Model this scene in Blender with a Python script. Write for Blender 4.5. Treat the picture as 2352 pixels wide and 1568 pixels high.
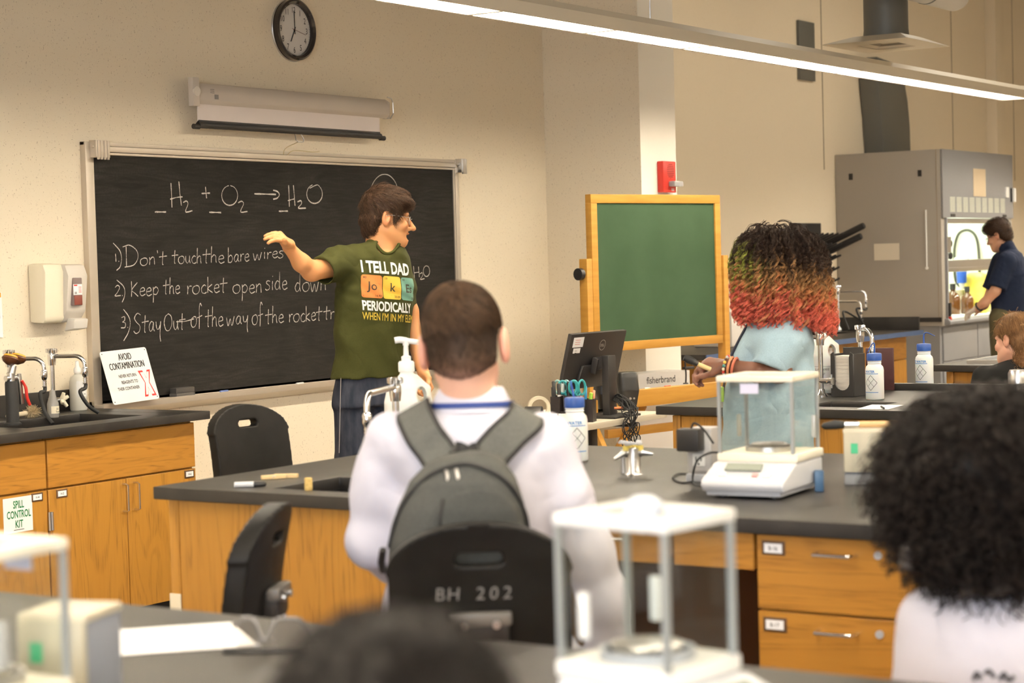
import bpy, bmesh, math, random
import numpy as np
from mathutils import Vector, Matrix
from mathutils.bvhtree import BVHTree

random.seed(7); rng = np.random.default_rng(7)
for o in list(bpy.data.objects): bpy.data.objects.remove(o)
SC = bpy.context.scene; COL = SC.collection

# ---------------------------------------------------------------- camera
FPX = 4508.64; YAW, PIT, ROL = np.radians([33.35582797, 2.27050154, -1.59831993]); HC = 1.53
FW = np.array([math.cos(PIT)*math.cos(YAW), math.cos(PIT)*math.sin(YAW), -math.sin(PIT)])
_r = np.array([math.sin(YAW), -math.cos(YAW), 0.]); _u = np.cross(_r, FW)
CR = math.cos(ROL)*_r + math.sin(ROL)*_u; CU = -math.sin(ROL)*_r + math.cos(ROL)*_u
CO = np.array([0., 0., HC])
cam = bpy.data.cameras.new('camera'); camo = bpy.data.objects.new('camera', cam); COL.objects.link(camo)
cam.sensor_width = 36.0; cam.lens = 36.0*FPX/2352.0; cam.clip_start = .05; cam.clip_end = 100
camo.matrix_world = Matrix(((CR[0], CU[0], -FW[0], CO[0]), (CR[1], CU[1], -FW[1], CO[1]), (CR[2], CU[2], -FW[2], CO[2]), (0, 0, 0, 1)))
cam.dof.use_dof = True; cam.dof.focus_distance = 9.0; cam.dof.aperture_fstop = 4.2
SC.camera = camo

# ---------------------------------------------------------------- world, exposure, big lights
w = bpy.data.worlds.new('world'); SC.world = w; w.use_nodes = True
w.node_tree.nodes['Background'].inputs[0].default_value = (.80, .88, 1, 1)
w.node_tree.nodes['Background'].inputs[1].default_value = 1.0
SC.view_settings.view_transform = 'Standard'; SC.view_settings.look = 'None'
SC.view_settings.exposure = 0.68; SC.view_settings.gamma = 1.0; SC.view_settings.use_curve_mapping = False
SC.cycles.use_denoising = True; SC.cycles.max_bounces = 8; SC.cycles.transparent_max_bounces = 24
SC.cycles.sample_clamp_indirect = 6.0
LAMP = 85.0          # strength of the pendant diffusers
LAMPCOL = (1.0, .90, .74)
DAY = 130.0          # daylight that enters by the windows in the near end wall
for yy in (-2.2, 0.6):
    l = bpy.data.lights.new('window_daylight', 'AREA'); l.shape = 'RECTANGLE'; l.size = 2.2; l.size_y = 1.7
    l.energy = DAY; l.color = (.84, .90, 1.0)
    lo = bpy.data.objects.new('window_daylight', l); COL.objects.link(lo)
    lo.location = (-3.9, yy, 2.1); lo.rotation_euler = (0, math.radians(-90), 0)

# ---------------------------------------------------------------- pixel helpers (a place in the photograph -> a point in the room)
def ray(x, y): return FW + (x-1176)/FPX*CR - (y-784)/FPX*CU
def on(x, y, ax, val):
    d = ray(x, y); t = (val-CO[ax])/d[ax]; return CO + t*d
def dep(x, y, d): return CO + ray(x, y)*d
class Frame:
    """upright frame at depth d under pixel column px: u to the side, v away from the viewer, z up"""
    def __init__(s, px, py, d, dv=0.):
        p = dep(px, py, d); s.o = np.array([p[0], p[1], 0.])
        h = np.array([p[0], p[1], 0.]); s.V = h/np.linalg.norm(h); s.U = np.array([s.V[1], -s.V[0], 0.])
        s.rz = math.atan2(s.U[1], s.U[0])
    def q(s, px, py, v=0.):
        d = ray(px, py); t = ((s.o + s.V*v) - CO) @ s.V / (d @ s.V); p = CO + t*d - s.o
        return np.array([p @ s.U, p @ s.V, p[2]])

# ---------------------------------------------------------------- materials
MATS = {}
def nt(m):
    m.use_nodes = True; t = m.node_tree; return t, t.nodes, t.links, t.nodes['Principled BSDF']
def mat(name, col, rough=.5, metal=0., spec=.5, coat=0., trans=0., emit=None, es=1., sss=0., alpha=1.):
    if name in MATS: return MATS[name]
    m = bpy.data.materials.new(name); t, n, L, b = nt(m)
    b.inputs['Base Color'].default_value = (*col, 1); b.inputs['Roughness'].default_value = rough
    b.inputs['Metallic'].default_value = metal; b.inputs['Specular IOR Level'].default_value = spec
    b.inputs['Coat Weight'].default_value = coat; b.inputs['Transmission Weight'].default_value = trans
    if sss: b.inputs['Subsurface Weight'].default_value = sss; b.inputs['Subsurface Radius'].default_value = (.02, .008, .004); b.inputs['Subsurface Scale'].default_value = .5
    if emit: b.inputs['Emission Color'].default_value = (*emit, 1); b.inputs['Emission Strength'].default_value = es
    MATS[name] = m; return m
def noise_mat(name, c1, c2, scale=(20, 20, 20), lo=.35, hi=.65, rough=.5, detail=4., spec=.5, bump=0., metal=0.):
    """two colours mixed by stretched object-space noise"""
    if name in MATS: return MATS[name]
    m = bpy.data.materials.new(name); t, n, L, b = nt(m)
    tc = n.new('ShaderNodeTexCoord'); mp = n.new('ShaderNodeMapping'); mp.inputs['Scale'].default_value = scale
    nz = n.new('ShaderNodeTexNoise'); nz.inputs['Scale'].default_value = 1; nz.inputs['Detail'].default_value = detail
    rp = n.new('ShaderNodeValToRGB'); rp.color_ramp.elements[0].position = lo; rp.color_ramp.elements[1].position = hi
    rp.color_ramp.elements[0].color = (*c1, 1); rp.color_ramp.elements[1].color = (*c2, 1)
    L.new(tc.outputs['Object'], mp.inputs[0]); L.new(mp.outputs[0], nz.inputs['Vector']); L.new(nz.outputs[0], rp.inputs[0]); L.new(rp.outputs[0], b.inputs['Base Color'])
    b.inputs['Roughness'].default_value = rough; b.inputs['Specular IOR Level'].default_value = spec; b.inputs['Metallic'].default_value = metal
    if bump:
        bp = n.new('ShaderNodeBump'); bp.inputs['Strength'].default_value = bump; bp.inputs['Distance'].default_value = .004
        L.new(nz.outputs[0], bp.inputs['Height']); L.new(bp.outputs[0], b.inputs['Normal'])
    MATS[name] = m; return m
def wall_mat(name, base, fleck, dens=.685):
    m = bpy.data.materials.new(name); t, n, L, b = nt(m)
    tc = n.new('ShaderNodeTexCoord'); prev = None
    last = None
    for i, (sc, thr) in enumerate((((190, 190, 62), dens), ((75, 75, 190), dens+.01), ((120, 120, 120), dens+.03))):
        mp = n.new('ShaderNodeMapping'); mp.inputs['Scale'].default_value = sc; mp.inputs['Location'].default_value = (i*3.1, i*1.7, i*5.3)
        mp.inputs['Rotation'].default_value = (.5*i, .6*i, .3)
        nz = n.new('ShaderNodeTexNoise'); nz.inputs['Scale'].default_value = 1; nz.inputs['Detail'].default_value = 1.5
        mr = n.new('ShaderNodeMapRange'); mr.inputs['From Min'].default_value = thr; mr.inputs['From Max'].default_value = thr+.05
        L.new(tc.outputs['Object'], mp.inputs[0]); L.new(mp.outputs[0], nz.inputs['Vector']); L.new(nz.outputs[0], mr.inputs['Value'])
        if last is None: last = mr.outputs[0]
        else:
            mx = n.new('ShaderNodeMath'); mx.operation = 'MAXIMUM'; L.new(last, mx.inputs[0]); L.new(mr.outputs[0], mx.inputs[1]); last = mx.outputs[0]
    mix = n.new('ShaderNodeMix'); mix.data_type = 'RGBA'; mix.inputs['A'].default_value = (*base, 1); mix.inputs['B'].default_value = (*fleck, 1)
    mu = n.new('ShaderNodeMath'); mu.operation = 'MULTIPLY'; mu.inputs[1].default_value = .52; L.new(last, mu.inputs[0]); L.new(mu.outputs[0], mix.inputs['Factor'])
    L.new(mix.outputs['Result'], b.inputs['Base Color']); b.inputs['Roughness'].default_value = .75; b.inputs['Specular IOR Level'].default_value = .25
    MATS[name] = m; return m
def wood_mat(name, c1, c2, c3, axis='z', rough=.38):
    """oak: fine pores + broad cathedral bands running along the given axis"""
    m = bpy.data.materials.new(name); t, n, L, b = nt(m)
    tc = n.new('ShaderNodeTexCoord')
    def nz(scale, det, dist=0., rough_=.55):
        mp = n.new('ShaderNodeMapping'); mp.inputs['Scale'].default_value = scale
        k = n.new('ShaderNodeTexNoise'); k.inputs['Scale'].default_value = 1; k.inputs['Detail'].default_value = det; k.inputs['Distortion'].default_value = dist
        k.inputs['Roughness'].default_value = rough_
        L.new(tc.outputs['Object'], mp.inputs[0]); L.new(mp.outputs[0], k.inputs['Vector']); return k.outputs[0]
    a, f, p = {'z': ((5, 5, .55), (60, 60, 2.2), (240, 240, 9)), 'x': ((.55, .55, 6), (2.2, 2.2, 60), (9, 9, 240))}[axis]
    broad = nz(a, 3, .6)
    sn = n.new('ShaderNodeMath'); sn.operation = 'MULTIPLY'; sn.inputs[1].default_value = 85; L.new(broad, sn.inputs[0])
    si = n.new('ShaderNodeMath'); si.operation = 'SINE'; L.new(sn.outputs[0], si.inputs[0])
    r1 = n.new('ShaderNodeMapRange'); r1.inputs['From Min'].default_value = -.2; r1.inputs['From Max'].default_value = 1.; L.new(si.outputs[0], r1.inputs['Value'])
    pores = nz(p, 2); r2 = n.new('ShaderNodeMapRange'); r2.inputs['From Min'].default_value = .5; r2.inputs['From Max'].default_value = .70; r2.inputs['To Max'].default_value = .6; L.new(pores, r2.inputs['Value'])
    m1 = n.new('ShaderNodeMix'); m1.data_type = 'RGBA'; m1.inputs['A'].default_value = (*c1, 1); m1.inputs['B'].default_value = (*c2, 1); L.new(nz(f, 3), m1.inputs['Factor'])
    mm = n.new('ShaderNodeMath'); mm.operation = 'MULTIPLY'; L.new(r1.outputs[0], mm.inputs[0]); L.new(r2.outputs[0], mm.inputs[1])
    ma = n.new('ShaderNodeMath'); ma.operation = 'MULTIPLY_ADD'; L.new(r1.outputs[0], ma.inputs[0]); ma.inputs[1].default_value = .15; L.new(mm.outputs[0], ma.inputs[2])
    m2 = n.new('ShaderNodeMix'); m2.data_type = 'RGBA'; m2.inputs['B'].default_value = (*c3, 1); L.new(m1.outputs['Result'], m2.inputs['A']); L.new(ma.outputs[0], m2.inputs['Factor'])
    L.new(m2.outputs['Result'], b.inputs['Base Color']); b.inputs['Roughness'].default_value = rough; b.inputs['Specular IOR Level'].default_value = .4
    MATS[name] = m; return m
def glass_mat(name, tint, refl=.08, rough=.02, clear=1.):
    m = bpy.data.materials.new(name); t, n, L, b = nt(m); n.remove(b); out = n['Material Output']
    tr = n.new('ShaderNodeBsdfTransparent'); tr.inputs[0].default_value = (*tint, 1)
    gl = n.new('ShaderNodeBsdfGlossy'); gl.inputs['Roughness'].default_value = rough
    lw = n.new('ShaderNodeLayerWeight'); pw = n.new('ShaderNodeMath'); pw.operation = 'POWER'; pw.inputs[1].default_value = 5.
    ml = n.new('ShaderNodeMath'); ml.operation = 'MULTIPLY_ADD'; ml.inputs[1].default_value = .36; ml.inputs[2].default_value = refl*.4
    L.new(lw.outputs['Facing'], pw.inputs[0]); L.new(pw.outputs[0], ml.inputs[0])
    mx = n.new('ShaderNodeMixShader'); L.new(ml.outputs[0], mx.inputs[0]); L.new(tr.outputs[0], mx.inputs[1]); L.new(gl.outputs[0], mx.inputs[2])
    L.new(mx.outputs[0], out.inputs[0]); MATS[name] = m; return m
def attr_mat(name, rough=.6, spec=.35, sss=0., nscale=0., namp=0., crease=0.):
    """base colour from the mesh's own colour attribute"""
    m = bpy.data.materials.new(name); t, n, L, b = nt(m)
    a = n.new('ShaderNodeAttribute'); a.attribute_name = 'Col'; src = a.outputs['Color']
    if namp:
        tc = n.new('ShaderNodeTexCoord'); nz = n.new('ShaderNodeTexNoise'); nz.inputs['Scale'].default_value = nscale; nz.inputs['Detail'].default_value = 3
        L.new(tc.outputs['Object'], nz.inputs['Vector']); mr = n.new('ShaderNodeMapRange'); mr.inputs['To Min'].default_value = 1-namp; mr.inputs['To Max'].default_value = 1+namp
        mr.inputs['From Min'].default_value = .3; mr.inputs['From Max'].default_value = .7
        L.new(nz.outputs[0], mr.inputs['Value']); vm = n.new('ShaderNodeVectorMath'); vm.operation = 'SCALE'; L.new(src, vm.inputs[0]); L.new(mr.outputs[0], vm.inputs['Scale']); src = vm.outputs[0]
    L.new(src, b.inputs['Base Color']); b.inputs['Roughness'].default_value = rough; b.inputs['Specular IOR Level'].default_value = spec
    if crease:
        tc = n.new('ShaderNodeTexCoord'); n1 = n.new('ShaderNodeTexNoise'); n1.inputs['Scale'].default_value = 7; n1.inputs['Detail'].default_value = 2.; n1.inputs['Distortion'].default_value = .5
        rd = n.new('ShaderNodeMath'); rd.operation = 'SUBTRACT'; rd.inputs[1].default_value = .5; ab = n.new('ShaderNodeMath'); ab.operation = 'ABSOLUTE'
        bp = n.new('ShaderNodeBump'); bp.inputs['Strength'].default_value = crease; bp.inputs['Distance'].default_value = .05
        L.new(tc.outputs['Object'], n1.inputs['Vector']); L.new(n1.outputs[0], rd.inputs[0]); L.new(rd.outputs[0], ab.inputs[0]); L.new(ab.outputs[0], bp.inputs['Height']); L.new(bp.outputs[0], b.inputs['Normal'])
    if sss: b.inputs['Subsurface Weight'].default_value = sss; b.inputs['Subsurface Radius'].default_value = (.012, .005, .003); b.inputs['Subsurface Scale'].default_value = 1.
    MATS[name] = m; return m

# ---------------------------------------------------------------- objects
def tag(o, label=None, cat=None, group=None, kind=None):
    for k, v in (('label', label), ('category', cat), ('group', group), ('kind', kind)):
        if v: o[k] = v
    return o
def thing(name, label, cat, loc=(0, 0, 0), rz=0., group=None):
    o = bpy.data.objects.new(name, None); COL.objects.link(o); o.location = tuple(float(c) for c in loc); o.rotation_euler = (0, 0, rz)
    o.empty_display_size = .05
    return tag(o, label, cat, group)
def root_inv(parent):
    r = parent
    while r.parent: r = r.parent
    return (Matrix.Translation(r.location) @ Matrix.Rotation(r.rotation_euler.z, 4, 'Z')).inverted()
def copy_tree(o, loc, rz=None, label=None, parent=None):
    c = o.copy(); COL.objects.link(c); c.parent = parent
    if parent is None:
        c.location = tuple(float(k) for k in loc)
        if rz is not None: c.rotation_euler = (0, 0, rz)
        if label: c['label'] = label
    for ch in [k for k in bpy.data.objects if k.parent == o]: copy_tree(ch, None, parent=c)
    return c

class MB:
    """collects shapes; build() links them as ONE mesh object"""
    def __init__(s): s.v = []; s.f = []; s.mi = []; s.cur = 0
    def add(s, vs, fs):
        k = len(s.v); s.v += [tuple(map(float, p)) for p in vs]; s.f += [tuple(k+i for i in f) for f in fs]; s.mi += [s.cur]*len(fs); return s
    def box(s, x0, x1, y0, y1, z0, z1):
        return s.add([(x0, y0, z0), (x1, y0, z0), (x1, y1, z0), (x0, y1, z0), (x0, y0, z1), (x1, y0, z1), (x1, y1, z1), (x0, y1, z1)],
                     [(0, 3, 2, 1), (4, 5, 6, 7), (0, 1, 5, 4), (1, 2, 6, 5), (2, 3, 7, 6), (3, 0, 4, 7)])
    def bar(s, p, q, a, b, up=(0, 0, 1)):
        """rectangular bar from p to q, a wide and b high"""
        p = np.array(p, float); q = np.array(q, float); d = (q-p)/np.linalg.norm(q-p); sd = np.cross(d, up)
        if np.linalg.norm(sd) < 1e-4: sd = np.cross(d, (1, 0, 0))
        sd /= np.linalg.norm(sd); u = np.cross(sd, d)
        vs = [c + sd*i*a/2 + u*j*b/2 for c in (p, q) for i, j in ((-1, -1), (1, -1), (1, 1), (-1, 1))]
        return s.add(vs, [(3, 2, 1, 0), (4, 5, 6, 7), (0, 1, 5, 4), (1, 2, 6, 5), (2, 3, 7, 6), (3, 0, 4, 7)])
    def prism(s, poly, ax, a, b):
        """poly in the two other axes, extruded along axis ax from a to b"""
        n = len(poly); o = [i for i in range(3) if i != ax]; vs = []
        for t in (a, b):
            for p in poly:
                c = [0, 0, 0]; c[ax] = t; c[o[0]] = p[0]; c[o[1]] = p[1]; vs.append(c)
        return s.add(vs, [tuple(range(n))[::-1], tuple(range(n, 2*n))] + [(i, (i+1) % n, n+(i+1) % n, n+i) for i in range(n)])
    def tube(s, pts, r, n=10, cap=True, close=False):
        P = np.array(pts, float); m = len(P); R = np.broadcast_to(np.array(r, float), (m,)) if np.ndim(r) < 2 else r
        T = np.gradient(P, axis=0) if not close else np.roll(P, -1, 0)-np.roll(P, 1, 0)
        T /= np.linalg.norm(T, axis=1)[:, None]+1e-12
        ref = np.array([0, 0, 1.]) if abs(T[0, 2]) < .9 else np.array([1., 0, 0]); a = ref - T[0]*(ref@T[0]); a /= np.linalg.norm(a); vs = []
        for i in range(m):
            a = a - T[i]*(a@T[i]); a /= np.linalg.norm(a)+1e-12; b = np.cross(T[i], a)
            vs += [P[i] + R[i]*(math.cos(2*math.pi*k/n)*a + math.sin(2*math.pi*k/n)*b) for k in range(n)]
        fs = [(i*n+k, i*n+(k+1) % n, (i+1)*n+(k+1) % n, (i+1)*n+k) for i in range(m-1) for k in range(n)]
        if close: fs += [((m-1)*n+k, (m-1)*n+(k+1) % n, (k+1) % n, k) for k in range(n)]
        elif cap: fs += [tuple(range(n))[::-1], tuple(range((m-1)*n, m*n))]
        return s.add(vs, fs)
    def cyl(s, p, q, r, r2=None, n=20): return s.tube([p, q], [r, r if r2 is None else r2], n)
    def lathe(s, prof, c=(0, 0, 0), n=28, axis=2, cap=True):
        """prof: list of (radius, height)"""
        vs = []; m = len(prof)
        for (r, h) in prof:
            for k in range(n):
                t = 2*math.pi*k/n; p = (r*math.cos(t), r*math.sin(t), h)
                if axis == 0: p = (p[2], p[0], p[1])
                if axis == 1: p = (p[1], p[2], p[0])
                vs.append((c[0]+p[0], c[1]+p[1], c[2]+p[2]))
        fs = [(i*n+k, i*n+(k+1) % n, (i+1)*n+(k+1) % n, (i+1)*n+k) for i in range(m-1) for k in range(n)]
        if cap and prof[0][0] > 1e-5: fs.append(tuple(range(n))[::-1])
        if cap and prof[-1][0] > 1e-5: fs.append(tuple(range((m-1)*n, m*n)))
        return s.add(vs, fs)
    def text(s, body, o, xd, yd, size, bold=0., xs=1., align='CENTER', shear=0., lift=0.):
        """flat lettering: baseline origin o, reading direction xd, up direction yd"""
        tv, tf = text_geo(body, bold, align, shear); o = np.array(o, float); xd = np.array(xd, float); yd = np.array(yd, float); n = np.cross(xd, yd)
        return s.add([o + xd*(p[0]*size*xs) + yd*(p[1]*size) + n*lift for p in tv], tf)
    def xf(s, M):
        s.v = [tuple(M @ Vector(p)) for p in s.v]; return s
    def build(s, name, m, parent=None, bevel=0., seg=2, smooth=False, world=False, angle=40, label=None):
        me = bpy.data.meshes.new(name); V = s.v
        if world and parent is not None:
            M = root_inv(parent); V = [tuple(M @ Vector(p)) for p in V]
        me.from_pydata(V, [], s.f); ms = m if isinstance(m, (list, tuple)) else [m]
        for k in ms: me.materials.append(k)
        if len(ms) > 1: me.polygons.foreach_set('material_index', s.mi)
        bm = bmesh.new(); bm.from_mesh(me)
        if not getattr(s, 'flat', False): bmesh.ops.recalc_face_normals(bm, faces=bm.faces)
        if bevel:
            es = [e for e in bm.edges if len(e.link_faces) == 2 and e.calc_face_angle(0) > math.radians(30)]
            bmesh.ops.bevel(bm, geom=es, offset=bevel, segments=seg, profile=.6, affect='EDGES', clamp_overlap=True)
        bm.to_mesh(me); bm.free()
        if smooth or bevel:
            me.polygons.foreach_set('use_smooth', [True]*len(me.polygons))
            me.set_sharp_from_angle(angle=math.radians(angle))
        o = bpy.data.objects.new(name, me); COL.objects.link(o); o.parent = parent
        if label: o['label'] = label
        return o
_TX = {}
def text_geo(body, bold=0., align='CENTER', shear=0.):
    k = (body, bold, align, shear)
    if k not in _TX:
        c = bpy.data.curves.new('t', 'FONT'); c.body = body; c.size = 1; c.offset = bold; c.align_x = align; c.shear = shear; c.resolution_u = 3
        o = bpy.data.objects.new('t', c); COL.objects.link(o); dg = bpy.context.evaluated_depsgraph_get(); e = o.evaluated_get(dg); me = e.to_mesh()
        _TX[k] = ([tuple(v.co) for v in me.vertices], [tuple(p.vertices) for p in me.polygons]); e.to_mesh_clear()
        bpy.data.objects.remove(o); bpy.data.curves.remove(c)
    return _TX[k]
def smooth_path(pts, n=8):
    """Catmull-Rom through the points"""
    P = np.array(pts, float); Q = np.vstack([2*P[0]-P[1], P, 2*P[-1]-P[-2]]); out = []
    for i in range(1, len(Q)-2):
        for t in np.linspace(0, 1, n, endpoint=False):
            a, b, c, d = Q[i-1:i+3]
            out.append(.5*((2*b) + (c-a)*t + (2*a-5*b+4*c-d)*t*t + (3*b-a-3*c+d)*t**3))
    out.append(P[-1]); return np.array(out)

# ---------------------------------------------------------------- distance-field modelling (bodies, cloth, soft shapes)
def s_ell(c, r, R=None):
    c = np.array(c, float); r = np.array(r, float)
    def f(P):
        p = P-c
        if R is not None: p = p @ R
        k0 = np.linalg.norm(p/r, axis=1); k1 = np.linalg.norm(p/(r*r), axis=1)+1e-9
        return np.where(k0 < 1e-4, -r.min(), k0*(k0-1)/k1)
    return f
def s_cone(a, b, ra, rb):
    a = np.array(a, float); b = np.array(b, float); d = b-a; L = d@d+1e-12
    def f(P):
        p = P-a; t = np.clip((p@d)/L, 0, 1); return np.linalg.norm(p-t[:, None]*d, axis=1)-(ra+(rb-ra)*t)
    return f
def s_chain(pts, rs, k=.01):
    return s_un([s_cone(pts[i], pts[i+1], rs[i], rs[i+1]) for i in range(len(pts)-1)], k)
def s_box(c, h, rr=0., R=None):
    c = np.array(c, float); h = np.array(h, float)-rr
    def f(P):
        p = P-c
        if R is not None: p = p @ R
        q = np.abs(p)-h; return np.linalg.norm(np.maximum(q, 0), axis=1)+np.minimum(q.max(1), 0)-rr
    return f
def s_loft(st, capr=.0, z0=None, z1=None, pw=2.0):
    """elliptic column: stations (z, cx, cy, a, b, angle)"""
    st = np.array(sorted(st), float)
    zs = st[:, 0]
    def f(P):
        z = np.clip(P[:, 2], zs[0], zs[-1]); g = [np.interp(z, zs, st[:, i]) for i in range(1, 6)]
        c, s_ = np.cos(g[4]), np.sin(g[4]); x = P[:, 0]-g[0]; y = P[:, 1]-g[1]; X = c*x+s_*y; Y = -s_*x+c*y
        k = ((np.abs(X)/g[2])**pw + (np.abs(Y)/g[3])**pw)**(1/pw); k1 = np.sqrt((X/g[2]**2)**2+(Y/g[3]**2)**2)+1e-9
        d = np.where(k < .05, -np.minimum(g[2], g[3]), (k-1)*np.minimum(k/k1, np.maximum(g[2], g[3])))
        dz = np.maximum(zs[0]-P[:, 2], P[:, 2]-zs[-1])
        return np.where(dz > 0, np.sqrt(np.maximum(d, 0)**2+dz**2), np.maximum(d, dz))
    return f
def smin(a, b, k):
    if k <= 0: return np.minimum(a, b)
    h = np.clip(.5+.5*(b-a)/k, 0, 1); return b+(a-b)*h-k*h*(1-h)
def s_un(fs, k=.01):
    def f(P):
        d = fs[0](P)
        for g in fs[1:]: d = smin(d, g(P), k)
        return d
    return f
def s_sub(a, b, k=.005): return lambda P: -smin(-a(P), b(P), k)
def s_int(a, b, k=.003): return lambda P: -smin(-a(P), -b(P), k)
def s_half(p, n):
    p = np.array(p, float); n = np.array(n, float)/np.linalg.norm(n); return lambda P: (P-p)@n     # keeps the side n points away from
def s_off(a, d): return lambda P: a(P)-d
def s_noise(a, amp, fr, seed=0, aniso=(1, 1, 1)):
    """soft folds / lumps"""
    rg = np.random.default_rng(seed); K = rg.normal(size=(7, 3))*fr*np.array(aniso); ph = rg.uniform(0, 6.28, 7)
    return lambda P: a(P)+amp*np.sin(P@K.T+ph+1.3*np.sin(P@K[::-1].T*.37+ph[::-1])).sum(1)/3.
def sdf_mesh(fn, lo, hi, h, B=8):
    lo = np.array(lo, float); hi = np.array(hi, float); n = np.ceil((hi-lo)/h/B).astype(int)*B; D = np.full(n+1, 1., np.float32)
    nb = n//B; I = np.stack(np.meshgrid(*[np.arange(k) for k in nb], indexing='ij'), -1).reshape(-1, 3)
    cd = fn(lo+(I*B+B/2)*h); act = np.abs(cd) < B*h*.87*1.7+.004
    for b, c in zip(I[~act], cd[~act]): D[b[0]*B:b[0]*B+B+1, b[1]*B:b[1]*B+B+1, b[2]*B:b[2]*B+B+1] = np.sign(c)
    g = np.stack(np.meshgrid(*[np.arange(B+1)]*3, indexing='ij'), -1).reshape(-1, 3); A = I[act]
    for s in range(0, len(A), 400):
        a = A[s:s+400]; P = (a[:, None, :]*B+g[None]).reshape(-1, 3); v = fn(lo+P*h).astype(np.float32).reshape(len(a), B+1, B+1, B+1)
        for b, q in zip(a, v): D[b[0]*B:b[0]*B+B+1, b[1]*B:b[1]*B+B+1, b[2]*B:b[2]*B+B+1] = q
    S = D < 0; c8 = [(i, j, k) for i in (0, 1) for j in (0, 1) for k in (0, 1)]
    cnt = sum(S[i:n[0]+i, j:n[1]+j, k:n[2]+k].astype(np.int8) for i, j, k in c8); cells = np.argwhere((cnt > 0) & (cnt < 8))
    acc = np.zeros((len(cells), 3)); num = np.zeros(len(cells))
    val = {c: D[cells[:, 0]+c[0], cells[:, 1]+c[1], cells[:, 2]+c[2]] for c in c8}
    for c in c8:
        for ax in range(3):
            if c[ax]: continue
            e = list(c); e[ax] = 1; e = tuple(e); v0, v1 = val[c], val[e]; m = (v0 < 0) != (v1 < 0); t = np.where(m, v0/(v0-v1+1e-12), 0)
            p = np.tile(np.array(c, float), (len(cells), 1)); p[:, ax] = t; acc[m] += p[m]; num[m] += 1
    V = lo+(cells+acc/num[:, None])*h; idx = np.full(n, -1, np.int32); idx[tuple(cells.T)] = np.arange(len(cells)); F = []
    for ax in range(3):
        o1, o2 = [(1, 2), (2, 0), (0, 1)][ax]; sl0 = [slice(0, n[i]+1) for i in range(3)]; sl1 = list(sl0); sl0[ax] = slice(0, n[ax]); sl1[ax] = slice(1, n[ax]+1)
        e = np.argwhere(S[tuple(sl0)] != S[tuple(sl1)]); ok = (e[:, o1] > 0) & (e[:, o2] > 0) & (e[:, o1] < n[o1]) & (e[:, o2] < n[o2]); e = e[ok]
        q = []
        for a, b in ((0, 0), (1, 0), (1, 1), (0, 1)):
            k = e.copy(); k[:, o1] -= a; k[:, o2] -= b; q.append(idx[tuple(k.T)])
        q = np.stack(q, 1); s0 = S[tuple(e.T)]; q[~s0] = q[~s0][:, ::-1]; q = q[(q >= 0).all(1)]; F.append(q)
    return V, np.vstack(F)
def np_mesh(name, V, F, m, parent=None, col=None, smooth=True, label=None):
    me = bpy.data.meshes.new(name); k = F.shape[1]; me.vertices.add(len(V)); me.vertices.foreach_set('co', np.asarray(V, np.float32).ravel())
    me.loops.add(F.size); me.loops.foreach_set('vertex_index', F.astype(np.int32).ravel()); me.polygons.add(len(F))
    me.polygons.foreach_set('loop_start', np.arange(len(F), dtype=np.int32)*k); me.update(calc_edges=True); me.validate()
    if smooth: me.polygons.foreach_set('use_smooth', [True]*len(me.polygons))
    if col is not None:
        a = me.color_attributes.new('Col', 'FLOAT_COLOR', 'POINT'); a.data.foreach_set('color', np.hstack([col, np.ones((len(col), 1))]).astype(np.float32).ravel())
    me.materials.append(m); o = bpy.data.objects.new(name, me); COL.objects.link(o); o.parent = parent
    if label: o['label'] = label
    return o
def sdf_obj(name, fn, lo, hi, h, m, parent=None, colfn=None, label=None):
    V, F = sdf_mesh(fn, lo, hi, h); return np_mesh(name, V, F, m, parent, None if colfn is None else colfn(V), label=label)
def strands(paths, rad, ns=3):
    """paths (N,K,3) -> thin tubes"""
    P = np.asarray(paths, float); N, K, _ = P.shape; T = np.gradient(P, axis=1); T /= np.linalg.norm(T, axis=2, keepdims=True)+1e-9
    ref = np.where(np.abs(T[..., 2:3]) < .9, np.array([0, 0, 1.]), np.array([1., 0, 0])); A = np.cross(T, ref); A /= np.linalg.norm(A, axis=2, keepdims=True)+1e-9; Bv = np.cross(T, A)
    r = np.broadcast_to(rad, (N, K))[..., None]; rings = [P+r*(math.cos(2*math.pi*i/ns)*A+math.sin(2*math.pi*i/ns)*Bv) for i in range(ns)]
    V = np.stack(rings, 2).reshape(-1, 3); base = (np.arange(N)[:, None]*K+np.arange(K-1)[None])*ns; F = []
    for i in range(ns):
        j = (i+1) % ns; F.append(np.stack([base+i, base+j, base+ns+j, base+ns+i], -1).reshape(-1, 4))
    return V, np.vstack(F)
def ribbon(mb, pts, wid, nrm):
    """flat stroke lying on a surface of normal nrm"""
    P = np.array(pts, float); T = np.gradient(P, axis=0); T /= np.linalg.norm(T, axis=1)[:, None]+1e-12; sd = np.cross(T, nrm)
    W = np.broadcast_to(wid, (len(P),))[:, None]/2; vs = []
    for a, b in zip(P-sd*W, P+sd*W): vs += [a, b]
    mb.add(vs, [(2*i, 2*i+1, 2*i+3, 2*i+2) for i in range(len(P)-1)])

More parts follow.
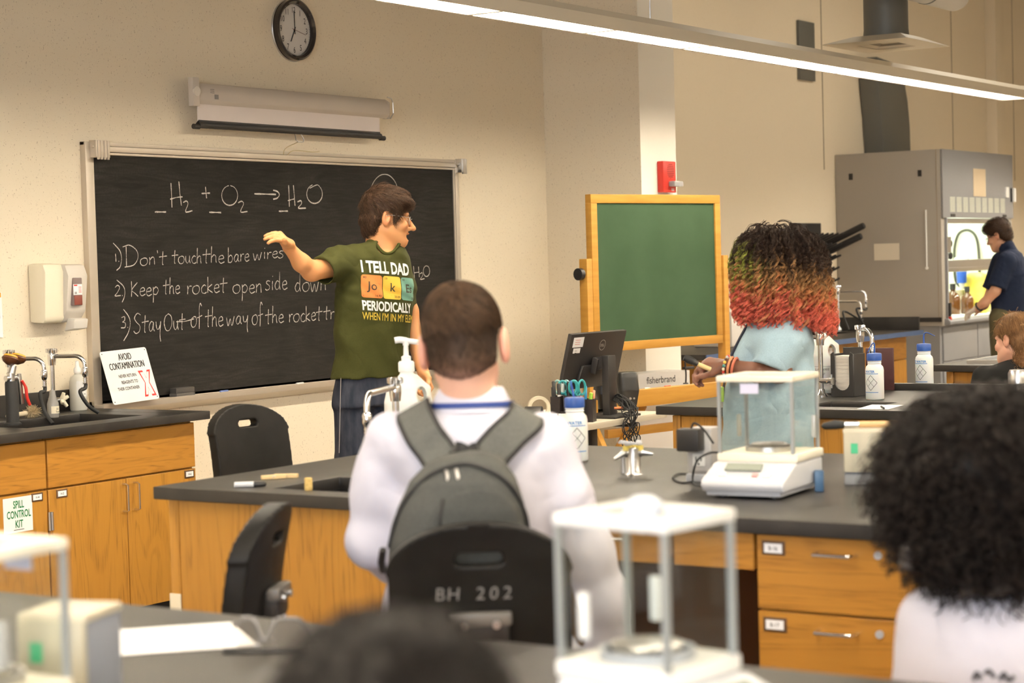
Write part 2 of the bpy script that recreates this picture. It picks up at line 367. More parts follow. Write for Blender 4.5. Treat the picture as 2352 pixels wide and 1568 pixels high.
# palette
M_WALL = wall_mat('speckled_wall_paint', (.82, .72, .56), (.27, .17, .09))
M_WALLF = wall_mat('far_wall_paint', (.86, .75, .58), (.46, .34, .21), .715)
M_STRIP = mat('smooth_cream_paint', (.92, .87, .77), .6, spec=.3)
M_CEIL = mat('ceiling_paint', (.40, .38, .34), .9); M_FLOOR = noise_mat('vinyl_floor', (.28, .25, .21), (.35, .31, .27), (6, 6, 6), rough=.35)
M_RESIN = noise_mat('black_epoxy_resin', (.014, .0125, .0115), (.028, .025, .022), (7, 7, 7), .35, .7, rough=.40, detail=8, spec=.42)
M_BLUE = mat('blue_edge_banding', (.05, .09, .20), .4)
M_OAKV = wood_mat('oak_upright_grain', (.48, .235, .038), (.42, .19, .028), (.20, .085, .014), 'z')
M_OAKH = wood_mat('oak_level_grain', (.46, .215, .035), (.40, .175, .026), (.18, .07, .012), 'x')
M_PINE = noise_mat('varnished_pine', (.56, .29, .055), (.48, .235, .04), (4, 4, 40), rough=.35)
M_DARKWOOD = mat('dark_brown_panel', (.16, .065, .022), .6)  # dark brown wood of the knee space, one even colour
M_CHROME = mat('chrome', (.75, .75, .76), .16, 1.); M_STEEL = mat('brushed_steel', (.62, .61, .60), .32, 1.)
M_ALU = mat('satin_aluminium', (.62, .55, .46), .42, .55)
M_BLK = mat('black_plastic', (.018, .017, .017), .45); M_BLKR = mat('black_rubber', (.012, .012, .012), .7)
M_CHAIR = noise_mat('worn_black_polyurethane', (.0065, .006, .0055), (.012, .011, .010), (9, 9, 9), rough=.5, spec=.15)
M_WHITE = mat('white_plastic', (.84, .83, .80), .35); M_CREAM = mat('cream_plastic', (.80, .73, .56), .45)
M_GREYP = mat('grey_plastic', (.42, .43, .46), .5); M_PAPER = mat('white_paper', (.88, .86, .85), .9, spec=.1)
M_JUG = mat('milky_polyethylene', (.86, .86, .83), .35, trans=.12, sss=.2)
M_BCAP = mat('blue_cap', (.022, .075, .30), .4); M_INK = mat('black_ink', (.012, .012, .012), .7); M_INKB = mat('blue_ink', (.05, .22, .55), .7)
M_INKG = mat('green_ink', (.0, .16, .05), .7); M_RED = mat('red_plastic', (.55, .03, .02), .35); M_INKR = mat('red_ink', (.66, .035, .03), .7)
M_GLASS = glass_mat('clear_glass', (.972, .98, .972)); M_GLASSE = mat('glass_edge', (.10, .30, .22), .1, trans=.5)
M_HOODM = mat('grey_enamel_steel', (.36, .325, .28), .45); M_HOODL = mat('pale_enamel_steel', (.24, .24, .25), .4)
M_DUCT = mat('dark_duct_metal', (.16, .16, .145), .5, .3)
M_SKIN = attr_mat('skin', .48, .4, sss=.12)
M_HAIR = attr_mat('hair', .5, .18)
M_CLOTH = attr_mat('dyed_cloth', .9, .15, nscale=220, namp=.07, crease=.42)

# ================================================================ the room
YA = 6.667; XC = 10.572; XC2 = 11.026; YS = 5.973; YB = 7.40; ZC = 4.4; XN = -4.0; XF = 23.0; YR = -4.2; TOP = .915
def struct(name, mb, m, **k):
    o = mb.build(name, m, **k); o['kind'] = 'structure'; return o
struct('floor', MB().box(XN, XF, YR, YB+.2, -.1, 0), M_FLOOR)
struct('ceiling', MB().box(XN, XF, YR, YB+.2, ZC, ZC+.1), M_CEIL)
struct('wall_back', MB().box(XN, XC, YA, YA+.12, 0, ZC), M_WALL)
mb = MB(); mb.box(XC, XC2, YS, YB, 0, ZC); mb.mi = [0, 0, 1, 0, 0, 0]
struct('wall_chase', mb, [M_WALL, M_STRIP])
struct('wall_far', MB().box(XC2, XF, YB, YB+.12, 0, ZC), M_WALLF)
struct('wall_end', MB().box(XF, XF+.12, YR, YB, 0, ZC), M_WALLF)
struct('wall_near', MB().box(XN-.12, XN, YR, YA, 0, ZC), M_WALL)
struct('wall_side', MB().box(XN, XF, YR-.12, YR, 0, ZC), M_WALL)
struct('trim_1', MB().box(20.72, 21.0, YB-.12, YB, 0, ZC), M_WALLF, bevel=.006)
M_SEAM = mat('panel_seam', (.30, .24, .16), .8)
for i, xs_ in enumerate((16.45, 19.7, 21.6)):
    struct('trim_%d' % (i+2), MB().box(xs_, xs_+.012, YB-.004, YB, 2.3, ZC), M_SEAM)
struct('baseboard_back', MB().box(6.6, XC, YA-.012, YA, 0, .10), M_BLKR)
for i, yy in enumerate((-2.2, .6)):
    struct('window_%d' % (i+1), MB().box(XN, XN+.04, yy-1.2, yy+1.2, 1.15, 3.05), mat('daylit_pane', (.7, .8, .9), .3, emit=(.8, .9, 1.), es=1.5))

# ---------------------------------------------------------------- pendant luminaires
M_HOUS = mat('luminaire_housing', (.80, .72, .58), .45, spec=.4)
M_EMIT = mat('glowing_louvre', (.9, .88, .8), .5, emit=LAMPCOL, es=LAMP)
M_BLADE = mat('white_louvre_blade', (.86, .84, .80), .4)
def pendant(y, x0, x1, label, seg=.965, me=None):
    t = thing('pendant_light', label, 'ceiling light', (x0, y, 2.612), 0, 'linear pendants under the ceiling')
    L = x1-x0; hw = .105
    prof = [(-hw, 0), (-hw, .055), (-.075, .088), (.075, .088), (hw, .055), (hw, 0), (hw-.018, 0), (hw-.018, .044), (-hw+.018, .044), (-hw+.018, 0)]
    MB().prism(prof, 0, 0, L-.03).build('housing', M_HOUS, t)
    MB().prism([(-hw-.003, -.004), (-hw-.003, .058), (-.076, .092), (.076, .092), (hw+.003, .058), (hw+.003, -.004)], 0, L-.03, L+.005).build('end_cap', M_HOUS, t, bevel=.006)
    n = int(L/seg)
    for i in range(n):
        a = L-.05-(i+1)*seg; b = a+seg-.03
        for y_ in (-.036, .036): MB().tube([(a, y_, .024), (b, y_, .024)], .011, 10).build('fluorescent_tube', me or M_EMIT, t, smooth=True, angle=50)
        m = MB(); nb = int((b-a)/.05)
        for k in range(nb+1): m.box(a+k*(b-a)/nb-.001, a+k*(b-a)/nb+.001, -hw+.02, hw-.02, .001, .012)
        m.box(a, b, -hw+.019, -hw+.021, .001, .040); m.box(a, b, hw-.021, hw-.019, .001, .040); m.build('louvre', M_BLADE, t)
    for i in range(n-1): x = L-.05-(i+1)*seg-.03; MB().box(x+.002, x+.028, -hw+.02, hw-.02, -.001, .043).build('divider', M_HOUS, t)
    for i in range(max(2, int(L/3))):
        x = L-5.36-i*4.0
        if x > .2: MB().cyl((x, 0, .088), (x, 0, ZC-2.612), .0035, n=8).build('suspension_cable', M_STEEL, t)
    return t
pendant(4.75, -.7, 13.897, 'long linear pendant light crossing in front of the chalkboard wall')
pendant(4.75, 15.9, 21.7, 'added pendant light out of view, brightening the far wall and fume hood side', me=mat('added_bright_tube', (.9, .88, .8), .5, emit=LAMPCOL, es=LAMP*1.5))  # extra pendant added out of view, with stronger tubes, to brighten the far end
for i_, (lx, ly, lab_) in enumerate(((13.2, 5.1, 'added light panel out of view, brightening the easel end of the far wall'), (16.6, 5.1, 'added light panel out of view, brightening the wall by the fume hood'))):
    t = thing('added_fill_panel', lab_, 'ceiling light', (lx, ly, ZC-.06), 0, 'added fill panels out of view'); MB().box(-.63, .63, -.33, .33, 0, .058).build('frame', M_HOUS, t, bevel=.004); MB().box(-.6, .6, -.3, .3, -.004, .002).build('diffuser', mat('added_panel_glow', (.9, .88, .8), .5, emit=LAMPCOL, es=LAMP*.12), t)  # two light panels added out of view to lift the far wall
pendant(1.75, -3.4, 19.9, 'linear pendant light over the middle of the lab benches')
pendant(-1.25, -3.4, 19.9, 'linear pendant light on the window side of the lab')

# ---------------------------------------------------------------- chalkboard
def bp(x, y, yy=YA-.026): return on(x, y, 1, yy)
BX0, BX1, BZ0, BZ1 = 6.533, 9.552, .925, 2.150
def slate_mat():
    m = bpy.data.materials.new('dusty_black_slate'); t, n, L, b = nt(m)
    tc = n.new('ShaderNodeTexCoord'); out = []
    for sc, dist in (((1.2, 1, 3.4), 1.8), ((2.5, 1, 26), 2.6), ((90, 90, 90), 0)):
        mp = n.new('ShaderNodeMapping'); mp.inputs['Scale'].default_value = sc; nz = n.new('ShaderNodeTexNoise'); nz.inputs['Scale'].default_value = 1
        nz.inputs['Detail'].default_value = 5; nz.inputs['Distortion'].default_value = dist; L.new(tc.outputs['Object'], mp.inputs[0]); L.new(mp.outputs[0], nz.inputs['Vector']); out.append(nz.outputs[0])
    a = n.new('ShaderNodeMath'); a.operation = 'MULTIPLY'; L.new(out[0], a.inputs[0]); L.new(out[1], a.inputs[1])
    mr = n.new('ShaderNodeMapRange'); mr.inputs['From Min'].default_value = .16; mr.inputs['From Max'].default_value = .48; mr.inputs['To Max'].default_value = .75; L.new(a.outputs[0], mr.inputs['Value'])
    c = n.new('ShaderNodeMath'); c.operation = 'MULTIPLY'; L.new(mr.outputs[0], c.inputs[0]); L.new(out[2], c.inputs[1])
    mix = n.new('ShaderNodeMix'); mix.data_type = 'RGBA'; mix.inputs['A'].default_value = (.013, .0115, .010, 1); mix.inputs['B'].default_value = (.058, .051, .045, 1)
    L.new(c.outputs[0], mix.inputs['Factor']); L.new(mix.outputs['Result'], b.inputs['Base Color']); b.inputs['Roughness'].default_value = .8; b.inputs['Specular IOR Level'].default_value = .15
    return m
cb = thing('chalkboard', 'wide black wall chalkboard in an aluminium frame covered in chalk notes', 'chalkboard', (8.04, YA, .9))
MB().box(BX0+.03, BX1-.03, YA-.022, YA-.002, BZ0, BZ1-.02).build('writing_surface', slate_mat(), cb, world=True)
mb = MB(); mb.box(BX0, BX0+.045, YA-.035, YA, BZ0-.02, BZ1); mb.box(BX0+.047, BX0+.058, YA-.03, YA, BZ0, BZ1-.04); mb.build('frame_side', M_ALU, cb, bevel=.003, world=True)
mb = MB(); mb.box(BX1-.036, BX1, YA-.035, YA, BZ0-.02, BZ1); mb.box(BX1-.048, BX1-.038, YA-.03, YA, BZ0, BZ1-.04); mb.build('frame_side', M_ALU, cb, bevel=.003, world=True)
mb = MB(); mb.box(BX0, BX1, YA-.03, YA, BZ1-.018, BZ1); mb.box(BX0+.045, BX1-.036, YA-.045, YA, BZ1-.046, BZ1-.02); mb.box(BX0+.045, BX1-.036, YA-.034, YA, BZ1-.060, BZ1-.048)
mb.build('map_rail', M_ALU, cb, bevel=.003, world=True)
for (xa, xb) in ((BX0+.03, BX0+.12), (BX1-.025, BX1+.02)):
    mb = MB(); mb.box(xa, xb, YA-.075, YA-.03, BZ1-.075, BZ1+.005)
    for k in range(4): mb.box(xa+.008+k*(xb-xa)/4.3, xa+.012+k*(xb-xa)/4.3+.006, YA-.08, YA-.07, BZ1-.085, BZ1+.003)
    mb.cyl((xa-.012, YA-.055, BZ1-.025), (xa+.005, YA-.055, BZ1-.025), .008)
    mb.build('map_hook', M_STEEL if xa > 9 else M_ALU, cb, bevel=.002, world=True)
mb = MB(); mb.prism([(YA, BZ0+.018), (YA-.022, BZ0+.018), (YA-.022, BZ0+.002), (YA-.085, BZ0+.0), (YA-.092, BZ0+.008), (YA-.097, BZ0+.006), (YA-.092, BZ0-.022), (YA-.02, BZ0-.055), (YA, BZ0-.055)], 0, BX0, BX1)
mb.build('chalk_tray', M_ALU, cb, bevel=.002, world=True)

def chalk_mat():
    m = bpy.data.materials.new('chalk'); t, n, L, b = nt(m); b.inputs['Base Color'].default_value = (.62, .58, .52, 1); b.inputs['Roughness'].default_value = 1; b.inputs['Specular IOR Level'].default_value = 0
    tc = n.new('ShaderNodeTexCoord'); nz = n.new('ShaderNodeTexNoise'); nz.inputs['Scale'].default_value = 260; nz.inputs['Detail'].default_value = 3; L.new(tc.outputs['Object'], nz.inputs['Vector'])
    mr = n.new('ShaderNodeMapRange'); mr.inputs['From Min'].default_value = .30; mr.inputs['From Max'].default_value = .52; mr.inputs['To Min'].default_value = .25; L.new(nz.outputs[0], mr.inputs['Value']); L.new(mr.outputs[0], b.inputs['Alpha'])
    return m
M_CHALK = chalk_mat()
GL = {  # handwriting: strokes in a cell, width w, baseline 0, x-height 1, ascender 2
 'o': (.95, [[(.5, 1), (.15, .8), (.08, .35), (.3, 0), (.65, .05), (.85, .45), (.75, .9), (.45, 1)]]),
 'n': (.8, [[(.12, 1), (.15, .5), (.12, 0)], [(.13, .6), (.4, 1), (.6, .9), (.64, .4), (.66, 0)]]),
 't': (.8, [[(.42, 1.75), (.38, .9), (.36, .1), (.46, 0)], [(.0, 1.02), (.4, 1.08), (.85, 1.12)]]),
 'u': (.8, [[(.1, 1), (.1, .4), (.3, .02), (.55, .3), (.62, 1)], [(.62, 1), (.62, .4), (.7, 0)]]),
 'c': (.7, [[(.62, .88), (.4, 1), (.12, .6), (.2, .1), (.5, 0), (.68, .15)]]),
 'h': (.8, [[(.15, 2.05), (.13, 1), (.12, 0)], [(.12, .6), (.38, .98), (.58, .8), (.6, .3), (.66, 0)]]),
 'e': (.72, [[(.1, .5), (.6, .62), (.5, .98), (.2, .85), (.1, .35), (.32, 0), (.7, .18)]]),
 'b': (.82, [[(.12, 2.05), (.12, 1), (.12, 0)], [(.12, .7), (.45, 1), (.7, .55), (.5, .05), (.14, .05)]]),
 'a': (.85, [[(.64, .9), (.35, 1), (.1, .5), (.25, .03), (.52, .25), (.64, .92)], [(.64, .92), (.63, .3), (.78, .0)]]),
 'r': (.6, [[(.12, 1), (.14, .5), (.12, 0)], [(.13, .55), (.3, .92), (.56, .95)]]),
 'w': (1.15, [[(.06, 1), (.2, .1), (.32, .05), (.52, .8), (.66, .05), (.8, .1), (1.0, 1.05)]]),
 'i': (.4, [[(.2, 1), (.18, .5), (.2, 0)], [(.2, 1.5), (.24, 1.58)]]),
 's': (.7, [[(.6, .95), (.3, 1), (.15, .75), (.5, .45), (.5, .1), (.2, -.05), (.02, .1)]]),
 'K': (1.0, [[(.15, 1.9), (.18, 1), (.16, 0)], [(.8, 1.7), (.2, .85), (.55, .4), (.9, 0)]]),
 'p': (.82, [[(.14, 1), (.16, 0), (.13, -.9)], [(.14, .7), (.45, 1), (.7, .6), (.48, .1), (.15, .15)]]),
 'k': (.75, [[(.12, 1.9), (.13, 1), (.12, 0)], [(.6, 1), (.15, .5), (.66, 0)]]),
 'd': (.9, [[(.62, .85), (.35, .98), (.1, .45), (.3, 0), (.6, .3), (.66, 1.2), (.66, 2.0)], [(.66, 2.), (.64, .6), (.72, 0)]]),
 'S': (1.05, [[(.9, 1.75), (.5, 1.95), (.15, 1.5), (.4, 1.05), (.8, .65), (.75, .1), (.35, -.1), (.05, .15)]]),
 'y': (.85, [[(.1, 1), (.2, .3), (.45, .25), (.6, .6)], [(.68, 1), (.62, .2), (.6, -.5), (.68, -1.05)]]),
 'O': (1.2, [[(.6, 1.8), (.2, 1.5), (.05, .8), (.3, .05), (.75, .05), (1.05, .7), (.95, 1.5), (.55, 1.82)]]),
 'f': (.6, [[(.62, 1.9), (.42, 2.2), (.28, 1.7), (.3, .8), (.28, -.25)], [(0, .85), (.3, .9), (.7, 1.0)]]),
 'D': (1.2, [[(.25, 1.9), (.27, 1), (.28, 0)], [(0, 1.85), (.5, 2.0), (1.0, 1.5), (1.1, .8), (.8, .15), (.15, -.05)]]),
 "'": (.35, [[(.15, 1.9), (.2, 1.5)]]), '.': (.3, [[(.1, .1), (.16, .02)]]), '1': (.4, [[(.15, 1.6), (.2, .8), (.22, .0)]]),
 '2': (.8, [[(.1, 1.3), (.4, 1.6), (.62, 1.25), (.35, .5), (.1, .05), (.75, .08)]]), '3': (.8, [[(.1, 1.5), (.5, 1.6), (.5, 1.1), (.25, .85), (.6, .7), (.55, .1), (.05, .05)]])}
CK = .40816
def chalk(mb, pts, wd=.0052, smooth=True):
    """stroke given in board-photo coordinates (crop of the board) laid on the slate"""
    Q = smooth_path(pts, 6) if smooth and len(pts) > 2 else np.linspace(np.array(pts[0], float), np.array(pts[-1], float), 6) if len(pts) == 2 else np.array(pts, float)
    P = np.array([bp(160+CK*a, 300+CK*b) for a, b in Q]); k = np.linspace(0, 1, len(P)); ribbon(mb, P, wd*(.75+.25*np.sin(k*9+len(P))), np.array([0, -1., 0]))
def word(mb, s, x0, y0, x1, y1, xh, wd=.0048):
    """word between two baseline points"""
    tot = sum(GL[c][0] for c in s); sc = math.hypot(x1-x0, y1-y0)/tot; X = 0; ux, uy = (x1-x0)/math.hypot(x1-x0, y1-y0), (y1-y0)/math.hypot(x1-x0, y1-y0)
    for i, c in enumerate(s):
        w_, st = GL[c]; j = random.uniform(-.05, .05)
        for k in st: chalk(mb, [(x0+ux*(X+p[0])*sc, y0+uy*(X+p[0])*sc-(p[1]+j)*xh) for p in k], wd)
        X += w_
def paren(mb, pts): chalk(mb, pts, .005)
mb = MB(); mb.flat = True; c1 = lambda a, b: ((a*.34438-160)/CK, (b*.34438-300)/CK)
def s1(pts, wd=.0062): chalk(mb, [c1(*p) for p in pts], wd)
s1([(1033, 1413), (1108, 1413)], .0085); s1([(1140, 1220), (1144, 1300), (1147, 1383)]); s1([(1193, 1210), (1200, 1290), (1210, 1370)]); s1([(1135, 1328), (1180, 1316), (1218, 1312)])
s1([(1222, 1350), (1243, 1340), (1254, 1360), (1238, 1412), (1283, 1405)]); s1([(1345, 1290), (1400, 1287)], .008); s1([(1370, 1245), (1378, 1322)])
s1([(1396, 1415), (1475, 1417)], .0085); s1([(1525, 1240)]+[(1532+53*math.sin(a), 1303-66*math.cos(a)) for a in np.linspace(-.2, -6.2, 14)])
s1([(1588, 1352), (1612, 1342), (1624, 1360), (1605, 1412), (1650, 1410)]); s1([(1697, 1292), (1840, 1296)], .009); s1([(1822, 1268), (1852, 1278), (1863, 1300), (1848, 1321), (1822, 1328)], .008)
s1([(1860, 1408), (1920, 1407)], .0085); s1([(1925, 1235), (1928, 1310), (1930, 1378)]); s1([(1957, 1235), (1962, 1300), (1968, 1372)]); s1([(1920, 1338), (1965, 1325)])
s1([(1984, 1346), (2006, 1338), (2011, 1358), (1990, 1387), (2040, 1387)], .008); s1([(2065, 1255)]+[(2098+52*math.sin(a), 1293-63*math.cos(a)) for a in np.linspace(.3, 6.0, 14)], .007)
mb.build('equation', M_CHALK, cb, world=True)
def wpart(s, *a):
    m = MB(); m.flat = True; word(m, s, *a); m.build('chalk_word', M_CHALK, cb, world=True)
def wnum(s, a, pts):
    m = MB(); m.flat = True; word(m, s, *a); paren(m, pts); m.build('chalk_number', M_CHALK, cb, world=True)
wnum('1.', (250, 737, 285, 735, 28), [(245, 632), (282, 675), (292, 720), (284, 765), (264, 786)])
m = MB(); m.flat = True; word(m, 'D', 298, 766, 392, 764, 60); word(m, "on't", 394, 757, 545, 750, 42); m.build('chalk_word', M_CHALK, cb, world=True)
wpart('touch', 575, 746, 746, 744, 42); wpart('the', 748, 744, 872, 744, 45); wpart('bare', 888, 742, 1012, 734, 42); wpart('wires', 1030, 728, 1208, 712, 38)
wnum('2.', (250, 930, 305, 928, 38), [(265, 840), (300, 872), (311, 905), (306, 940), (295, 965)])
for a in (('Keep', 340, 934, 505, 924, 46), ('the', 525, 920, 622, 916, 46), ('rocket', 658, 918, 885, 908, 47), ('open', 915, 915, 1085, 912, 48), ('side', 1100, 896, 1226, 893, 50), ('down', 1264, 908, 1446, 898, 50)): wpart(*a)
wnum('3.', (287, 1110, 335, 1108, 40), [(303, 1005), (332, 1045), (341, 1085), (330, 1135), (304, 1182)])
wpart('Stay', 358, 1138, 520, 1124, 55)
m = MB(); m.flat = True; word(m, 'Out', 530, 1126, 650, 1118, 52); chalk(m, [(600, 1075), (650, 1072), (700, 1058)], .005); m.build('chalk_word', M_CHALK, cb, world=True)
for a in (('of', 680, 1110, 742, 1096, 58), ('the', 762, 1104, 866, 1100, 55), ('way', 880, 1096, 1010, 1086, 46), ('of', 1024, 1092, 1084, 1086, 55), ('the', 1100, 1085, 1206, 1080, 47), ('rocket', 1232, 1080, 1420, 1064, 45), ('tra', 1428, 1062, 1530, 1054, 42)): wpart(*a)
mb = MB(); mb.flat = True
a8 = lambda a, b: ((800+a*.16584-160)/CK, (380+b*.16584-300)/CK)
chalk(mb, [a8(*p) for p in ((295, 1060), (283, 800), (264, 510), (290, 380), (350, 230), (420, 150), (490, 122), (560, 135), (620, 185), (660, 250), (686, 340), (700, 500), (720, 800), (735, 1120), (745, 1300))], .0052)
mb.build('flask_outline', M_CHALK, cb, world=True)
mb = MB(); mb.flat = True
for st in ([(1935, 762), (1938, 800), (1940, 830)], [(1963, 765), (1966, 800), (1968, 825)], [(1937, 800), (1968, 795)], [(1970, 806), (1983, 799), (1986, 815), (1974, 836), (1997, 832)]): chalk(mb, st, .005)
chalk(mb, [(2008+18*math.sin(a), 790-30*math.cos(a)) for a in np.linspace(.1, 6.3, 14)], .0055); mb.build('formula', M_CHALK, cb, world=True)

er = thing('chalkboard_eraser', 'dark felt eraser lying on the chalk tray', 'eraser', tuple(bp(419, 908, YA-.06)), 0)
er.location.z = BZ0+.005
MB().box(-.065, .065, -.022, .022, .016, .042).build('wooden_back', mat('dusty_black', (.05, .045, .04), .8), er, bevel=.004)
MB().box(-.065, .065, -.025, .025, 0, .016).build('felt_pad', mat('grey_felt', (.10, .09, .08), 1.), er, bevel=.003)
for i, (px, c, lab) in enumerate(((515, (.18, .25, .55), 'blue chalk stub in the tray beneath the third rule'), (690, (.85, .83, .8), 'white chalk stick in the tray close to the teacher'))):
    p = bp(px, 893, YA-.06); o = MB().cyl((-.03, 0, 0), (.03, .004, 0), .0055, n=12).build('chalk_stick', mat('chalk_%d' % i, c, .9)); o.location = (p[0], YA-.06, BZ0+.0065); tag(o, lab, 'chalk')

# ---------------------------------------------------------------- wall clock
ck = thing('wall_clock', 'round black-rimmed wall clock showing seven o\'clock', 'clock', (8.092, YA, 2.792))
R0 = .162
MB().lathe([(R0-.028, -.018), (R0-.026, -.036), (R0-.012, -.046), (R0-.002, -.040), (R0, -.02), (R0-.004, 0), (R0-.05, 0)][::-1], (0, 0, 0), 56, axis=1, cap=False).build('rim', mat('glossy_black_rim', (.02, .014, .012), .22, coat=.5), ck, smooth=True)
MB().lathe([(R0+.001, -.012), (R0+.004, -.006), (R0+.001, 0)][::-1], (0, 0, 0), 56, axis=1, cap=False).build('chrome_band', M_STEEL, ck, smooth=True)
mb = MB(); mb.lathe([(0, -.017), (R0-.024, -.017)], (0, 0, 0), 56, axis=1, cap=False); mb.build('dial', mat('clock_dial', (.66, .63, .60), .7), ck)
ft = MB(); ft.flat = True
for i in range(1, 13):
    a = math.radians(30*i); s_ = str(i)
    ft.text(s_, (math.sin(a)*.105, -.0185, math.cos(a)*.105-.014), (1, 0, 0), (0, 0, 1), .045, .0, .78)
for i in range(60):
    a = math.radians(6*i); l_ = .004 if i % 5 else .008; d = np.array([math.sin(a), 0, math.cos(a)]); ribbon(ft, [d*.127-np.array([0, .0185, 0]), d*(.127+l_)-np.array([0, .0185, 0])], .0016, np.array([0, -1., 0]))
ft.build('numerals', M_INK, ck)
def hand_(name, ang, l, wd, back, y, m):
    a = math.radians(ang); d = np.array([math.sin(a), 0, math.cos(a)]); o = MB().bar(d*-back+np.array([0, y, 0]), d*l+np.array([0, y, 0]), .0015, wd, up=(0, 1, 0)); o.lathe([(wd*1.1, y-.001), (wd*1.1, y+.001)], (0, 0, 0), 16, axis=1); o.build(name, m, ck)
hand_('hour_hand', 207, .070, .006, .018, -.022, M_INK); hand_('minute_hand', -2, .100, .0045, .022, -.025, M_INK); hand_('second_hand', 103, .09, .0018, .025, -.027, mat('dark_red_hand', (.18, .05, .04), .5))

# ---------------------------------------------------------------- projection screen
ps = thing('projection_screen', 'pull-down projection screen in a beige housing above the chalkboard', 'projection screen', (7.98, YA, 2.24))
M_PSH = mat('beige_screen_housing', (.60, .53, .46), .5)
x0, x1 = 7.185, 8.775; zt, zb = 2.462, 2.352
cy = YA-.07
prof = [(cy+.0, zb+.006), (cy-.03, zb), (cy-.05, zb+.02), (cy-.055, zb+.05), (cy-.045, zt-.03), (cy-.02, zt-.005), (cy+.0, zt)]
MB().prism(prof, 0, x0+.03, x1).build('housing', M_PSH, ps, bevel=.004, world=True, smooth=True)
mb = MB(); mb.box(x0-.012, x0+.035, cy-.06, cy-.028, zb-.012, zt+.018); mb.build('end_bracket', M_PSH, ps, bevel=.004, world=True)
MB().cyl((x0+.012, cy-.066, (zt+zb)/2+.004), (x0+.012, cy-.058, (zt+zb)/2+.004), .024, n=24).build('end_disc', mat('pale_disc', (.72, .66, .58), .4), ps, world=True)
mb = MB(); mb.tube([(x1-.03, cy-.06, zt+.006), (x1+.015, cy-.055, zt), (x1+.035, cy-.05, zt-.02), (x1+.035, cy-.05, zb+.03), (x1+.0, cy-.055, zb)], .003, 8); mb.build('wire_bail', M_STEEL, ps, world=True)
MB().prism([(cy+.0, zb), (cy-.04, zb), (cy-.04, zt-.02), (cy-.01, zt), (cy+.0, zt)], 0, x1, x1+.02).build('end_cap', M_PSH, ps, bevel=.004, world=True)
for xw in (7.6, 8.4): MB().box(xw-.03, xw+.03, cy, YA-.001, zb+.02, zt-.02).build('wall_bracket', M_STEEL, ps, world=True)
MB().box(7.232, 8.705, cy-.032, cy-.028, 2.272, zb+.01).build('screen_fabric', mat('matte_screen', (.76, .68, .64), .9), ps, world=True)
mb = MB(); mb.tube([(7.235, cy-.03, 2.252), (8.708, cy-.03, 2.252)], .0165, 18); mb.box(7.235, 8.705, cy-.034, cy-.026, 2.255, 2.276); mb.build('weight_bar', M_BLK, ps, world=True, smooth=True)
for xe in (7.2, 8.706): MB().cyl((xe, cy-.03, 2.243), (xe+.04, cy-.03, 2.243), .013, n=16).build('bar_cap', M_BLK, ps, world=True)
hx = 8.0; mb = MB(); mb.tube([(hx-.025, cy-.03, 2.237), (hx-.032, cy-.04, 2.205), (hx-.02, cy-.045, 2.195), (hx+.02, cy-.045, 2.195), (hx+.032, cy-.04, 2.207), (hx+.025, cy-.03, 2.237)], .0026, 8)
mb.build('pull_handle', M_STEEL, ps, world=True)
MB().tube(smooth_path([(hx-.02, cy-.045, 2.195), (hx-.04, YA-.04, 2.16), (hx-.03, YA-.03, 2.11), (hx+.03, YA-.035, 2.155), (hx+.2, YA-.03, 2.154), (hx+.26, YA-.028, 2.16)], 6), .0022, 6).build('pull_cord', mat('yellowed_cord', (.62, .52, .30), .9), ps, world=True)
ft = MB(); ft.flat = True
p = np.array([7.30, cy-.0575, 2.425])
for k in range(3): ft.add([p+(0, 0, -.008*k), p+(.03, 0, -.008*k), p+(.03, 0, -.008*k+.003), p+(0, 0, -.008*k+.003)], [(0, 1, 2, 3)])
ft.add([p+(.03, 0, -.045), p+(.06, 0, -.045), p+(.06, 0, -.022), p+(.03, 0, -.022)], [(0, 1, 2, 3)]); ft.build('maker_label', mat('grey_ink', (.28, .26, .24), .8), ps, world=True)

# ---------------------------------------------------------------- soap dispenser on the wall
sd = thing('soap_dispenser', 'cream and grey soap dispenser fixed to the wall beside the chalkboard', 'soap dispenser', (6.30, YA, 1.29))
mb = MB(); mb.prism([(-.005, 0.035), (-.09, .03), (-.105, .05), (-.115, .26), (-.10, .295), (-.005, .30)], 0, -.118, .0); mb.build('side_shell', M_CREAM, sd, bevel=.012)
mb = MB(); mb.prism([(-.005, .03), (-.085, .03), (-.125, .08), (-.145, .24), (-.125, .29), (-.005, .295)], 0, -.008, .115); mb.build('front_cover', mat('warm_grey_plastic', (.60, .55, .48), .42), sd, bevel=.012)
MB().box(.016, .074, -.1475, -.12, .105, .232).build('window', mat('smoky_window', (.20, .15, .14), .15), sd, bevel=.006)
MB().box(.021, .069, -.150, -.13, .108, .152).build('soap_level', mat('red_brown_soap', (.22, .06, .045), .25), sd, bevel=.002)
lb = MB().box(.018, .069, -.151, -.13, .153, .202).build('refill_label', M_PAPER, sd, bevel=.001)
ft = MB(); ft.flat = True; ft.add([(.018, -.1516, .194), (.039, -.1516, .194), (.039, -.1516, .200), (.018, -.1516, .200)], [(0, 1, 2, 3)])
for k in range(5): ft.add([(.046, -.1516, .188-.006*k), (.064, -.1516, .188-.006*k), (.064, -.1516, .190-.006*k), (.046, -.1516, .190-.006*k)], [(0, 1, 2, 3)])
ft.build('label_print', M_INKR, sd); ft = MB(); ft.flat = True; ft.text('00', (.028, -.1517, .158), (1, 0, 0), (0, 0, 1), .014, .02); ft.build('label_number', M_INK, sd)
MB().prism([(-.075, -.01), (-.14, .0), (-.148, .045), (-.1, .05)], 0, .02, .105).build('push_bar', mat('pale_grey_plastic', (.66, .62, .56), .4), sd, bevel=.008)
po = thing('wall_poster', 'edge of a white notice with an orange header taped to the wall', 'poster', (5.77, YA, 1.23))
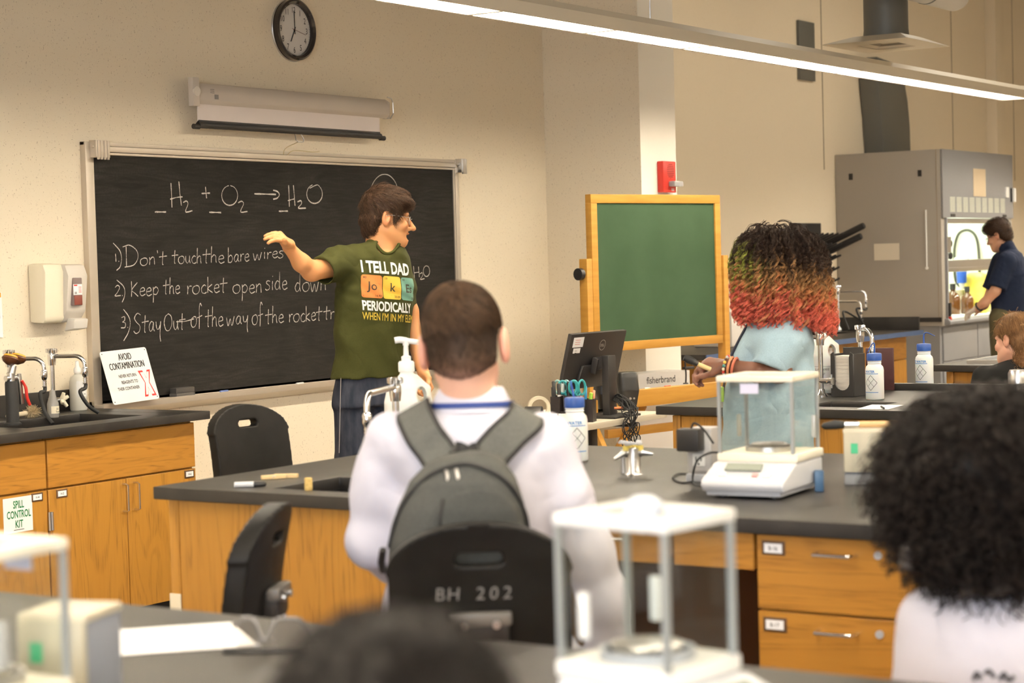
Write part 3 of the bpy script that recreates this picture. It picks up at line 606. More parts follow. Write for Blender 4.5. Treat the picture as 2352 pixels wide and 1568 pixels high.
MB().box(-.3, .3, -.004, -.001, 0, .20).build('sheet', M_PAPER, po); MB().box(-.3, .295, -.0055, -.004, .178, .199).build('header_band', mat('orange_ink', (.75, .33, .03), .8), po)
MB().box(-.3, .285, -.0055, -.004, .085, .165).build('photo', mat('dark_photo_ink', (.07, .03, .025), .6), po)
q = on(4, 775, 1, YA); po.location = (q[0]-.295, YA, q[2])

# ---------------------------------------------------------------- worktops and casework
def slab_hole(mb, x0, x1, y0, y1, z0, z1, h=None):
    if not h: return mb.box(x0, x1, y0, y1, z0, z1)
    o = [(x0, y0), (x1, y0), (x1, y1), (x0, y1)]; i = [(h[0], h[2]), (h[1], h[2]), (h[1], h[3]), (h[0], h[3])]
    vs = [(*p, z1) for p in o]+[(*p, z1) for p in i]+[(*p, z0) for p in o]+[(*p, z0) for p in i]; fs = []
    for k in range(4):
        j = (k+1) % 4; fs += [(k, j, 4+j, 4+k), (8+k, 12+k, 12+j, 8+j), (k, 8+k, 8+j, j), (4+k, 4+j, 12+j, 12+k)]
    return mb.add(vs, fs)
def basin(parent, h, depth=.2):
    x0, x1, y0, y1 = h; mb = MB(); t = .008; z1 = TOP-.035; z0 = z1-depth
    mb.box(x0-t, x0, y0-t, y1+t, z0, z1); mb.box(x1, x1+t, y0-t, y1+t, z0, z1); mb.box(x0, x1, y0-t, y0, z0, z1); mb.box(x0, x1, y1, y1+t, z0, z1); mb.box(x0, x1, y0, y1, z0-t, z0)
    mb.build('sink_basin', mat('sink_black', (.012, .012, .012), .35), parent, world=True)
def worktop(name, label, x0, x1, y0, y1, hole=None, m=None, cat='worktop'):
    t = thing(name, label, cat, ((x0+x1)/2, (y0+y1)/2, TOP-.036))
    mb = MB(); slab_hole(mb, x0, x1, y0, y1, TOP-.036, TOP, hole); mb.build('slab', m or M_RESIN, t, bevel=.0035, world=True)
    if hole: basin(t, hole)
    return t
def frame_y(y):      # panels that face -Y: along X, height Z, out = -Y
    return lambda a, b: None
class Face:
    """draws fittings on an upright face. axis 1: faces -Y at y=pos, s runs along +X. axis 0: faces -X at x=pos, s runs along -Y (left to right seen from the front)"""
    def __init__(s, axis, pos): s.ax = axis; s.p = pos
    def P(s, a, out, z): return (a, s.p-out, z) if s.ax == 1 else (s.p-out, a, z)
    def box(s, mb, a0, a1, z0, z1, o0, o1):
        p = s.P(a0, o0, z0); q = s.P(a1, o1, z1); return mb.box(min(p[0], q[0]), max(p[0], q[0]), min(p[1], q[1]), max(p[1], q[1]), z0, z1)
    def rd(s): return np.array([1., 0, 0]) if s.ax == 1 else np.array([0, -1., 0])
    def pull(s, parent, a, z, L=.1, vert=False, name='handle', m=None):
        d = (0, L/2) if vert else (L/2, 0); pts = [s.P(a+e*d[0], o, z+e*d[1]) for e, o in ((-1, 0), (-1, .022), (-.93, .032), (.93, .032), (1, .022), (1, 0))]
        return MB().tube(pts, .0045, 10).build(name, m or M_CHROME, parent, world=True, smooth=True)
    def holder(s, parent, a, z, txt, w_=.06, h_=.034):
        mb = MB(); s.box(mb, a-w_/2, a+w_/2, z-h_/2, z+h_/2, 0, .003); o = mb.build('label_holder', mat('bronze_label_frame', (.13, .075, .045), .4, .4), parent, world=True, bevel=.001)
        mb = MB(); s.box(mb, a-w_/2+.007, a+w_/2-.007, z-h_/2+.006, z+h_/2-.006, .003, .0042); mb.build('card', M_PAPER, o, world=True)
        ft = MB(); ft.flat = True; ft.text(txt, np.array(s.P(a, .0046, z-.005)), s.rd(), (0, 0, 1), .014, .01, .9); ft.build('lettering', M_INK, o, world=True)
    def panel(s, parent, name, a0, a1, z0, z1, m, th=.019, lift=0.):
        mb = MB(); s.box(mb, a0, a1, z0, z1, lift, lift+th); return mb.build(name, m, parent, bevel=.0015, seg=1, world=True)
def carcass(parent, x0, x1, y0, y1, z0=.1, z1=TOP-.037, m=None, kick=None):
    t = .018; mb = MB(); mb.box(x0, x0+t, y0, y1, z0, z1); mb.box(x1-t, x1, y0, y1, z0, z1); mb.box(x0+t, x1-t, y0, y0+t, z0, z1); mb.box(x0+t, x1-t, y1-t, y1, z0, z1); mb.box(x0+t, x1-t, y0+t, y1-t, z0, z0+t)
    mb.build('body', m or M_OAKV, parent, world=True)
    k = kick or (x0+.05, x1-.01, y0+.05, y1-.01); MB().box(*k, 0, z0).build('toe_kick', M_BLKR, parent, world=True)

# counter under the soap dispenser
HOLE1 = (5.58, 6.25, 6.05, 6.44)
wt = worktop('sink_worktop', 'black resin counter top with an inset sink beside the chalkboard', 3.6, 6.52, 5.905, YA-.002, HOLE1)
MB().box(3.6, 6.40, YA-.022, YA-.002, TOP, TOP+.095).build('backsplash', M_RESIN, wt, bevel=.002, world=True)
MB().box(6.38, 6.50, 5.96, YA-.03, TOP-.001, TOP+.0005).build('drain_board', M_RESIN, wt, world=True)
f = Face(1, 5.97)
c = thing('base_cabinet', 'oak base cabinet with a green-lettered white sign on its door', 'cabinet', (5.25, 6.3, 0))
carcass(c, 4.72, 5.583, 5.972, YA-.01); f.panel(c, 'apron_panel', 4.73, 5.580, .672, .868, M_OAKH); d = f.panel(c, 'door', 4.73, 5.580, .105, .664, M_OAKV)
f2 = Face(1, 5.951); f2.holder(d, 5.525, .643, 'H-4')
mb = MB(); f2.box(mb, 5.345, 5.497, .515, .655, 0, .002); sg = mb.build('sign', M_PAPER, d, world=True, label='white square sign reading spill control kit in green')
ft = MB(); ft.flat = True
for k, (s_, zz) in enumerate((('SPILL', .612), ('CONTROL', .573), ('KIT', .534))): ft.text(s_, (5.424, 5.951-.0026, zz), (1, 0, 0), (0, 0, 1), .042, .022, .62 if k < 2 else .66)
ft.build('sign_lettering', M_INKG, d, world=True)
ft = MB(); ft.flat = True; ft.add([(5.395, 5.9485, .524), (5.45, 5.9485, .524), (5.45, 5.9485, .5265), (5.395, 5.9485, .5265)], [(0, 1, 2, 3)]); ft.build('sign_small_print', M_INK, d, world=True)
c = thing('base_cabinet', 'oak two-door base cabinet with chrome pulls at the counter end', 'cabinet', (6.03, 6.3, 0))
carcass(c, 5.588, 6.462, 5.972, YA-.01); f.panel(c, 'apron_panel', 5.590, 6.462, .672, .868, M_OAKH)
d = f.panel(c, 'door', 5.590, 6.030, .105, .664, M_OAKV); f2.pull(d, 6.008, .585, .115, True); f2.holder(d, 5.66, .643, 'H-5')
mb = MB(); mb.cyl((5.583, 5.944, .50), (5.583, 5.944, .575), .006); mb.cyl((5.597, 5.944, .50), (5.597, 5.944, .575), .006); mb.build('hinge', M_STEEL, d, world=True, smooth=True)
d = f.panel(c, 'door', 6.034, 6.462, .105, .664, M_OAKV); f2.pull(d, 6.075, .585, .115, True); f2.holder(d, 6.42, .643, 'H-6')

# middle bench
HOLE2 = (4.24, 4.55, 3.0, 3.62)
wt = worktop('lab_worktop', 'black resin bench top with a small sink at which the boy sits', 4.145, 5.61, .2, 3.985, HOLE2)
f = Face(0, 4.205); f2 = Face(0, 4.186)
c = thing('bench_cabinet', 'plain oak sink cabinet at the corner of the middle bench', 'cabinet', (4.6, 3.45, 0))
carcass(c, 4.207, 5.55, 2.96, 3.945, kick=(4.26, 5.5, 2.97, 3.9)); f.panel(c, 'front_panel', 2.965, 3.925, .105, .874, M_OAKV)
MB().box(4.19, 5.55, 3.93, 3.968, .02, .876).build('end_panel', M_OAKV, c, world=True, bevel=.0015)
mb = MB(); f.box(mb, 3.930, 3.972, .52, .60, .014, .02); o = mb.build('cover_plate', M_CREAM, c, bevel=.002, world=True)
c = thing('knee_space_apron', 'oak apron with a shallow drawer above the dark knee space', 'drawer unit', (4.6, 2.5, .78))
d = f.panel(c, 'drawer', 2.325, 2.95, .786, .874, M_OAKH); f2.pull(d, 2.47, .845, .1)
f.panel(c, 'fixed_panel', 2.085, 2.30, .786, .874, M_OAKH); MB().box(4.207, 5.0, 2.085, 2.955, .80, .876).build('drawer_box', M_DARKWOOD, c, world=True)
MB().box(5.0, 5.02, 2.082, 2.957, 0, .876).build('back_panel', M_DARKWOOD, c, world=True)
c = thing('drawer_cabinet', 'oak cabinet of stacked drawers with chrome pulls, labels and locks', 'cabinet', (4.6, 1.85, 0))
carcass(c, 4.207, 5.55, 1.645, 2.078, kick=(4.26, 5.5, 1.65, 2.07))
for (za, zb_, tx) in ((.697, .872, 'B-16'), (.513, .690, 'B-17'), (.31, .506, 'B-18'), (.105, .303, 'B-19')):
    d = f.panel(c, 'drawer', 1.648, 2.076, za, zb_, M_OAKH)
    f2.holder(d, 2.032, zb_-.03, tx); f2.pull(d, 1.872, zb_-.036, .098); MB().cyl((4.186, 1.768, zb_-.032), (4.180, 1.768, zb_-.032), .0095).build('lock', M_GREYP, d, world=True)
c = thing('drawer_cabinet', 'oak drawer cabinet half hidden behind the big dark curly head', 'cabinet', (4.6, 1.2, 0))
carcass(c, 4.207, 5.55, .75, 1.640, kick=(4.26, 5.5, .8, 1.63))
for (za, zb_) in ((.697, .872), (.513, .690), (.31, .506), (.105, .303)): f2.pull(f.panel(c, 'drawer', .76, 1.637, za, zb_, M_OAKH), 1.2, zb_-.036, .098)

# near bench, third bench, fourth bench
wt = worktop('lab_worktop', 'black resin bench top across the bottom of the view carrying two balances', 1.2, 2.645, -1.2, 3.98)
c = thing('bench_cabinet', 'oak casework under the nearest bench', 'cabinet', (1.9, 1.4, 0)); carcass(c, 1.75, 2.58, -1.1, 3.93); Face(0, 1.75).panel(c, 'front_panel', -1.1, 3.93, .11, .87, M_OAKV, lift=.001)
HOLE3 = (7.33, 7.62, 3.12, 3.42)
wt = worktop('lab_worktop', 'black resin bench top behind the girl holding soap, paper towels and wash bottles', 7.205, 8.70, .3, 4.03, HOLE3)
MB().box(8.3, 8.33, 2.9, 3.9, TOP, TOP+.03).build('raised_curb', M_RESIN, wt, world=True, bevel=.003)
f = Face(0, 7.262)
c = thing('bench_cabinet', 'oak casework under the third bench, its grain running upright', 'cabinet', (7.9, 2.3, 0)); carcass(c, 7.265, 8.62, .4, 3.94, kick=(7.3, 8.6, .45, 3.9)); f.panel(c, 'front_panel', .41, 3.93, .105, .872, M_OAKV)
MB().box(7.245, 8.62, 3.935, 3.972, .02, .874).build('end_panel', M_OAKV, c, world=True, bevel=.0015)
wt = worktop('lab_worktop', 'black bench top with a pale wet surface beside the woman with the hair bun', 10.17, 11.7, .3, 3.955, m=M_RESIN)
c = thing('bench_cabinet', 'oak casework of the farthest bench, by the fume hood', 'cabinet', (10.9, 2.1, 0)); carcass(c, 10.25, 11.6, .4, 3.88, kick=(10.3, 11.5, .5, 3.8)); Face(0, 10.249).panel(c, 'front_panel', .41, 3.86, .105, .872, M_OAKV)
MB().box(10.232, 11.6, 3.865, 3.905, .02, .874).build('end_panel', M_OAKV, c, world=True, bevel=.0015)

# counter along the far wall
HOLE4 = (13.2, 14.5, 6.25, 6.75)
wt = worktop('sink_worktop', 'black counter top with a blue front edge on the far wall beside the grey hood', 11.1, 14.80, 5.835, YB-.002, HOLE4)
MB().box(11.1, 14.80, 5.828, 5.8345, TOP-.037, TOP-.001).build('blue_edge', M_BLUE, wt, world=True)
MB().box(14.775, 14.80, 5.86, YB-.004, TOP, TOP+.105).build('side_splash', M_RESIN, wt, world=True, bevel=.003)
MB().box(11.1, 14.77, YB-.025, YB-.004, TOP, TOP+.105).build('backsplash', M_RESIN, wt, world=True, bevel=.003)
f = Face(1, 5.97); f2 = Face(1, 5.951)
for i, (xa, xb, lab) in enumerate(((11.18, 12.05, 'oak cabinet under the blue-edged counter, behind the easel post'), (12.06, 13.40, 'oak cabinet of the blue-edged counter with a small white label'), (13.41, 14.74, 'oak two-door cabinet at the hood end of the blue-edged counter'))):
    c = thing('base_cabinet', lab, 'cabinet', ((xa+xb)/2, 6.4, 0)); carcass(c, xa, xb, 5.972, YB-.02); f.panel(c, 'apron_panel', xa+.005, xb-.005, .69, .872, M_OAKH)
    xm = (xa+xb)/2 if i != 2 else 14.27
    for k, (u0, u1) in enumerate(((xa+.005, xm-.002), (xm+.002, xb-.005))):
        d = f.panel(c, 'door', u0, u1, .105, .684, M_OAKV); f2.pull(d, xm+(-.05 if k == 0 else .05), .545, .16, True)
    if i == 1: mb = MB(); f2.box(mb, 13.25, 13.31, .80, .85, 0, .003); mb.build('sticker', M_PAPER, c, world=True)

# ================================================================ fume hood and the far corner
HX0, HX1, HY0, HY1, HZ1 = 16.69, 18.55, 6.37, YB-.005, 2.44
OX0, OX1, OZ0, OZ1 = 16.80, 18.36, .935, 1.83
hd = thing('fume_hood', 'tall grey fume hood with a brightly lit work chamber', 'fume hood', ((HX0+HX1)/2, (HY0+HY1)/2, 0))
mb = MB(); mb.box(HX0, OX0-.028, HY0+.021, HY1, .87, HZ1); mb.build('side_panel', M_HOODM, hd, bevel=.006, world=True)
mb = MB(); mb.box(OX1+.03, HX1, HY0+.02, HY1, .87, HZ1); mb.build('side_panel', M_HOODM, hd, bevel=.006, world=True)
for xa in (OX0-.03, OX1): MB().box(xa, xa+.03, HY0, HY0+.028, .87, OZ1).build('jamb', M_HOODL, hd, bevel=.004, world=True)
MB().box(HX0+.002, HX1-.002, HY0, HY0+.02, OZ1, HZ1).build('upper_front', M_HOODL, hd, bevel=.004, world=True)
MB().box(HX0+.04, HX1-.04, HY0+.03, HY1-.005, HZ1-.02, HZ1-.003).build('top_panel', M_HOODM, hd, world=True)
M_LINER = mat('white_liner', (.82, .82, .74), .5)
mb = MB(); mb.box(OX0, OX1, HY1-.25, HY1-.24, OZ0, OZ1+.3); mb.box(OX0-.005, OX0, HY0+.03, HY1-.24, OZ0, OZ1+.3); mb.box(OX1, OX1+.005, HY0+.03, HY1-.24, OZ0, OZ1+.3); mb.box(OX0, OX1, HY0+.03, HY1-.24, OZ1+.29, OZ1+.3); mb.build('liner', M_LINER, hd, world=True)
MB().box(OX0+.15, OX1-.15, HY0+.2, HY0+.45, OZ1+.26, OZ1+.285).build('hood_lamp', mat('hood_tube_glow', (.9, .95, .85), .5, emit=(.90, 1., .80), es=13.), hd, world=True)
MB().box(OX0, OX1, HY0+.02, HY1-.24, OZ0-.05, OZ0).build('work_surface', M_PAPER, hd, world=True)
MB().prism([(HY0-.03, .88), (HY0+.06, .87), (HY0+.06, .935), (HY0-.01, .93), (HY0-.035, .905)], 0, HX0+.04, HX1-.04).build('airfoil_sill', M_HOODL, hd, bevel=.004, world=True)
mb = MB(); mb.box(OX0, OX1, HY0+.03, HY0+.055, 1.345, 1.452); mb.box(OX0, OX1, HY0+.015, HY0+.03, 1.36, 1.385); mb.box(OX0, OX1, HY0+.03, HY0+.05, OZ1-.05, OZ1); mb.build('sash_rail', M_STEEL, hd, bevel=.004, world=True)
MB().box(OX0+.01, OX1-.01, HY0+.04, HY0+.046, 1.452, OZ1-.05).build('sash_glass', M_GLASS, hd, world=True)
ft = MB(); ft.flat = True
for i in range(9):
    for k in range(11):
        x = 16.86+i*.165; z = 1.885+k*.0125; ft.add([(x, HY0-.001, z), (x+.125, HY0-.001, z), (x+.125, HY0-.001, z+.006), (x, HY0-.001, z+.006)], [(0, 1, 2, 3)])
ft.build('grille', mat('grille_slots', (.62, .64, .52), .6), hd, world=True)
def decal(parent, name, x0, x1, z0, z1, m, y=HY0, th=.004, lab=None): return MB().box(x0, x1, y-th, y, z0, z1).build(name, m, parent, world=True, label=lab)
decal(hd, 'taped_paper', 17.46, 17.78, 2.03, 2.285, mat('yellowed_paper', (.60, .48, .33), .9), lab='yellowed paper taped over the louvred grille')
decal(hd, 'rocker_switch', 18.33, 18.40, 2.03, 2.13, M_WHITE, th=.012); decal(hd, 'monitor_box', 18.50, 18.545, 1.99, 2.12, M_WHITE, th=.03); decal(hd, 'monitor_slot', 18.47, 18.50, 1.99, 2.12, M_BLK, th=.012)
decal(hd, 'name_plate', 16.87, 16.98, 1.84, 1.865, M_BLK); decal(hd, 'name_plate', 18.24, 18.34, 1.84, 1.865, M_BLK)
def side_decal(name, y0, y1, z0, z1, m, th=.004, lab=None): return MB().box(HX0-th, HX0, y0, y1, z0, z1).build(name, m, hd, world=True, label=lab)
side_decal('access_slot', 7.225, 7.262, 2.205, 2.262, M_BLK); side_decal('access_slot', 6.565, 6.60, 2.205, 2.262, M_BLK)
side_decal('notice', 6.79, 7.03, 1.467, 1.617, mat('curled_cream_paper', (.74, .66, .53), .9), lab='blank cream notice taped to the flat side')
side_decal('seam', 6.425, 6.430, .9, HZ1, M_SEAM, .002); mb = MB(); mb.tube([(HX0-.006, 6.53, 1.905), (HX0-.006, 6.53, 1.40)], .007, 8); mb.lathe([(.004, -.004), (.014, -.004), (.014, .004), (.004, .004)], (HX0-.006, 6.53, 1.387), 16, axis=0); mb.build('sash_chain', M_WHITE, hd, world=True)
MB().box(HX0-.012, HX0, 6.40, 6.78, .905, .945).build('dark_trim', M_BLK, hd, world=True)
decal(hd, 'gas_outlet', OX0-.028, OX0-.008, 1.52, 1.66, M_STEEL, th=.03); decal(hd, 'lower_outlet', OX0-.028, OX0-.002, .95, 1.07, M_BLK, th=.02); decal(hd, 'red_tag', OX0-.026, OX0-.002, .90, .948, M_RED, th=.022)
for z_ in (1.60, 1.49): MB().lathe([(.03, -.012), (.034, 0), (.03, .012)], (OX0+.07, HY0+.01, z_), 16, axis=1).build('valve_knob', M_BLK, hd, world=True)
hc = MB(); hc.box(HX0+.02, HX1-.02, HY0+.06, HY1, 0, .87); hc.build('base_body', M_HOODL, hd, world=True)
for (xa, xb) in ((16.76, 17.62), (17.64, 18.50)):
    MB().box(xa, xb, HY0+.045, HY0+.06, .55, .85).build('base_panel', M_HOODL, hd, bevel=.002, world=True)
    for k, (u0, u1) in enumerate(((xa, (xa+xb)/2-.004), ((xa+xb)/2+.004, xb))):
        d = MB().box(u0, u1, HY0+.045, HY0+.06, .06, .54).build('base_door', M_HOODL, hd, bevel=.002, world=True); Face(1, HY0+.045).pull(d, u1-.05 if k == 0 else u0+.05, .43, .12, True)
        MB().box(u0+.02, u0+.06, HY0+.041, HY0+.045, .47, .51).build('door_tag', M_PAPER, d, world=True)
# things inside the chamber
def hp(px, py, y): return on(px, py, 1, y)
def rect_loop(a, b, y, r=.012, name='x'): pass
hx_ = lambda px, py, X=18.31: on(px, py, 0, X)
pts = [hx_(2192, 600), hx_(2193, 565), hx_(2202, 537), hx_(2220, 528), hx_(2236, 535), hx_(2245, 555), hx_(2249, 600), hx_(2249, 640), hx_(2240, 665), hx_(2215, 662), hx_(2198, 650), hx_(2193, 630)]
tag(MB().tube(smooth_path(pts+[pts[0]], 6), .014, 8).build('grey_gasket_hose', mat('grey_green_hose', (.045, .05, .035), .6), smooth=True), 'grey hose looped on the inside of the fume hood', 'hose')
def bottle(name, label, cat, c, prof, m, cap=None, n=20, group=None):
    t = thing(name, label, cat, c, group=group); MB().lathe(prof, (0, 0, 0), n).build('body', m, t, smooth=True)
    if cap: MB().lathe(cap[0], (0, 0, 0), n).build('cap', cap[1], t, smooth=True, angle=30)
    return t
M_AMB = mat('amber_glass', (.10, .036, .005), .12, coat=.4)
def amber(label, px, y, s=1.):
    p = hp(px, 700, y); return bottle('amber_bottle', label, 'bottle', (p[0], y, OZ0), [(.0, 0), (.05*s, .0), (.055*s, .01), (.055*s, .12*s), (.045*s, .15*s), (.018*s, .18*s), (.018*s, .2*s)], M_AMB, ([(.022*s, .19*s), (.022*s, .235*s), (0, .235*s)], M_BLK), group=None)
amber('brown glass bottle inside the fume hood next to its edge', 2189, 6.62, 1.25); amber('brown glass bottle by the gloved hands in the fume hood', 2222, 6.60, 1.1); amber('small brown bottle behind the gloved hands', 2240, 6.66, .95)
xa, xb = hp(2180, 690, 6.72)[0], hp(2246, 690, 6.72)[0]; zt_ = hp(2215, 664, 6.72)[2]
o = MB().box(xa, xb, 6.72, 6.9, OZ0+.002, zt_).build('white_plastic_bin', M_WHITE, bevel=.012); tag(o, 'white plastic bin standing in the fume hood', 'bin')
M_YBAG = noise_mat('yellow_bag_plastic', (.80, .66, .08), (.86, .75, .2), (9, 9, 9), rough=.4, bump=.4)
yc = on(2252, 690, 0, 18.15); o = sdf_obj('yellow_waste_bag', s_noise(s_box((18.15, yc[1]+.02, OZ0+.19), (.12, .11, .185), .05), .012, 9., 3), (17.9, yc[1]-.2, OZ0-.03), (18.35, yc[1]+.25, OZ0+.5), .014, M_YBAG); tag(o, 'yellow plastic bag standing beside the white bin in the fume hood', 'bag')
p = hp(2209, 640, 6.68); t = thing('funnel_bottle', 'squeeze bottle with a blue collar standing upside down on the white bin', 'bottle', (p[0], 6.68, zt_+.062))
MB().lathe([(0, -.06), (.018, -.05), (.03, .0)], n=16).build('spout', M_WHITE, t, smooth=True); MB().lathe([(.045, .0), (.05, .1), (.05, .11), (0, .11)], n=16).build('blue_collar', mat('bright_blue_plastic', (.02, .10, .5), .4), t, smooth=True); MB().lathe([(.05, .11), (.07, .18), (.07, .24), (0, .26)], n=16).build('body', M_JUG, t, smooth=True)
MB_ = MB().box(17.0, 17.55, 6.42, 6.66, OZ0+.001, OZ0+.008); tag(MB_.build('bench_pad', mat('white_bench_pad', (.88, .88, .82), .9)), 'white absorbent pad on the hood work surface', 'pad')
dx0, dx1 = on(2030, 345, 1, 7.20)[0], on(2092, 345, 1, 7.20)[0]
tag(MB().prism([(dx0, HZ1+.004), (dx1, HZ1+.004), (dx1-.01, 2.75), (dx1-.05, 2.98), (dx1-.12, 3.16), (dx1-.24, 3.32), (dx0-.12, 3.36), (dx0-.10, 3.1), (dx0-.04, 2.8)], 1, 7.20, YB-.012).build('exhaust_duct', M_DUCT, bevel=.008), 'dark rectangular exhaust duct rising along the wall from the fume hood', 'duct')
tag(MB().box(15.93, 16.25, YB-.03, YB-.001, 3.08, 3.60).build('wall_plate', M_DUCT, bevel=.004), 'dark metal plate on the wall at the top of the exhaust duct', 'panel')
vd = thing('ceiling_diffuser', 'square white air diffuser on a dark round duct', 'air vent', (11.40, 4.695, 2.80))
MB().lathe([(.14, .05), (.135, .10), (.135, ZC-2.80)], n=32).build('duct_neck', M_DUCT, vd, smooth=True)
mb = MB(); mb.add([(-.35, -.275, 0), (.35, -.275, 0), (.35, .275, 0), (-.35, .275, 0), (-.15, -.15, .055), (.15, -.15, .055), (.15, .15, .055), (-.15, .15, .055), (-.16, -.13, 0), (.16, -.13, 0), (.16, .13, 0), (-.16, .13, 0)],
   [(0, 1, 5, 4), (1, 2, 6, 5), (2, 3, 7, 6), (3, 0, 4, 7), (0, 8, 9, 1), (1, 9, 10, 2), (2, 10, 11, 3), (3, 11, 8, 0)]); mb.build('plate', M_HOUS, vd)
for k, (a, b, z) in enumerate(((.16, .13, .002), (.115, .09, .012), (.07, .05, .02))):
    m_ = MB(); m_.add([(-a, -b, z), (a, -b, z), (a, b, z), (-a, b, z), (-a+.035, -b+.03, z+.02), (a-.035, -b+.03, z+.02), (a-.035, b-.03, z+.02), (-a+.035, b-.03, z+.02)], [(0, 1, 5, 4), (1, 2, 6, 5), (2, 3, 7, 6), (3, 0, 4, 7)]); m_.build('vane', M_HOUS if k != 1 else mat('vane_painted_shade', (.30, .26, .2), .5), vd)  # middle vane: darker copy of the housing colour, shade painted in
pe = dep(2196, -10, 12.3); o = thing('insulated_pipe', 'round white insulated duct ending beside the air diffuser', 'duct', tuple(pe))
m_ = MB(); m_.tube([(-2.2, 0, 0), (-1., 0, 0), (-.04, 0, 0), (0, 0, 0), (.001, 0, 0)], [.10, .10, .10, .09, .02], 32); m_.build('jacket', mat('white_pipe_jacket', (.62, .58, .52), .5), o, smooth=True, angle=50); MB().tube([(-.52, 0, 0), (-.50, 0, 0)], .1025, 32).build('joint_band', M_DUCT, o)
al = thing('fire_alarm', 'red fire alarm horn with a clear strobe on the cream pillar', 'fire alarm', (10.855, YS, 2.045))
MB().box(-.083, .083, -.045, 0, -.098, .098).build('body', M_RED, al, bevel=.008)
ft = MB(); ft.flat = True
for k in range(9):
    z = .075-.011*k; w_ = math.sqrt(max(.047**2-(z-.035)**2, 1e-5)); ft.add([(-w_+.01, -.0458, z), (w_+.01, -.0458, z), (w_+.01, -.0458, z+.0045), (-w_+.01, -.0458, z+.0045)], [(0, 1, 2, 3)])
ft.build('horn_grille', mat('dark_red_slots', (.16, .01, .008), .6), al)
MB().box(-.02, .10, -.09, -.045, -.062, -.026).build('strobe', mat('strobe_lens', (.85, .85, .85), .1, trans=.6), al, bevel=.01)
ft = MB(); ft.flat = True; ft.text('FIRE', (.035, -.0458, -.088), (1, 0, 0), (0, 0, 1), .024, .015, .9); ft.build('lettering', M_WHITE, al)
# drying rack of pegs over the far sink
dr = thing('drying_rack', 'black peg drying rack on the wall over the far sink', 'drying rack', (15.85, YB, 1.3))
MB().box(15.72, 16.30, YB-.03, YB-.002, 1.20, 1.815).build('backboard', M_BLK, dr, bevel=.004, world=True)
MB().prism([(YB-.03, 1.22), (YB-.12, 1.22), (YB-.12, 1.62), (YB-.03, 1.70)], 0, 15.5, 16.02).build('drip_cover', mat('grey_black_plastic', (.05, .047, .045), .4), dr, bevel=.02, world=True)
for r_, (z_, L_) in enumerate(((1.60, .30), (1.52, .28), (1.44, .22), (1.34, .2), (1.24, .2))):
    for c_ in range(6):
        x = 15.74+c_*.105; big = c_ == 5 and r_ < 2; m_ = MB(); a = np.array([x, YB-.03, z_]); d_ = np.array([0, -.92, .39]); Lk = L_ * (1.55 if big else 1.)
        m_.tube([a, a+d_*Lk*.97, a+d_*Lk], [.030 if big else .010]*2+[.026 if big else .006], 10); m_.build('peg', M_BLK, dr, world=True, smooth=True, angle=50)

# ================================================================ faucets
def faucet(label, base, top, arms, name='lab_faucet', handle=None, rr=.0105, group=None):
    """arms: list of (dx,dy,reach,z of the arm,drop,hose points or None), local to the base"""
    t = thing(name, label, 'faucet', base); h = top-base[2]
    MB().lathe([(0, 0), (.028, 0), (.028, .008), (.018, .02), (.014, .035), (.0, .035)], n=20).build('base_flange', M_CHROME, t, smooth=True, angle=35)
    MB().cyl((0, 0, .02), (0, 0, h-.055), rr).build('post', M_CHROME, t, smooth=True, angle=50)
    m_ = MB(); m_.lathe([(.0, h-.075), (.016, h-.075), (.019, h-.05), (.019, h-.03), (.016, h-.022), (.023, h-.02), (.025, h-.008), (.021, h), (0, h)], n=20)
    for k in range(8): a = k*math.pi/4; m_.cyl((.022*math.cos(a), .022*math.sin(a), h-.018), (.022*math.cos(a), .022*math.sin(a), h-.002), .004, n=8)
    m_.build('vacuum_breaker', M_CHROME, t, smooth=True, angle=35)
    for (dx, dy, R, z, drop, hose) in arms:
        l_ = math.hypot(dx, dy); dx /= l_; dy /= l_; P = lambda r, zz: (dx*r, dy*r, zz); za = h+z
        path = [P(.01, za)]+[P(r, za) for r in (.3*R, .6*R)]+[P(R-.045+.045*math.sin(a), za-.045+.045*math.cos(a)) for a in np.linspace(0, math.pi/2, 7)]+[P(R, za-drop*.6)]
        s_ = MB().tube(path, .0095, 14).build('spout', M_CHROME, t, smooth=True)
        n_ = MB(); n_.lathe([(.0, 0), (.007, 0)]+[(r, -.0045*k) for k in range(1, 9) for r in ((.0075, .0095) if k % 2 else (.0095, .0075))][:14]+[(.012, -.042), (.014, -.05), (.014, -.075), (.0105, -.085), (0, -.085)][::1], P(R, za-drop*.6-.0), 16)
        n_ = MB(); zz = za-drop*.6; n_.lathe([(.0105, zz), (.0145, zz-.008), (.0145, zz-.03), (.011, zz-.04)]+[(.0085 if k % 2 else .0105, zz-.04-.005*k) for k in range(1, 8)]+[(.006, zz-.078), (0, zz-.078)], P(R, 0), 16); n_.build('nozzle', M_CHROME, t, smooth=True, angle=50)
        if hose is not None:
            hp_ = smooth_path([P(R, zz-.05), P(R, zz-.09)]+[tuple(np.array(q)-np.array(base)) for q in hose], 8); MB().tube(hp_, .0085, 12).build('hose', M_BLKR, t, smooth=True)
    if handle:
        for (a, b, zz) in handle:
            m_ = MB(); d_ = np.array([a, b, 0.])/math.hypot(a, b); o_ = np.array([0, 0, zz]); m_.cyl(o_, o_+d_*.05, .012); m_.cyl(o_+d_*.05, o_+d_*.075, .016)
            for k in range(4): u = np.cross(d_, (0, 0, 1))*math.cos(k*math.pi/2)+np.array([0, 0, 1])*math.sin(k*math.pi/2); m_.cyl(o_+d_*.065, o_+d_*.065+u*.03, .0045, n=8)
            m_.build('valve_handle', M_CHROME, t, smooth=True, angle=40)
    return t
q = on(118, 800, 1, 6.5); q2 = on(225, 947, 1, 6.33)
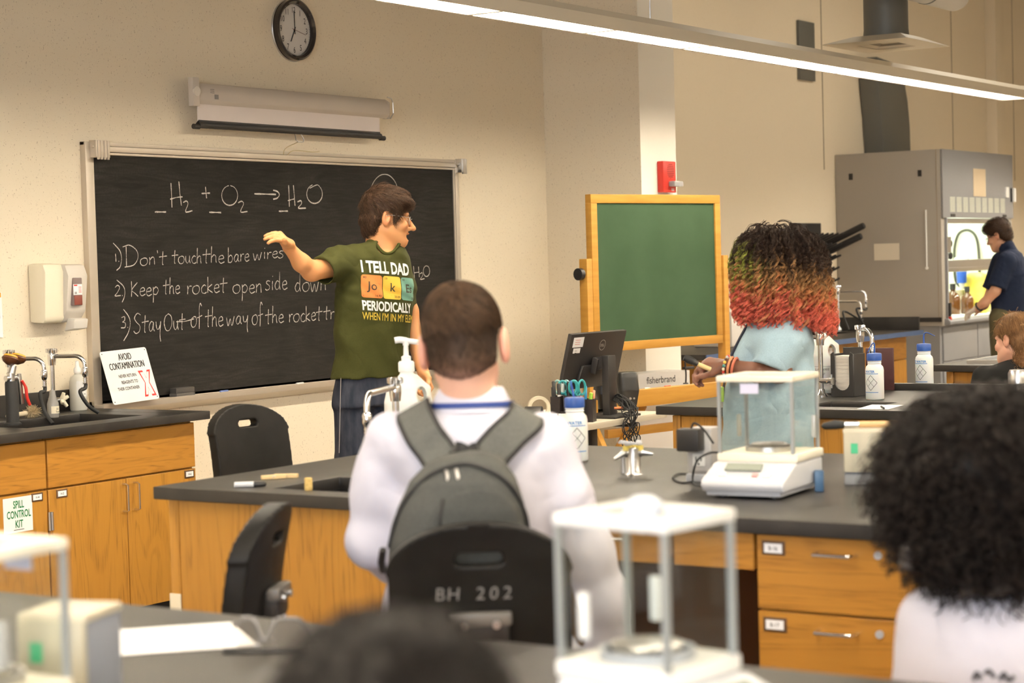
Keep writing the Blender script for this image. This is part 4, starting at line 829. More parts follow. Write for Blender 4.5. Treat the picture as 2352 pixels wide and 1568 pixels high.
faucet('gooseneck lab faucet with a black hose standing next to the spray bottle', (q[0], 6.5, TOP), q[2], [(.45, -.9, .15, -.035, .085, [on(184, 900, 1, 6.36), on(202, 930, 1, 6.34), q2])], handle=None)
q = on(20, 803, 1, 6.5); faucet('gooseneck lab faucet with a black hose behind the eyewash', (q[0], 6.5, TOP), q[2], [(.45, -.9, .155, -.04, .085, [on(92, 905, 1, 6.36), on(103, 945, 1, 6.34), on(121, 973, 1, 6.28)])])
# eyewash drench unit
q = on(22, 975, 2, TOP); ew = thing('drench_eyewash', 'hand-held eyewash unit with two yellow caps and a red lever', 'eyewash', (q[0], q[1]-.02, TOP))
za = on(22, 880, 1, q[1])[2]-TOP
MB().lathe([(0, 0), (.036, 0), (.036, .006), (.027, .012), (.027, za), (.024, za+.01), (0, za+.01)], n=24).build('hose_grip', M_BLKR, ew, smooth=True, angle=35)
m_ = MB(); m_.cyl((0, 0, za), (0, 0, za+.045), .016); m_.cyl((-.03, 0, za+.022), (.03, 0, za+.022), .012); m_.cyl((0, 0, za+.04), (.015, 0, za+.075), .018, .014); m_.build('valve_body', M_STEEL, ew, smooth=True, angle=40)
m_ = MB(); m_.bar((.035, -.01, za+.04), (.045, -.01, za-.09), .012, .018); m_.build('squeeze_plate', M_STEEL, ew, bevel=.003)
MB().tube(smooth_path([(.04, -.02, za+.01), (.055, -.025, za-.02), (.06, -.025, za-.06), (.075, -.025, za-.095)], 5), [.006]*5+[.007]*11, 10).build('red_lever', M_RED, ew, smooth=True)
for k, (dx, dy) in enumerate(((-.022, 0), (.03, .01))):
    m_ = MB(); m_.lathe([(.008, 0), (.028, .012), (.036, .026), (.033, .032), (0, .034)], (0, 0, 0), 22); m_.xf(Matrix.Translation((dx+.012, dy, za+.078)) @ Matrix.Rotation(.35, 4, 'Y')); c_ = m_.build('spray_cup', mat('brown_spray_cup', (.10, .035, .012), .4), ew, smooth=True, angle=40)
    m_ = MB(); m_.lathe([(.031, .034), (.028, .042), (0, .046)], (0, 0, 0), 22); m_.xf(Matrix.Translation((dx+.012, dy, za+.078)) @ Matrix.Rotation(.35, 4, 'Y')); m_.build('yellow_cap', mat('amber_yellow_cap', (.72, .36, .04), .4), c_, smooth=True)
# small things round that sink
sb = on(181, 938, 1, 6.60); t = thing('spray_bottle', 'translucent spray bottle with a white printed label at the back of the sink', 'bottle', (sb[0], 6.60, TOP))
MB().lathe([(0, 0), (.036, 0), (.039, .006), (.039, .13), (.034, .15), (.014, .165), (.014, .18)], n=24).build('body', mat('translucent_plastic', (.80, .78, .70), .3, trans=.35), t, smooth=True)
m_ = MB(); m_.lathe([(.017, .172), (.017, .19), (.010, .20), (.008, .225), (0, .228)], n=18); m_.build('pump_head', M_WHITE, t, smooth=True)
m_ = MB()
for a0 in np.linspace(-2.5, -.7, 9)[:-1]:
    a1 = a0+.225; m_.add([(.0395*math.cos(a), .0395*math.sin(a), z) for z in (.062, .135) for a in (a0, a1)], [(0, 1, 3, 2)])
lb = m_.build('label', mat('grey_white_label', (.74, .73, .70), .8), t)
ft = MB(); ft.flat = True; ft.text('70%', (.0, -.0405, .118), (1, 0, 0), (0, 0, 1), .013, .02); ft.text('Sanitizer', (.0, -.0405, .098), (1, 0, 0), (0, 0, 1), .012, .01); ft.text('~', (.0, -.0405, .07), (1, 0, 0), (0, 0, 1), .018, .01); ft.build('lettering', M_INK, t)
q = on(122, 948, 1, 6.42); t = thing('hanging_bottle', 'small clear bottle with a handwritten label beneath the faucet', 'bottle', (q[0], 6.42, TOP-.003))
MB().lathe([(0, 0), (.024, 0), (.026, .004), (.026, .06), (.018, .085), (.014, .10), (.012, .12), (0, .12)], n=20).build('body', mat('clear_grey_plastic', (.55, .53, .50), .12, trans=.5), t, smooth=True)
m_ = MB()
for a0 in np.linspace(-2.6, -.6, 9)[:-1]: m_.add([(.0268*math.cos(a), .0268*math.sin(a), z) for z in (.018, .05) for a in (a0, a0+.25)], [(0, 1, 3, 2)])
m_.build('label', M_CREAM, t); ft = MB(); ft.flat = True; ft.text('DI', (0, -.0275, .034), (1, 0, 0), (0, 0, 1), .012, .01); ft.text('Test', (0, -.0275, .022), (1, 0, 0), (0, 0, 1), .011, .01); ft.build('lettering', M_INK, t)
q = on(142, 918, 1, 6.6); t = thing('valve_knob', 'cream lever knob of the wall valve behind the sink', 'valve', (q[0], 6.60, q[2])); m_ = MB(); m_.cyl((-.04, .045, 0), (0, 0, 0), .012); m_.build('stem', M_CHROME, t, smooth=True)
m_ = MB(); [m_.tube([(0, 0, 0), (.02*math.cos(a)+.01, -.012, .035*math.sin(a))], [.012, .008], 10) for a in (.4, 2., 3.6, 5.2)]; m_.build('lobed_knob', M_CREAM, t, smooth=True)
q = on(60, 940, 1, 6.5); t = thing('scrub_brush', 'round white-bristled scrub brush lying by the sink', 'brush', (q[0], 6.5, TOP+.014)); m_ = MB(); m_.tube([(-.11, 0, 0), (.0, 0, .006)], .011, 10); m_.build('handle', mat('pale_wood', (.70, .60, .42), .6), t, smooth=True)
V, F_ = strands([[(.02+.02*k, .0, .008), tuple(np.array((.02+.02*k, 0, .008))+np.array(v)*.035)] for v in [tuple(u/np.linalg.norm(u)) for u in rng.normal(size=(260, 3))] for k in (rng.uniform(0, 1.6),)], .0009); np_mesh('bristles', V, F_, mat('straw_bristle', (.72, .58, .36), .8), t)
for k, (a, b, l_) in enumerate(((-.02, .03, .07), (.02, .02, .06))):
    pass
sg = thing('warning_sign', 'white metal sign reading avoid contamination with a red cross, leaning on the chalkboard', 'sign', (0, 0, 0))
g0, g1, g2, g3 = [on(x, y, 1, YA-.14) for x, y in ((223, 935), (317, 919), (299, 816), (201, 823))]
SH = on(210, 880, 1, YA-.14)
gx = np.array([1., 0, 0]); wS = .305; base_ = np.array([6.555, YA-.135, TOP+.012]); lean = .10
sg.location = tuple(base_)
bt = np.array([0, 0, 0.]); ux = np.array([1., 0, .03]); ux /= np.linalg.norm(ux); uy = np.array([-.06, .27, 1.]); uy /= np.linalg.norm(uy)
def S_(a, b, l=0.): return bt+ux*a+uy*b+np.cross(ux, uy)*l
hS = .255; m_ = MB(); r_ = .012; out = []
for (cx_, cy_, a0) in ((r_, r_, math.pi), (wS-r_, r_, 1.5*math.pi), (wS-r_, hS-r_, 0), (r_, hS-r_, .5*math.pi)):
    out += [(cx_+r_*math.cos(a0+k*math.pi/8), cy_+r_*math.sin(a0+k*math.pi/8)) for k in range(5)]
n_ = len(out); m_.add([S_(*p, 0) for p in out]+[S_(*p, .002) for p in out], [tuple(range(n_))[::-1], tuple(range(n_, 2*n_))]+[(i, (i+1) % n_, n_+(i+1) % n_, n_+i) for i in range(n_)]); m_.build('plate', M_WHITE, sg)
ft = MB(); ft.flat = True
for s_, a, b, sz, xs in (('AVOID', .152, .205, .046, .60), ('CONTAMINATION', .152, .163, .046, .585)):
    for k in (-1, 0, 1): ft.text(s_, S_(a+.0009*k, b, .0026+.0002*k), ux, uy, sz, .0, xs)
ft.build('title_lettering', M_INK, sg); ft = MB(); ft.flat = True
for s_, b in (('NEVER RETURN', .122), ('REAGENTS TO', .092), ('THEIR CONTAINER', .062)): lt = MB(); lt.flat = True; lt.text(s_, S_(.195, b, .0026), ux, uy, .021, .02, .78, align='RIGHT'); lt.build('small_lettering', M_INK, sg)
for cx_, cy_ in ((.012, .012), (wS-.012, .012), (wS-.012, hS-.012), (.012, hS-.012)): ft.add([S_(cx_+.003*math.cos(k), cy_+.003*math.sin(k), .0026) for k in np.linspace(0, 5.5, 8)], [tuple(range(8))])
ft.build('corner_rivets', M_INK, sg)
ft = MB(); ft.flat = True; xo = [(.213, .018), (.235, .018), (.249, .062), (.263, .018), (.292, .018), (.268, .085), (.292, .145), (.270, .145), (.255, .108), (.240, .145), (.210, .145), (.236, .085)]
cx_, cy_ = .2525, .082; inner = [(cx_+(x-cx_)*.72, cy_+(y-cy_)*.86) for x, y in xo]
for i in range(12): j = (i+1) % 12; ft.add([S_(*xo[i], .0026), S_(*xo[j], .0026), S_(*inner[j], .0026), S_(*inner[i], .0026)], [(0, 1, 2, 3)])
ft.build('red_cross', M_INKR, sg)

# bench faucets
XB = 4.93
q = on(907, 866, 0, XB); b_ = (XB, q[1], TOP)
h_ = on(842, 930, 0, 4.62); h1 = on(839, 1010, 0, 4.60); h2 = on(832, 1075, 0, 4.52)
dx, dy = h_[0]-XB, h_[1]-q[1]
faucet('chrome gooseneck faucet with a straight black hose in front of the white soap jug', b_, q[2], [(dx, dy, math.hypot(dx, dy), -.03, .09, [h1, h2, h2+np.array([-.02, .0, -.1])])])
q = on(1095, 870, 0, 5.05); h_ = on(1150, 905, 0, 4.95); dx, dy = h_[0]-5.05, h_[1]-q[1]
faucet('chrome gooseneck faucet hidden behind the boy, its bent spout beside his neck', (5.05, q[1], TOP), q[2], [(dx, dy, math.hypot(dx, dy), -.02, .09, None)])
XT = 7.84
q = on(1883, 753, 0, XT); faucet('chrome lab faucet beside the girl\'s back with a cross-handled valve', (XT, q[1], TOP), q[2], [(-.2, .9, .14, -.04, .08, None)], handle=[(-.35, -.9, .07)])
q = on(1975, 746, 0, 8.05); h_ = on(2003, 790, 0, 8.0); dx, dy = h_[0]-8.05, h_[1]-q[1]
faucet('chrome gooseneck faucet behind the black paper towel holder', (8.05, q[1], TOP), q[2], [(dx, dy, math.hypot(dx, dy), -.02, .12, None)])
q = on(1925, 655, 1, 6.5); h_ = on(1965, 672, 1, 6.3)
faucet('far lab faucet with two dark hoses in front of the grey hood', (q[0], 6.5, TOP), q[2], [(.25, -.9, .22, -.05, .1, [on(1967, 710, 1, 6.3), on(1985, 748, 1, 6.25)]), (-.2, -.9, .22, -.13, .1, [on(1937, 715, 1, 6.3), on(1950, 758, 1, 6.2)])])
# pipe bulb at its foot

# ================================================================ lab chairs
def make_chair(label, loc, rz, lettering=None):
    """seat faces +y; backrest at -y"""
    t = thing('lab_chair', label, 'chair', loc, rz, None)
    W, H0, H1 = .172, .68, 1.03
    def sheet(P):     # curved D-shaped back panel
        x, y, z = P[:, 0], P[:, 1], P[:, 2]; u = (z-(H0+H1)/2)
        yc = -.215 + .55*x*x - .14*u - .40*u*u
        RT = .10; edge = np.where(z > H1-RT, np.sqrt(x*x/(W*W)*RT*RT+np.maximum(z-(H1-RT), 0)**2)-RT, np.maximum(np.abs(x)-W, 0)-(W-np.abs(x))*(np.abs(x) < W))
        q = np.stack([np.maximum(np.abs(x)-W+.05, 0), np.maximum(H0+.05-z, 0)], 1); lowc = np.linalg.norm(q, axis=1)-.05
        e = np.maximum(edge, np.where(z < H0+.1, lowc, -1.)); d = np.maximum(np.abs(y-yc)-.017, e); return d-.006
    slot = s_box((0, -.2, H1-.065), (.046, .2, .013), .012)
    dim = [s_ell((sx, -.175+.55*sx*sx, zz), (.016, .012, .016)) for sx in (-.055, 0, .055) for zz in (H1-.13, H1-.18)]
    back = s_sub(sheet, slot, .002)
    sdf_obj('backrest', s_sub(back, s_un(dim, .001), .004), (-.2, -.31, H0-.04), (.2, -.1, H1+.05), .005, M_CHAIR, t)
    m = MB(); m.box(-.055, .055, -.262, -.228, .795, .855); m.build('bracket', M_BLK, t, bevel=.01)
    m = MB(); m.box(-.06, .06, -.268, -.24, .836, .862); m.build('bracket_cover', mat('worn_grey_edge', (.12, .11, .10), .4), t, bevel=.006)
    m = MB(); m.tube(smooth_path([(0, -.255, .80), (0, -.262, .72), (0, -.262, .60), (0, -.22, .545), (0, -.05, .54)], 6), .0125, 14); m.build('back_post', M_CHROME, t, smooth=True)
    m = MB(); m.cyl((-.03, -.25, .84), (-.03, -.275, .84), .008); m.cyl((.03, -.25, .84), (.03, -.275, .84), .008); m.build('bolt', M_STEEL, t)
    sdf_obj('seat', s_int(s_box((0, .03, .59), (.21, .20, .025), .02), lambda P: np.sqrt((P[:, 0]/.225)**2+((P[:, 1]-.03)/.225)**2)*.2-.21, .02), (-.25, -.2, .54), (.25, .27, .64), .008, M_CHAIR, t)
    m = MB(); m.cyl((0, 0, .10), (0, 0, .56), .025); m.cyl((0, 0, .10), (0, 0, .34), .034); m.build('gas_column', M_BLK, t, smooth=True, angle=40)
    m = MB(); m.tube([(.2*math.cos(a), .2*math.sin(a), .30) for a in np.linspace(0, 2*math.pi, 33)[:-1]], .011, 10, close=True); [m.cyl((0, 0, .30), (.2*math.cos(a), .2*math.sin(a), .30), .007) for a in (0, 2.1, 4.2)]; m.build('foot_ring', M_CHROME, t, smooth=True)
    for k in range(5):
        a = 2*math.pi*k/5; c, s_ = math.cos(a), math.sin(a); m = MB(); m.bar((0, 0, .115), (.27*c, .27*s_, .075), .045, .03); lg = m.build('leg', M_BLK, t, bevel=.006)
        m = MB(); m.cyl((.265*c-.012*s_, .265*s_+.012*c, .03), (.265*c+.012*s_, .265*s_-.012*c, .03), .03); m.build('caster', M_BLKR, lg, smooth=True, angle=40)
    if lettering:
        ft = MB(); ft.flat = True
        def yb(x, z): u = z-(H0+H1)/2; return -.215+.55*x*x-.14*u-.40*u*u-.0255
        for i, ch in enumerate(lettering):
            if ch == ' ': continue
            tv, tf = text_geo(ch, .004, 'CENTER', .1); x0 = -.078+i*.026; z0 = H1-.145; ft.add([(x0+p[0]*.036, yb(x0+p[0]*.036, z0+p[1]*.036), z0+p[1]*.036) for p in tv], tf)
        ft.build('paint_lettering', mat('faded_grey_paint', (.16, .155, .15), .9), t)
    return t
def place(px, py, d): p = dep(px, py, d); return (p[0], p[1], 0)
F_BOY = Frame(1066, 800, 4.17)
ch_l = F_BOY.o + F_BOY.V*(-.16) + F_BOY.U*.017
make_chair('black lab chair under the boy with the backpack, its back lettered in grey', (ch_l[0], ch_l[1], 0), F_BOY.rz, 'BH 202')
c2 = place(372, 1300, 4.20); make_chair('black lab chair seen edge-on in front of the plain oak cabinet', c2, Frame(590, 1300, 4.2).rz+math.radians(76))
c3 = place(660, 1000, 7.15); make_chair('empty black lab chair near the chalkboard wall, hand slot in its back', c3, Frame(640, 1000, 7.).rz+math.radians(222))

# ================================================================ green board on its easel
pl, pr = dep(1350, 446, 11.0), dep(1647, 446, 11.8); ev = pr-pl; ev[2] = 0; EW = np.linalg.norm(ev); ea = math.atan2(ev[1], ev[0])
es = thing('easel_chalkboard', 'green chalkboard swivelling in a pine easel stand', 'chalkboard', (pl[0], pl[1], 0), ea)
zt, zb = pl[2]-.0, 1.018; fw = .05
M_GREEN = noise_mat('green_slate', (.030, .063, .030), (.041, .080, .041), (3, 3, 3), rough=.75, detail=8, spec=.2)
MB().box(.03, EW-.03, -.012, .012, zb+.03, zt-.03).build('green_surface', M_GREEN, es)
for nm, b in (('frame_rail', (0, EW, -.022, .022, zt-fw, zt)), ('frame_rail', (0, EW, -.022, .022, zb, zb+fw)), ('frame_stile', (0, fw, -.0225, .0225, zb+fw, zt-fw)), ('frame_stile', (EW-fw, EW, -.0225, .0225, zb+fw, zt-fw))): MB().box(*b).build(nm, M_PINE, es, bevel=.003)
for sx, nm in ((-1, 'l'), (1, 'r')):
    xa = -.055 if sx < 0 else EW+.01
    po = MB().box(xa, xa+.045, -.03, .03, .06, 1.545).build('post', M_PINE, es, bevel=.004)
    xk = xa-.03 if sx < 0 else xa+.075
    m = MB(); m.cyl((xa+.02, 0, 1.46), (xk, 0, 1.46), .008); m.cyl((xk-.014, 0, 1.46), (xk+.014, 0, 1.46), .034); m.build('clamp_knob', M_BLK, po, smooth=True, angle=40)
    m = MB(); m.box(xa-.01, xa+.055, -.36, .36, .04, .09); m.bar((xa+.02, -.32, .09), (xa+.02, -.02, .62), .04, .04); m.build('foot', M_PINE, es, bevel=.004)
tr = MB(); tr.prism([(-.02, .70), (-.02, .79), (-.10, .785), (-.13, .80), (-.14, .795), (-.14, .70)], 0, -.01, EW+.01); tr.build('chalk_tray', M_PINE, es, bevel=.003)
MB().bar((.1, 0, .55), (EW-.1, 0, .55), .03, .05).build('stretcher', M_PINE, es, bevel=.003)
m = MB(); m.bar((EW*.12, -.03, .42), (EW*.34, -.03, .70), .03, .05); m.build('brace', M_PINE, es, bevel=.003)
EP = lambda x, y, z: np.array([pl[0]+math.cos(ea)*x-math.sin(ea)*y, pl[1]+math.sin(ea)*x+math.cos(ea)*y, z])
for x, c, lab in ((.55, (.75, .12, .06), 'red chalk stick on the easel tray'), (.37, (.85, .84, .8), 'white chalk stub on the easel tray'), (.8, (.85, .8, .6), 'cream chalk stub at the wall end of the easel tray')):
    p = EP(x, -.08, .793); o = MB().cyl((-.025, 0, 0), (.025, 0.003, 0), .007, n=12).build('chalk_stick', mat('chalk_e%d' % int(x*100), c, .9)); o.location = p; o.rotation_euler = (0, 0, ea); tag(o, lab, 'chalk')

# ================================================================ teacher's desk
DZ = .76; DY0 = on(1350, 974, 2, DZ)[1]; DX1 = 8.72
dk = thing('desk', 'pale grey computer desk on black steel legs beside the easel', 'desk', (8.0, DY0+.35, 0))
MB().box(7.0, DX1, DY0, DY0+.72, DZ-.03, DZ).build('desktop', mat('pale_laminate', (.66, .60, .48), .4), dk, bevel=.003, world=True)
for x in (7.30, 8.50):
    m = MB(); m.box(x-.03, x+.03, DY0+.30, DY0+.40, .05, DZ-.06); m.box(x-.025, x+.025, DY0+.06, DY0+.66, DZ-.06, DZ-.032); m.box(x-.03, x+.03, DY0+.02, DY0+.7, 0, .05); m.build('leg', M_BLK, dk, bevel=.004, world=True)
def dp(px, py): p = on(px, py, 2, DZ); return p
FD = Frame(1375, 900, 9.4)
# monitor
pm = dep(1361, 825, 9.75); mo = thing('monitor', 'black computer monitor turned away, two white stickers on its back', 'monitor', (pm[0], pm[1], DZ), FD.rz+math.radians(57))
MW, MH = .50, .285; hm = pm[2]-DZ
Rm = Matrix.Translation((0, 0, hm)) @ Matrix.Rotation(math.radians(15), 4, 'X')
M_MON = mat('monitor_shell', (.024, .022, .022), .38)
def mx(m, nm, mt, par=None, **k): m.xf(Rm); return m.build(nm, mt, par or mo, **k)
m = MB(); m.box(-MW/2, MW/2, -.012, .010, -MH/2, MH/2); shell = mx(m, 'shell', M_MON, bevel=.004)
m = MB(); m.box(-MW/2+.006, MW/2-.006, .010, .013, -MH/2+.01, MH/2-.006); mx(m, 'screen', mat('dark_screen', (.01, .01, .012), .15))
m = MB(); m.prism([(-.14, -.13), (.14, -.13), (.12, -.02), (-.12, -.02)], 1, -.03, -.012); mx(m, 'rear_housing', M_MON, bevel=.006)
for (xa, xb, za, zb_) in ((-.225, -.135, .075, .125), (-.212, -.152, .045, .070)):
    m = MB(); m.box(xa, xb, -.0135, -.012, za, zb_); st = mx(m, 'sticker', M_PAPER)
    m = MB(); m.flat = True
    for k in range(3): m.add([(xa+.015, -.0138, zb_-.012-.011*k), (xb-.03, -.0138, zb_-.012-.011*k), (xb-.03, -.0138, zb_-.014-.011*k), (xa+.015, -.0138, zb_-.014-.011*k)], [(0, 1, 2, 3)])
    mx(m, 'sticker_print', M_INKR if zb_ > .1 else M_INK, st)
m = MB(); m.flat = True; ring = [(.045+.026*math.cos(a), -.0128, .075+.026*math.sin(a)) for a in np.linspace(0, 6.2832, 40)]; ribbon(m, ring, .0025, np.array([0, -1., 0])); m.text('DELL', (.045, -.0128, .068), (1, 0, 0), (0, 0, 1), .019, .01, .9); mx(m, 'round_emblem', mat('silver_print', (.45, .45, .45), .4))
m = MB(); m.box(-.045, .045, -.06, -.025, -.06, .02); mx(m, 'stand_mount', M_MON, bevel=.005)
m = MB(); m.box(-.035, .035, -.115, -.075, .01, hm+.02); m.box(-.12, .12, -.2, .08, 0, .012); m.build('stand', M_MON, mo, bevel=.004)
m = MB(); m.bar((0, -.09, hm-.01), (0, -.04, hm-.02), .07, .06); m.build('stand_arm', M_MON, mo, bevel=.003)
def speaker(label, p, rz):
    t = thing('computer_speaker', label, 'speaker', (p[0], p[1], DZ), rz, None)
    st = [(0.02, 0, 0, .045, .045, 0), (.10, 0, 0, .058, .056, 0), (.17, 0, 0, .052, .048, 0), (.195, 0, 0, .048, .04, 0)]
    sdf_obj('cabinet', s_loft(st, pw=4.0), (-.08, -.08, -.02), (.08, .08, .22), .005, mat('speaker_black', (.02, .02, .02), .35), t)
    m = MB(); m.lathe([(0, 0), (.058, 0), (.06, .008), (.04, .018), (0, .02)], n=28); m.build('foot', M_BLK, t, smooth=True, angle=40)
    m = MB(); m.cyl((0, -.053, .06), (0, -.058, .06), .006); m.cyl((.02, -.053, .06), (.02, -.058, .06), .005); m.build('jack', M_STEEL, t); return t
q = on(1392, 948, 2, DZ); speaker('black desktop speaker in front of the monitor stand', q, FD.rz+.3)
q = dep(1440, 900, 10.15); speaker('black desktop speaker behind the other one, at the desk end', q, FD.rz+.3)
# organiser with pens
def organiser(label, px, py, w_, d_, h_, rz): q = on(px, py, 2, DZ); t = thing('pen_organiser', label, 'organiser', (q[0], q[1], DZ), rz, None); return t, q
M_ORG = mat('dark_brown_black_plastic', (.018, .012, .010), .4)
def bin_(m, x0, x1, y0, y1, h, t=.003):
    m.box(x0, x0+t, y0, y1, 0, h); m.box(x1-t, x1, y0, y1, 0, h); m.box(x0+t, x1-t, y0, y0+t, 0, h); m.box(x0+t, x1-t, y1-t, y1, 0, h); m.box(x0+t, x1-t, y0+t, y1-t, 0, t)
oz = FD.rz-.25
t1, q1 = organiser('black desk organiser full of pens and scissors', 1300, 974, 0, 0, 0, oz)
for (x0, x1, y0, y1, h) in ((-.06, -.015, -.05, .05, .135), (-.012, .06, -.0, .05, .135), (-.012, .06, -.05, -.004, .065)): m = MB(); bin_(m, x0, x1, y0, y1, h); m.build('compartment', M_ORG, t1)
t2, q2 = organiser('smaller black pen cup holding coloured highlighters', 1350, 968, 0, 0, 0, oz)
m = MB(); bin_(m, -.035, .035, -.035, .035, .11); m.build('cup', M_ORG, t2)
def stick(name, label, cat, base, off, tip, r, col, capcol=None):
    c, s_ = math.cos(oz), math.sin(oz); o = np.array([base[0]+c*off[0]-s_*off[1], base[1]+s_*off[0]+c*off[1], DZ+.006]); t = thing(name, label, cat, o, oz); v = np.array(tip, float)
    MB().tube([(0, 0, 0), v*.72], r, 10).build('barrel', mat('pen_%.2f_%.2f_%.2f' % col, col, .4), t, smooth=True, angle=50); cc = capcol or col
    MB().tube([v*.72, v*.98, v], [r*1.12, r*1.05, r*.6], 10).build('cap', mat('pen_%.2f_%.2f_%.2f' % cc, cc, .4), t, smooth=True, angle=50)
W_, K_ = (.8, .8, .78), (.02, .02, .02)
stick('marker_pen', 'black-capped marker at the outer end of the full organiser', 'pen', q1, (-.045, .0), (-.012, .0, .20), .008, K_)
stick('marker_pen', 'white marker in the full organiser beside the black ones', 'pen', q1, (-.035, .03), (.012, .01, .185), .007, W_)
stick('marker_pen', 'black marker standing in the middle of the full organiser', 'pen', q1, (-.025, -.02), (.0, .0, .19), .008, W_, K_)
stick('marker_pen', 'thick black marker next to the scissors', 'pen', q1, (.01, .02), (.004, .0, .195), .011, K_)
stick('pen', 'thin black and white pen standing outside the organiser', 'pen', q1, (-.066, .03), (-.006, .0, .17), .005, W_, K_)
stick('highlighter', 'pink highlighter in the smaller pen cup', 'pen', q2, (-.024, .0), (-.02, .0, .155), .008, (.8, .12, .16)); stick('marker_pen', 'light blue marker in the smaller pen cup', 'pen', q2, (-.012, .01), (.003, .0, .165), .007, (.05, .32, .6))
stick('highlighter', 'lime green highlighter lying across the smaller pen cup', 'pen', q2, (.006, -.01), (.018, .0, .135), .009, (.45, .75, .08)); stick('marker_pen', 'white and orange marker in the smaller pen cup', 'pen', q2, (.020, .01), (.012, .0, .145), .007, W_, (.85, .35, .2))
def scissors(label, off, lean, col, rz2):
    c, s_ = math.cos(oz), math.sin(oz); o = np.array([q1[0]+c*off[0]-s_*off[1], q1[1]+s_*off[0]+c*off[1], DZ+.006]); t = thing('scissors', label, 'scissors', o, rz2)
    m = MB(); m.bar((-.004, 0, 0), (lean, 0, .13), .014, .003, up=(0, 1, 0)); m.bar((.004, .004, 0), (lean-.01, .004, .13), .014, .003, up=(0, 1, 0)); m.build('blades', M_STEEL, t)
    for k, (dx, dz, a, b) in enumerate(((-.028, .168, .022, .030), (.026, .165, .020, .034))):
        m = MB(); m.tube([(lean+dx+a*math.cos(u), 0, dz+b*math.sin(u)) for u in np.linspace(0, 6.2832, 25)[:-1]], .006, 8, close=True); m.tube([(lean, 0, .12), (lean+dx*.6, 0, .14)], .007, 8); m.build('handle_loop', mat('scissor_%.2f' % col[0], col, .4), t, smooth=True)
scissors('teal-handled scissors standing in the full organiser', (.02, .03), -.01, (.03, .30, .32), oz+.2); scissors('teal and white scissors tilted toward the pens in the full organiser', (.00, .04), -.03, (.25, .42, .42), oz-.4); scissors('dark-handled scissors behind the teal ones', (.045, .03), .01, (.03, .12, .13), oz+.9)
# tape dispenser and rolls
q = on(1240, 985, 2, DZ); td = thing('tape_dispenser', 'black multi-roll tape dispenser with white tape rolls on the desk', 'tape dispenser', (q[0], q[1]+.02, DZ), FD.rz-.1)
MB().prism([(-.07, 0), (.07, 0), (.07, .02), (.03, .035), (-.05, .03), (-.07, .015)], 0, -.11, .11).build('base', M_BLK, td, bevel=.003)
for k in range(4):
    x = -.06+.055*k; MB().prism([(-.06, .012), (-.02, .03), (.0, .06), (-.02, .075), (-.06, .045)], 0, x-.003, x+.003).build('divider', M_BLK, td, bevel=.001)
for k in range(2): m = MB(); m.lathe([(.014, -.012), (.03, -.012), (.03, .012), (.014, .012), (.014, -.012)], (-.085+.055*k, -.01, .045), 24, axis=0, cap=False); m.build('tape_roll', M_WHITE, td, smooth=True, angle=40)
m = MB(); m.prism([(.075*math.cos(a)-.0, .075*math.sin(a)+.03) for a in np.linspace(.15, math.pi-.15, 14)], 0, -.05, .03); m.build('hood', M_BLK, td, bevel=.003)
q = on(1258, 966, 2, DZ); mt = thing('masking_tape_roll', 'upright roll of cream masking tape behind the tape dispenser', 'tape', (q[0]+.08, q[1]+.1, DZ+.058), FD.rz+.25)
m = MB(); m.lathe([(.040, -.012), (.056, -.012), (.056, .012), (.040, .012), (.040, -.012)], (0, 0, 0), 36, axis=1, cap=False); m.build('tape', mat('masking_tape', (.78, .70, .52), .7), mt, smooth=True, angle=40)
q = on(1277, 976, 2, DZ); sn = thing('sticky_note_box', 'small white and blue box beside the tape dispenser', 'box', (q[0], q[1]-.02, DZ), oz); MB().box(-.03, .03, -.02, .02, 0, .055).build('carton', M_WHITE, sn, bevel=.002); MB().box(-.031, .02, -.0215, -.018, .005, .03).build('blue_panel', mat('bright_blue_ink', (.03, .35, .7), .6), sn)
ob = thing('orange_box', 'small orange and yellow card box between the pen cup and the speaker', 'box', tuple(on(1368, 955, 2, DZ)+np.array([.02, .05, 0])), oz); MB().box(-.04, .04, -.03, .03, 0, .075).build('carton', mat('orange_card', (.80, .42, .06), .7), ob, bevel=.002)
# cables
rr = np.random.default_rng(3); cb_ = thing('cable_bundle', 'tangle of thin black cables hanging off the end of the desk', 'cables', (8.66, DY0+.02, DZ))
for k in range(16):
    s0 = dep(1408+rr.uniform(-8, 12), 912+rr.uniform(-6, 10), 9.72); pts = [s0, dep(1425+rr.uniform(-8, 8), 920+rr.uniform(-16, 8), 9.66), dep(1440+rr.uniform(-12, 25), 935+rr.uniform(-15, 12), 9.60)]
    for yy in (958, 985, 1010): pts.append(dep(1448+rr.uniform(-20, 22), yy+rr.uniform(-12, 12), 9.56+rr.uniform(-.05, .05)))
    pts.append(dep(1450+rr.uniform(-14, 18), 1035, 9.6)); MB().tube(smooth_path(pts, 8), .0026, 6).build('cable', M_BLKR, cb_, world=True)
m = MB(); a_ = dep(1411, 937, 9.62); m.cyl(a_, a_+np.array([.03, -.03, 0]), .006); m.build('orange_plug', mat('orange_plug', (.7, .22, .08), .5), cb_, world=True)

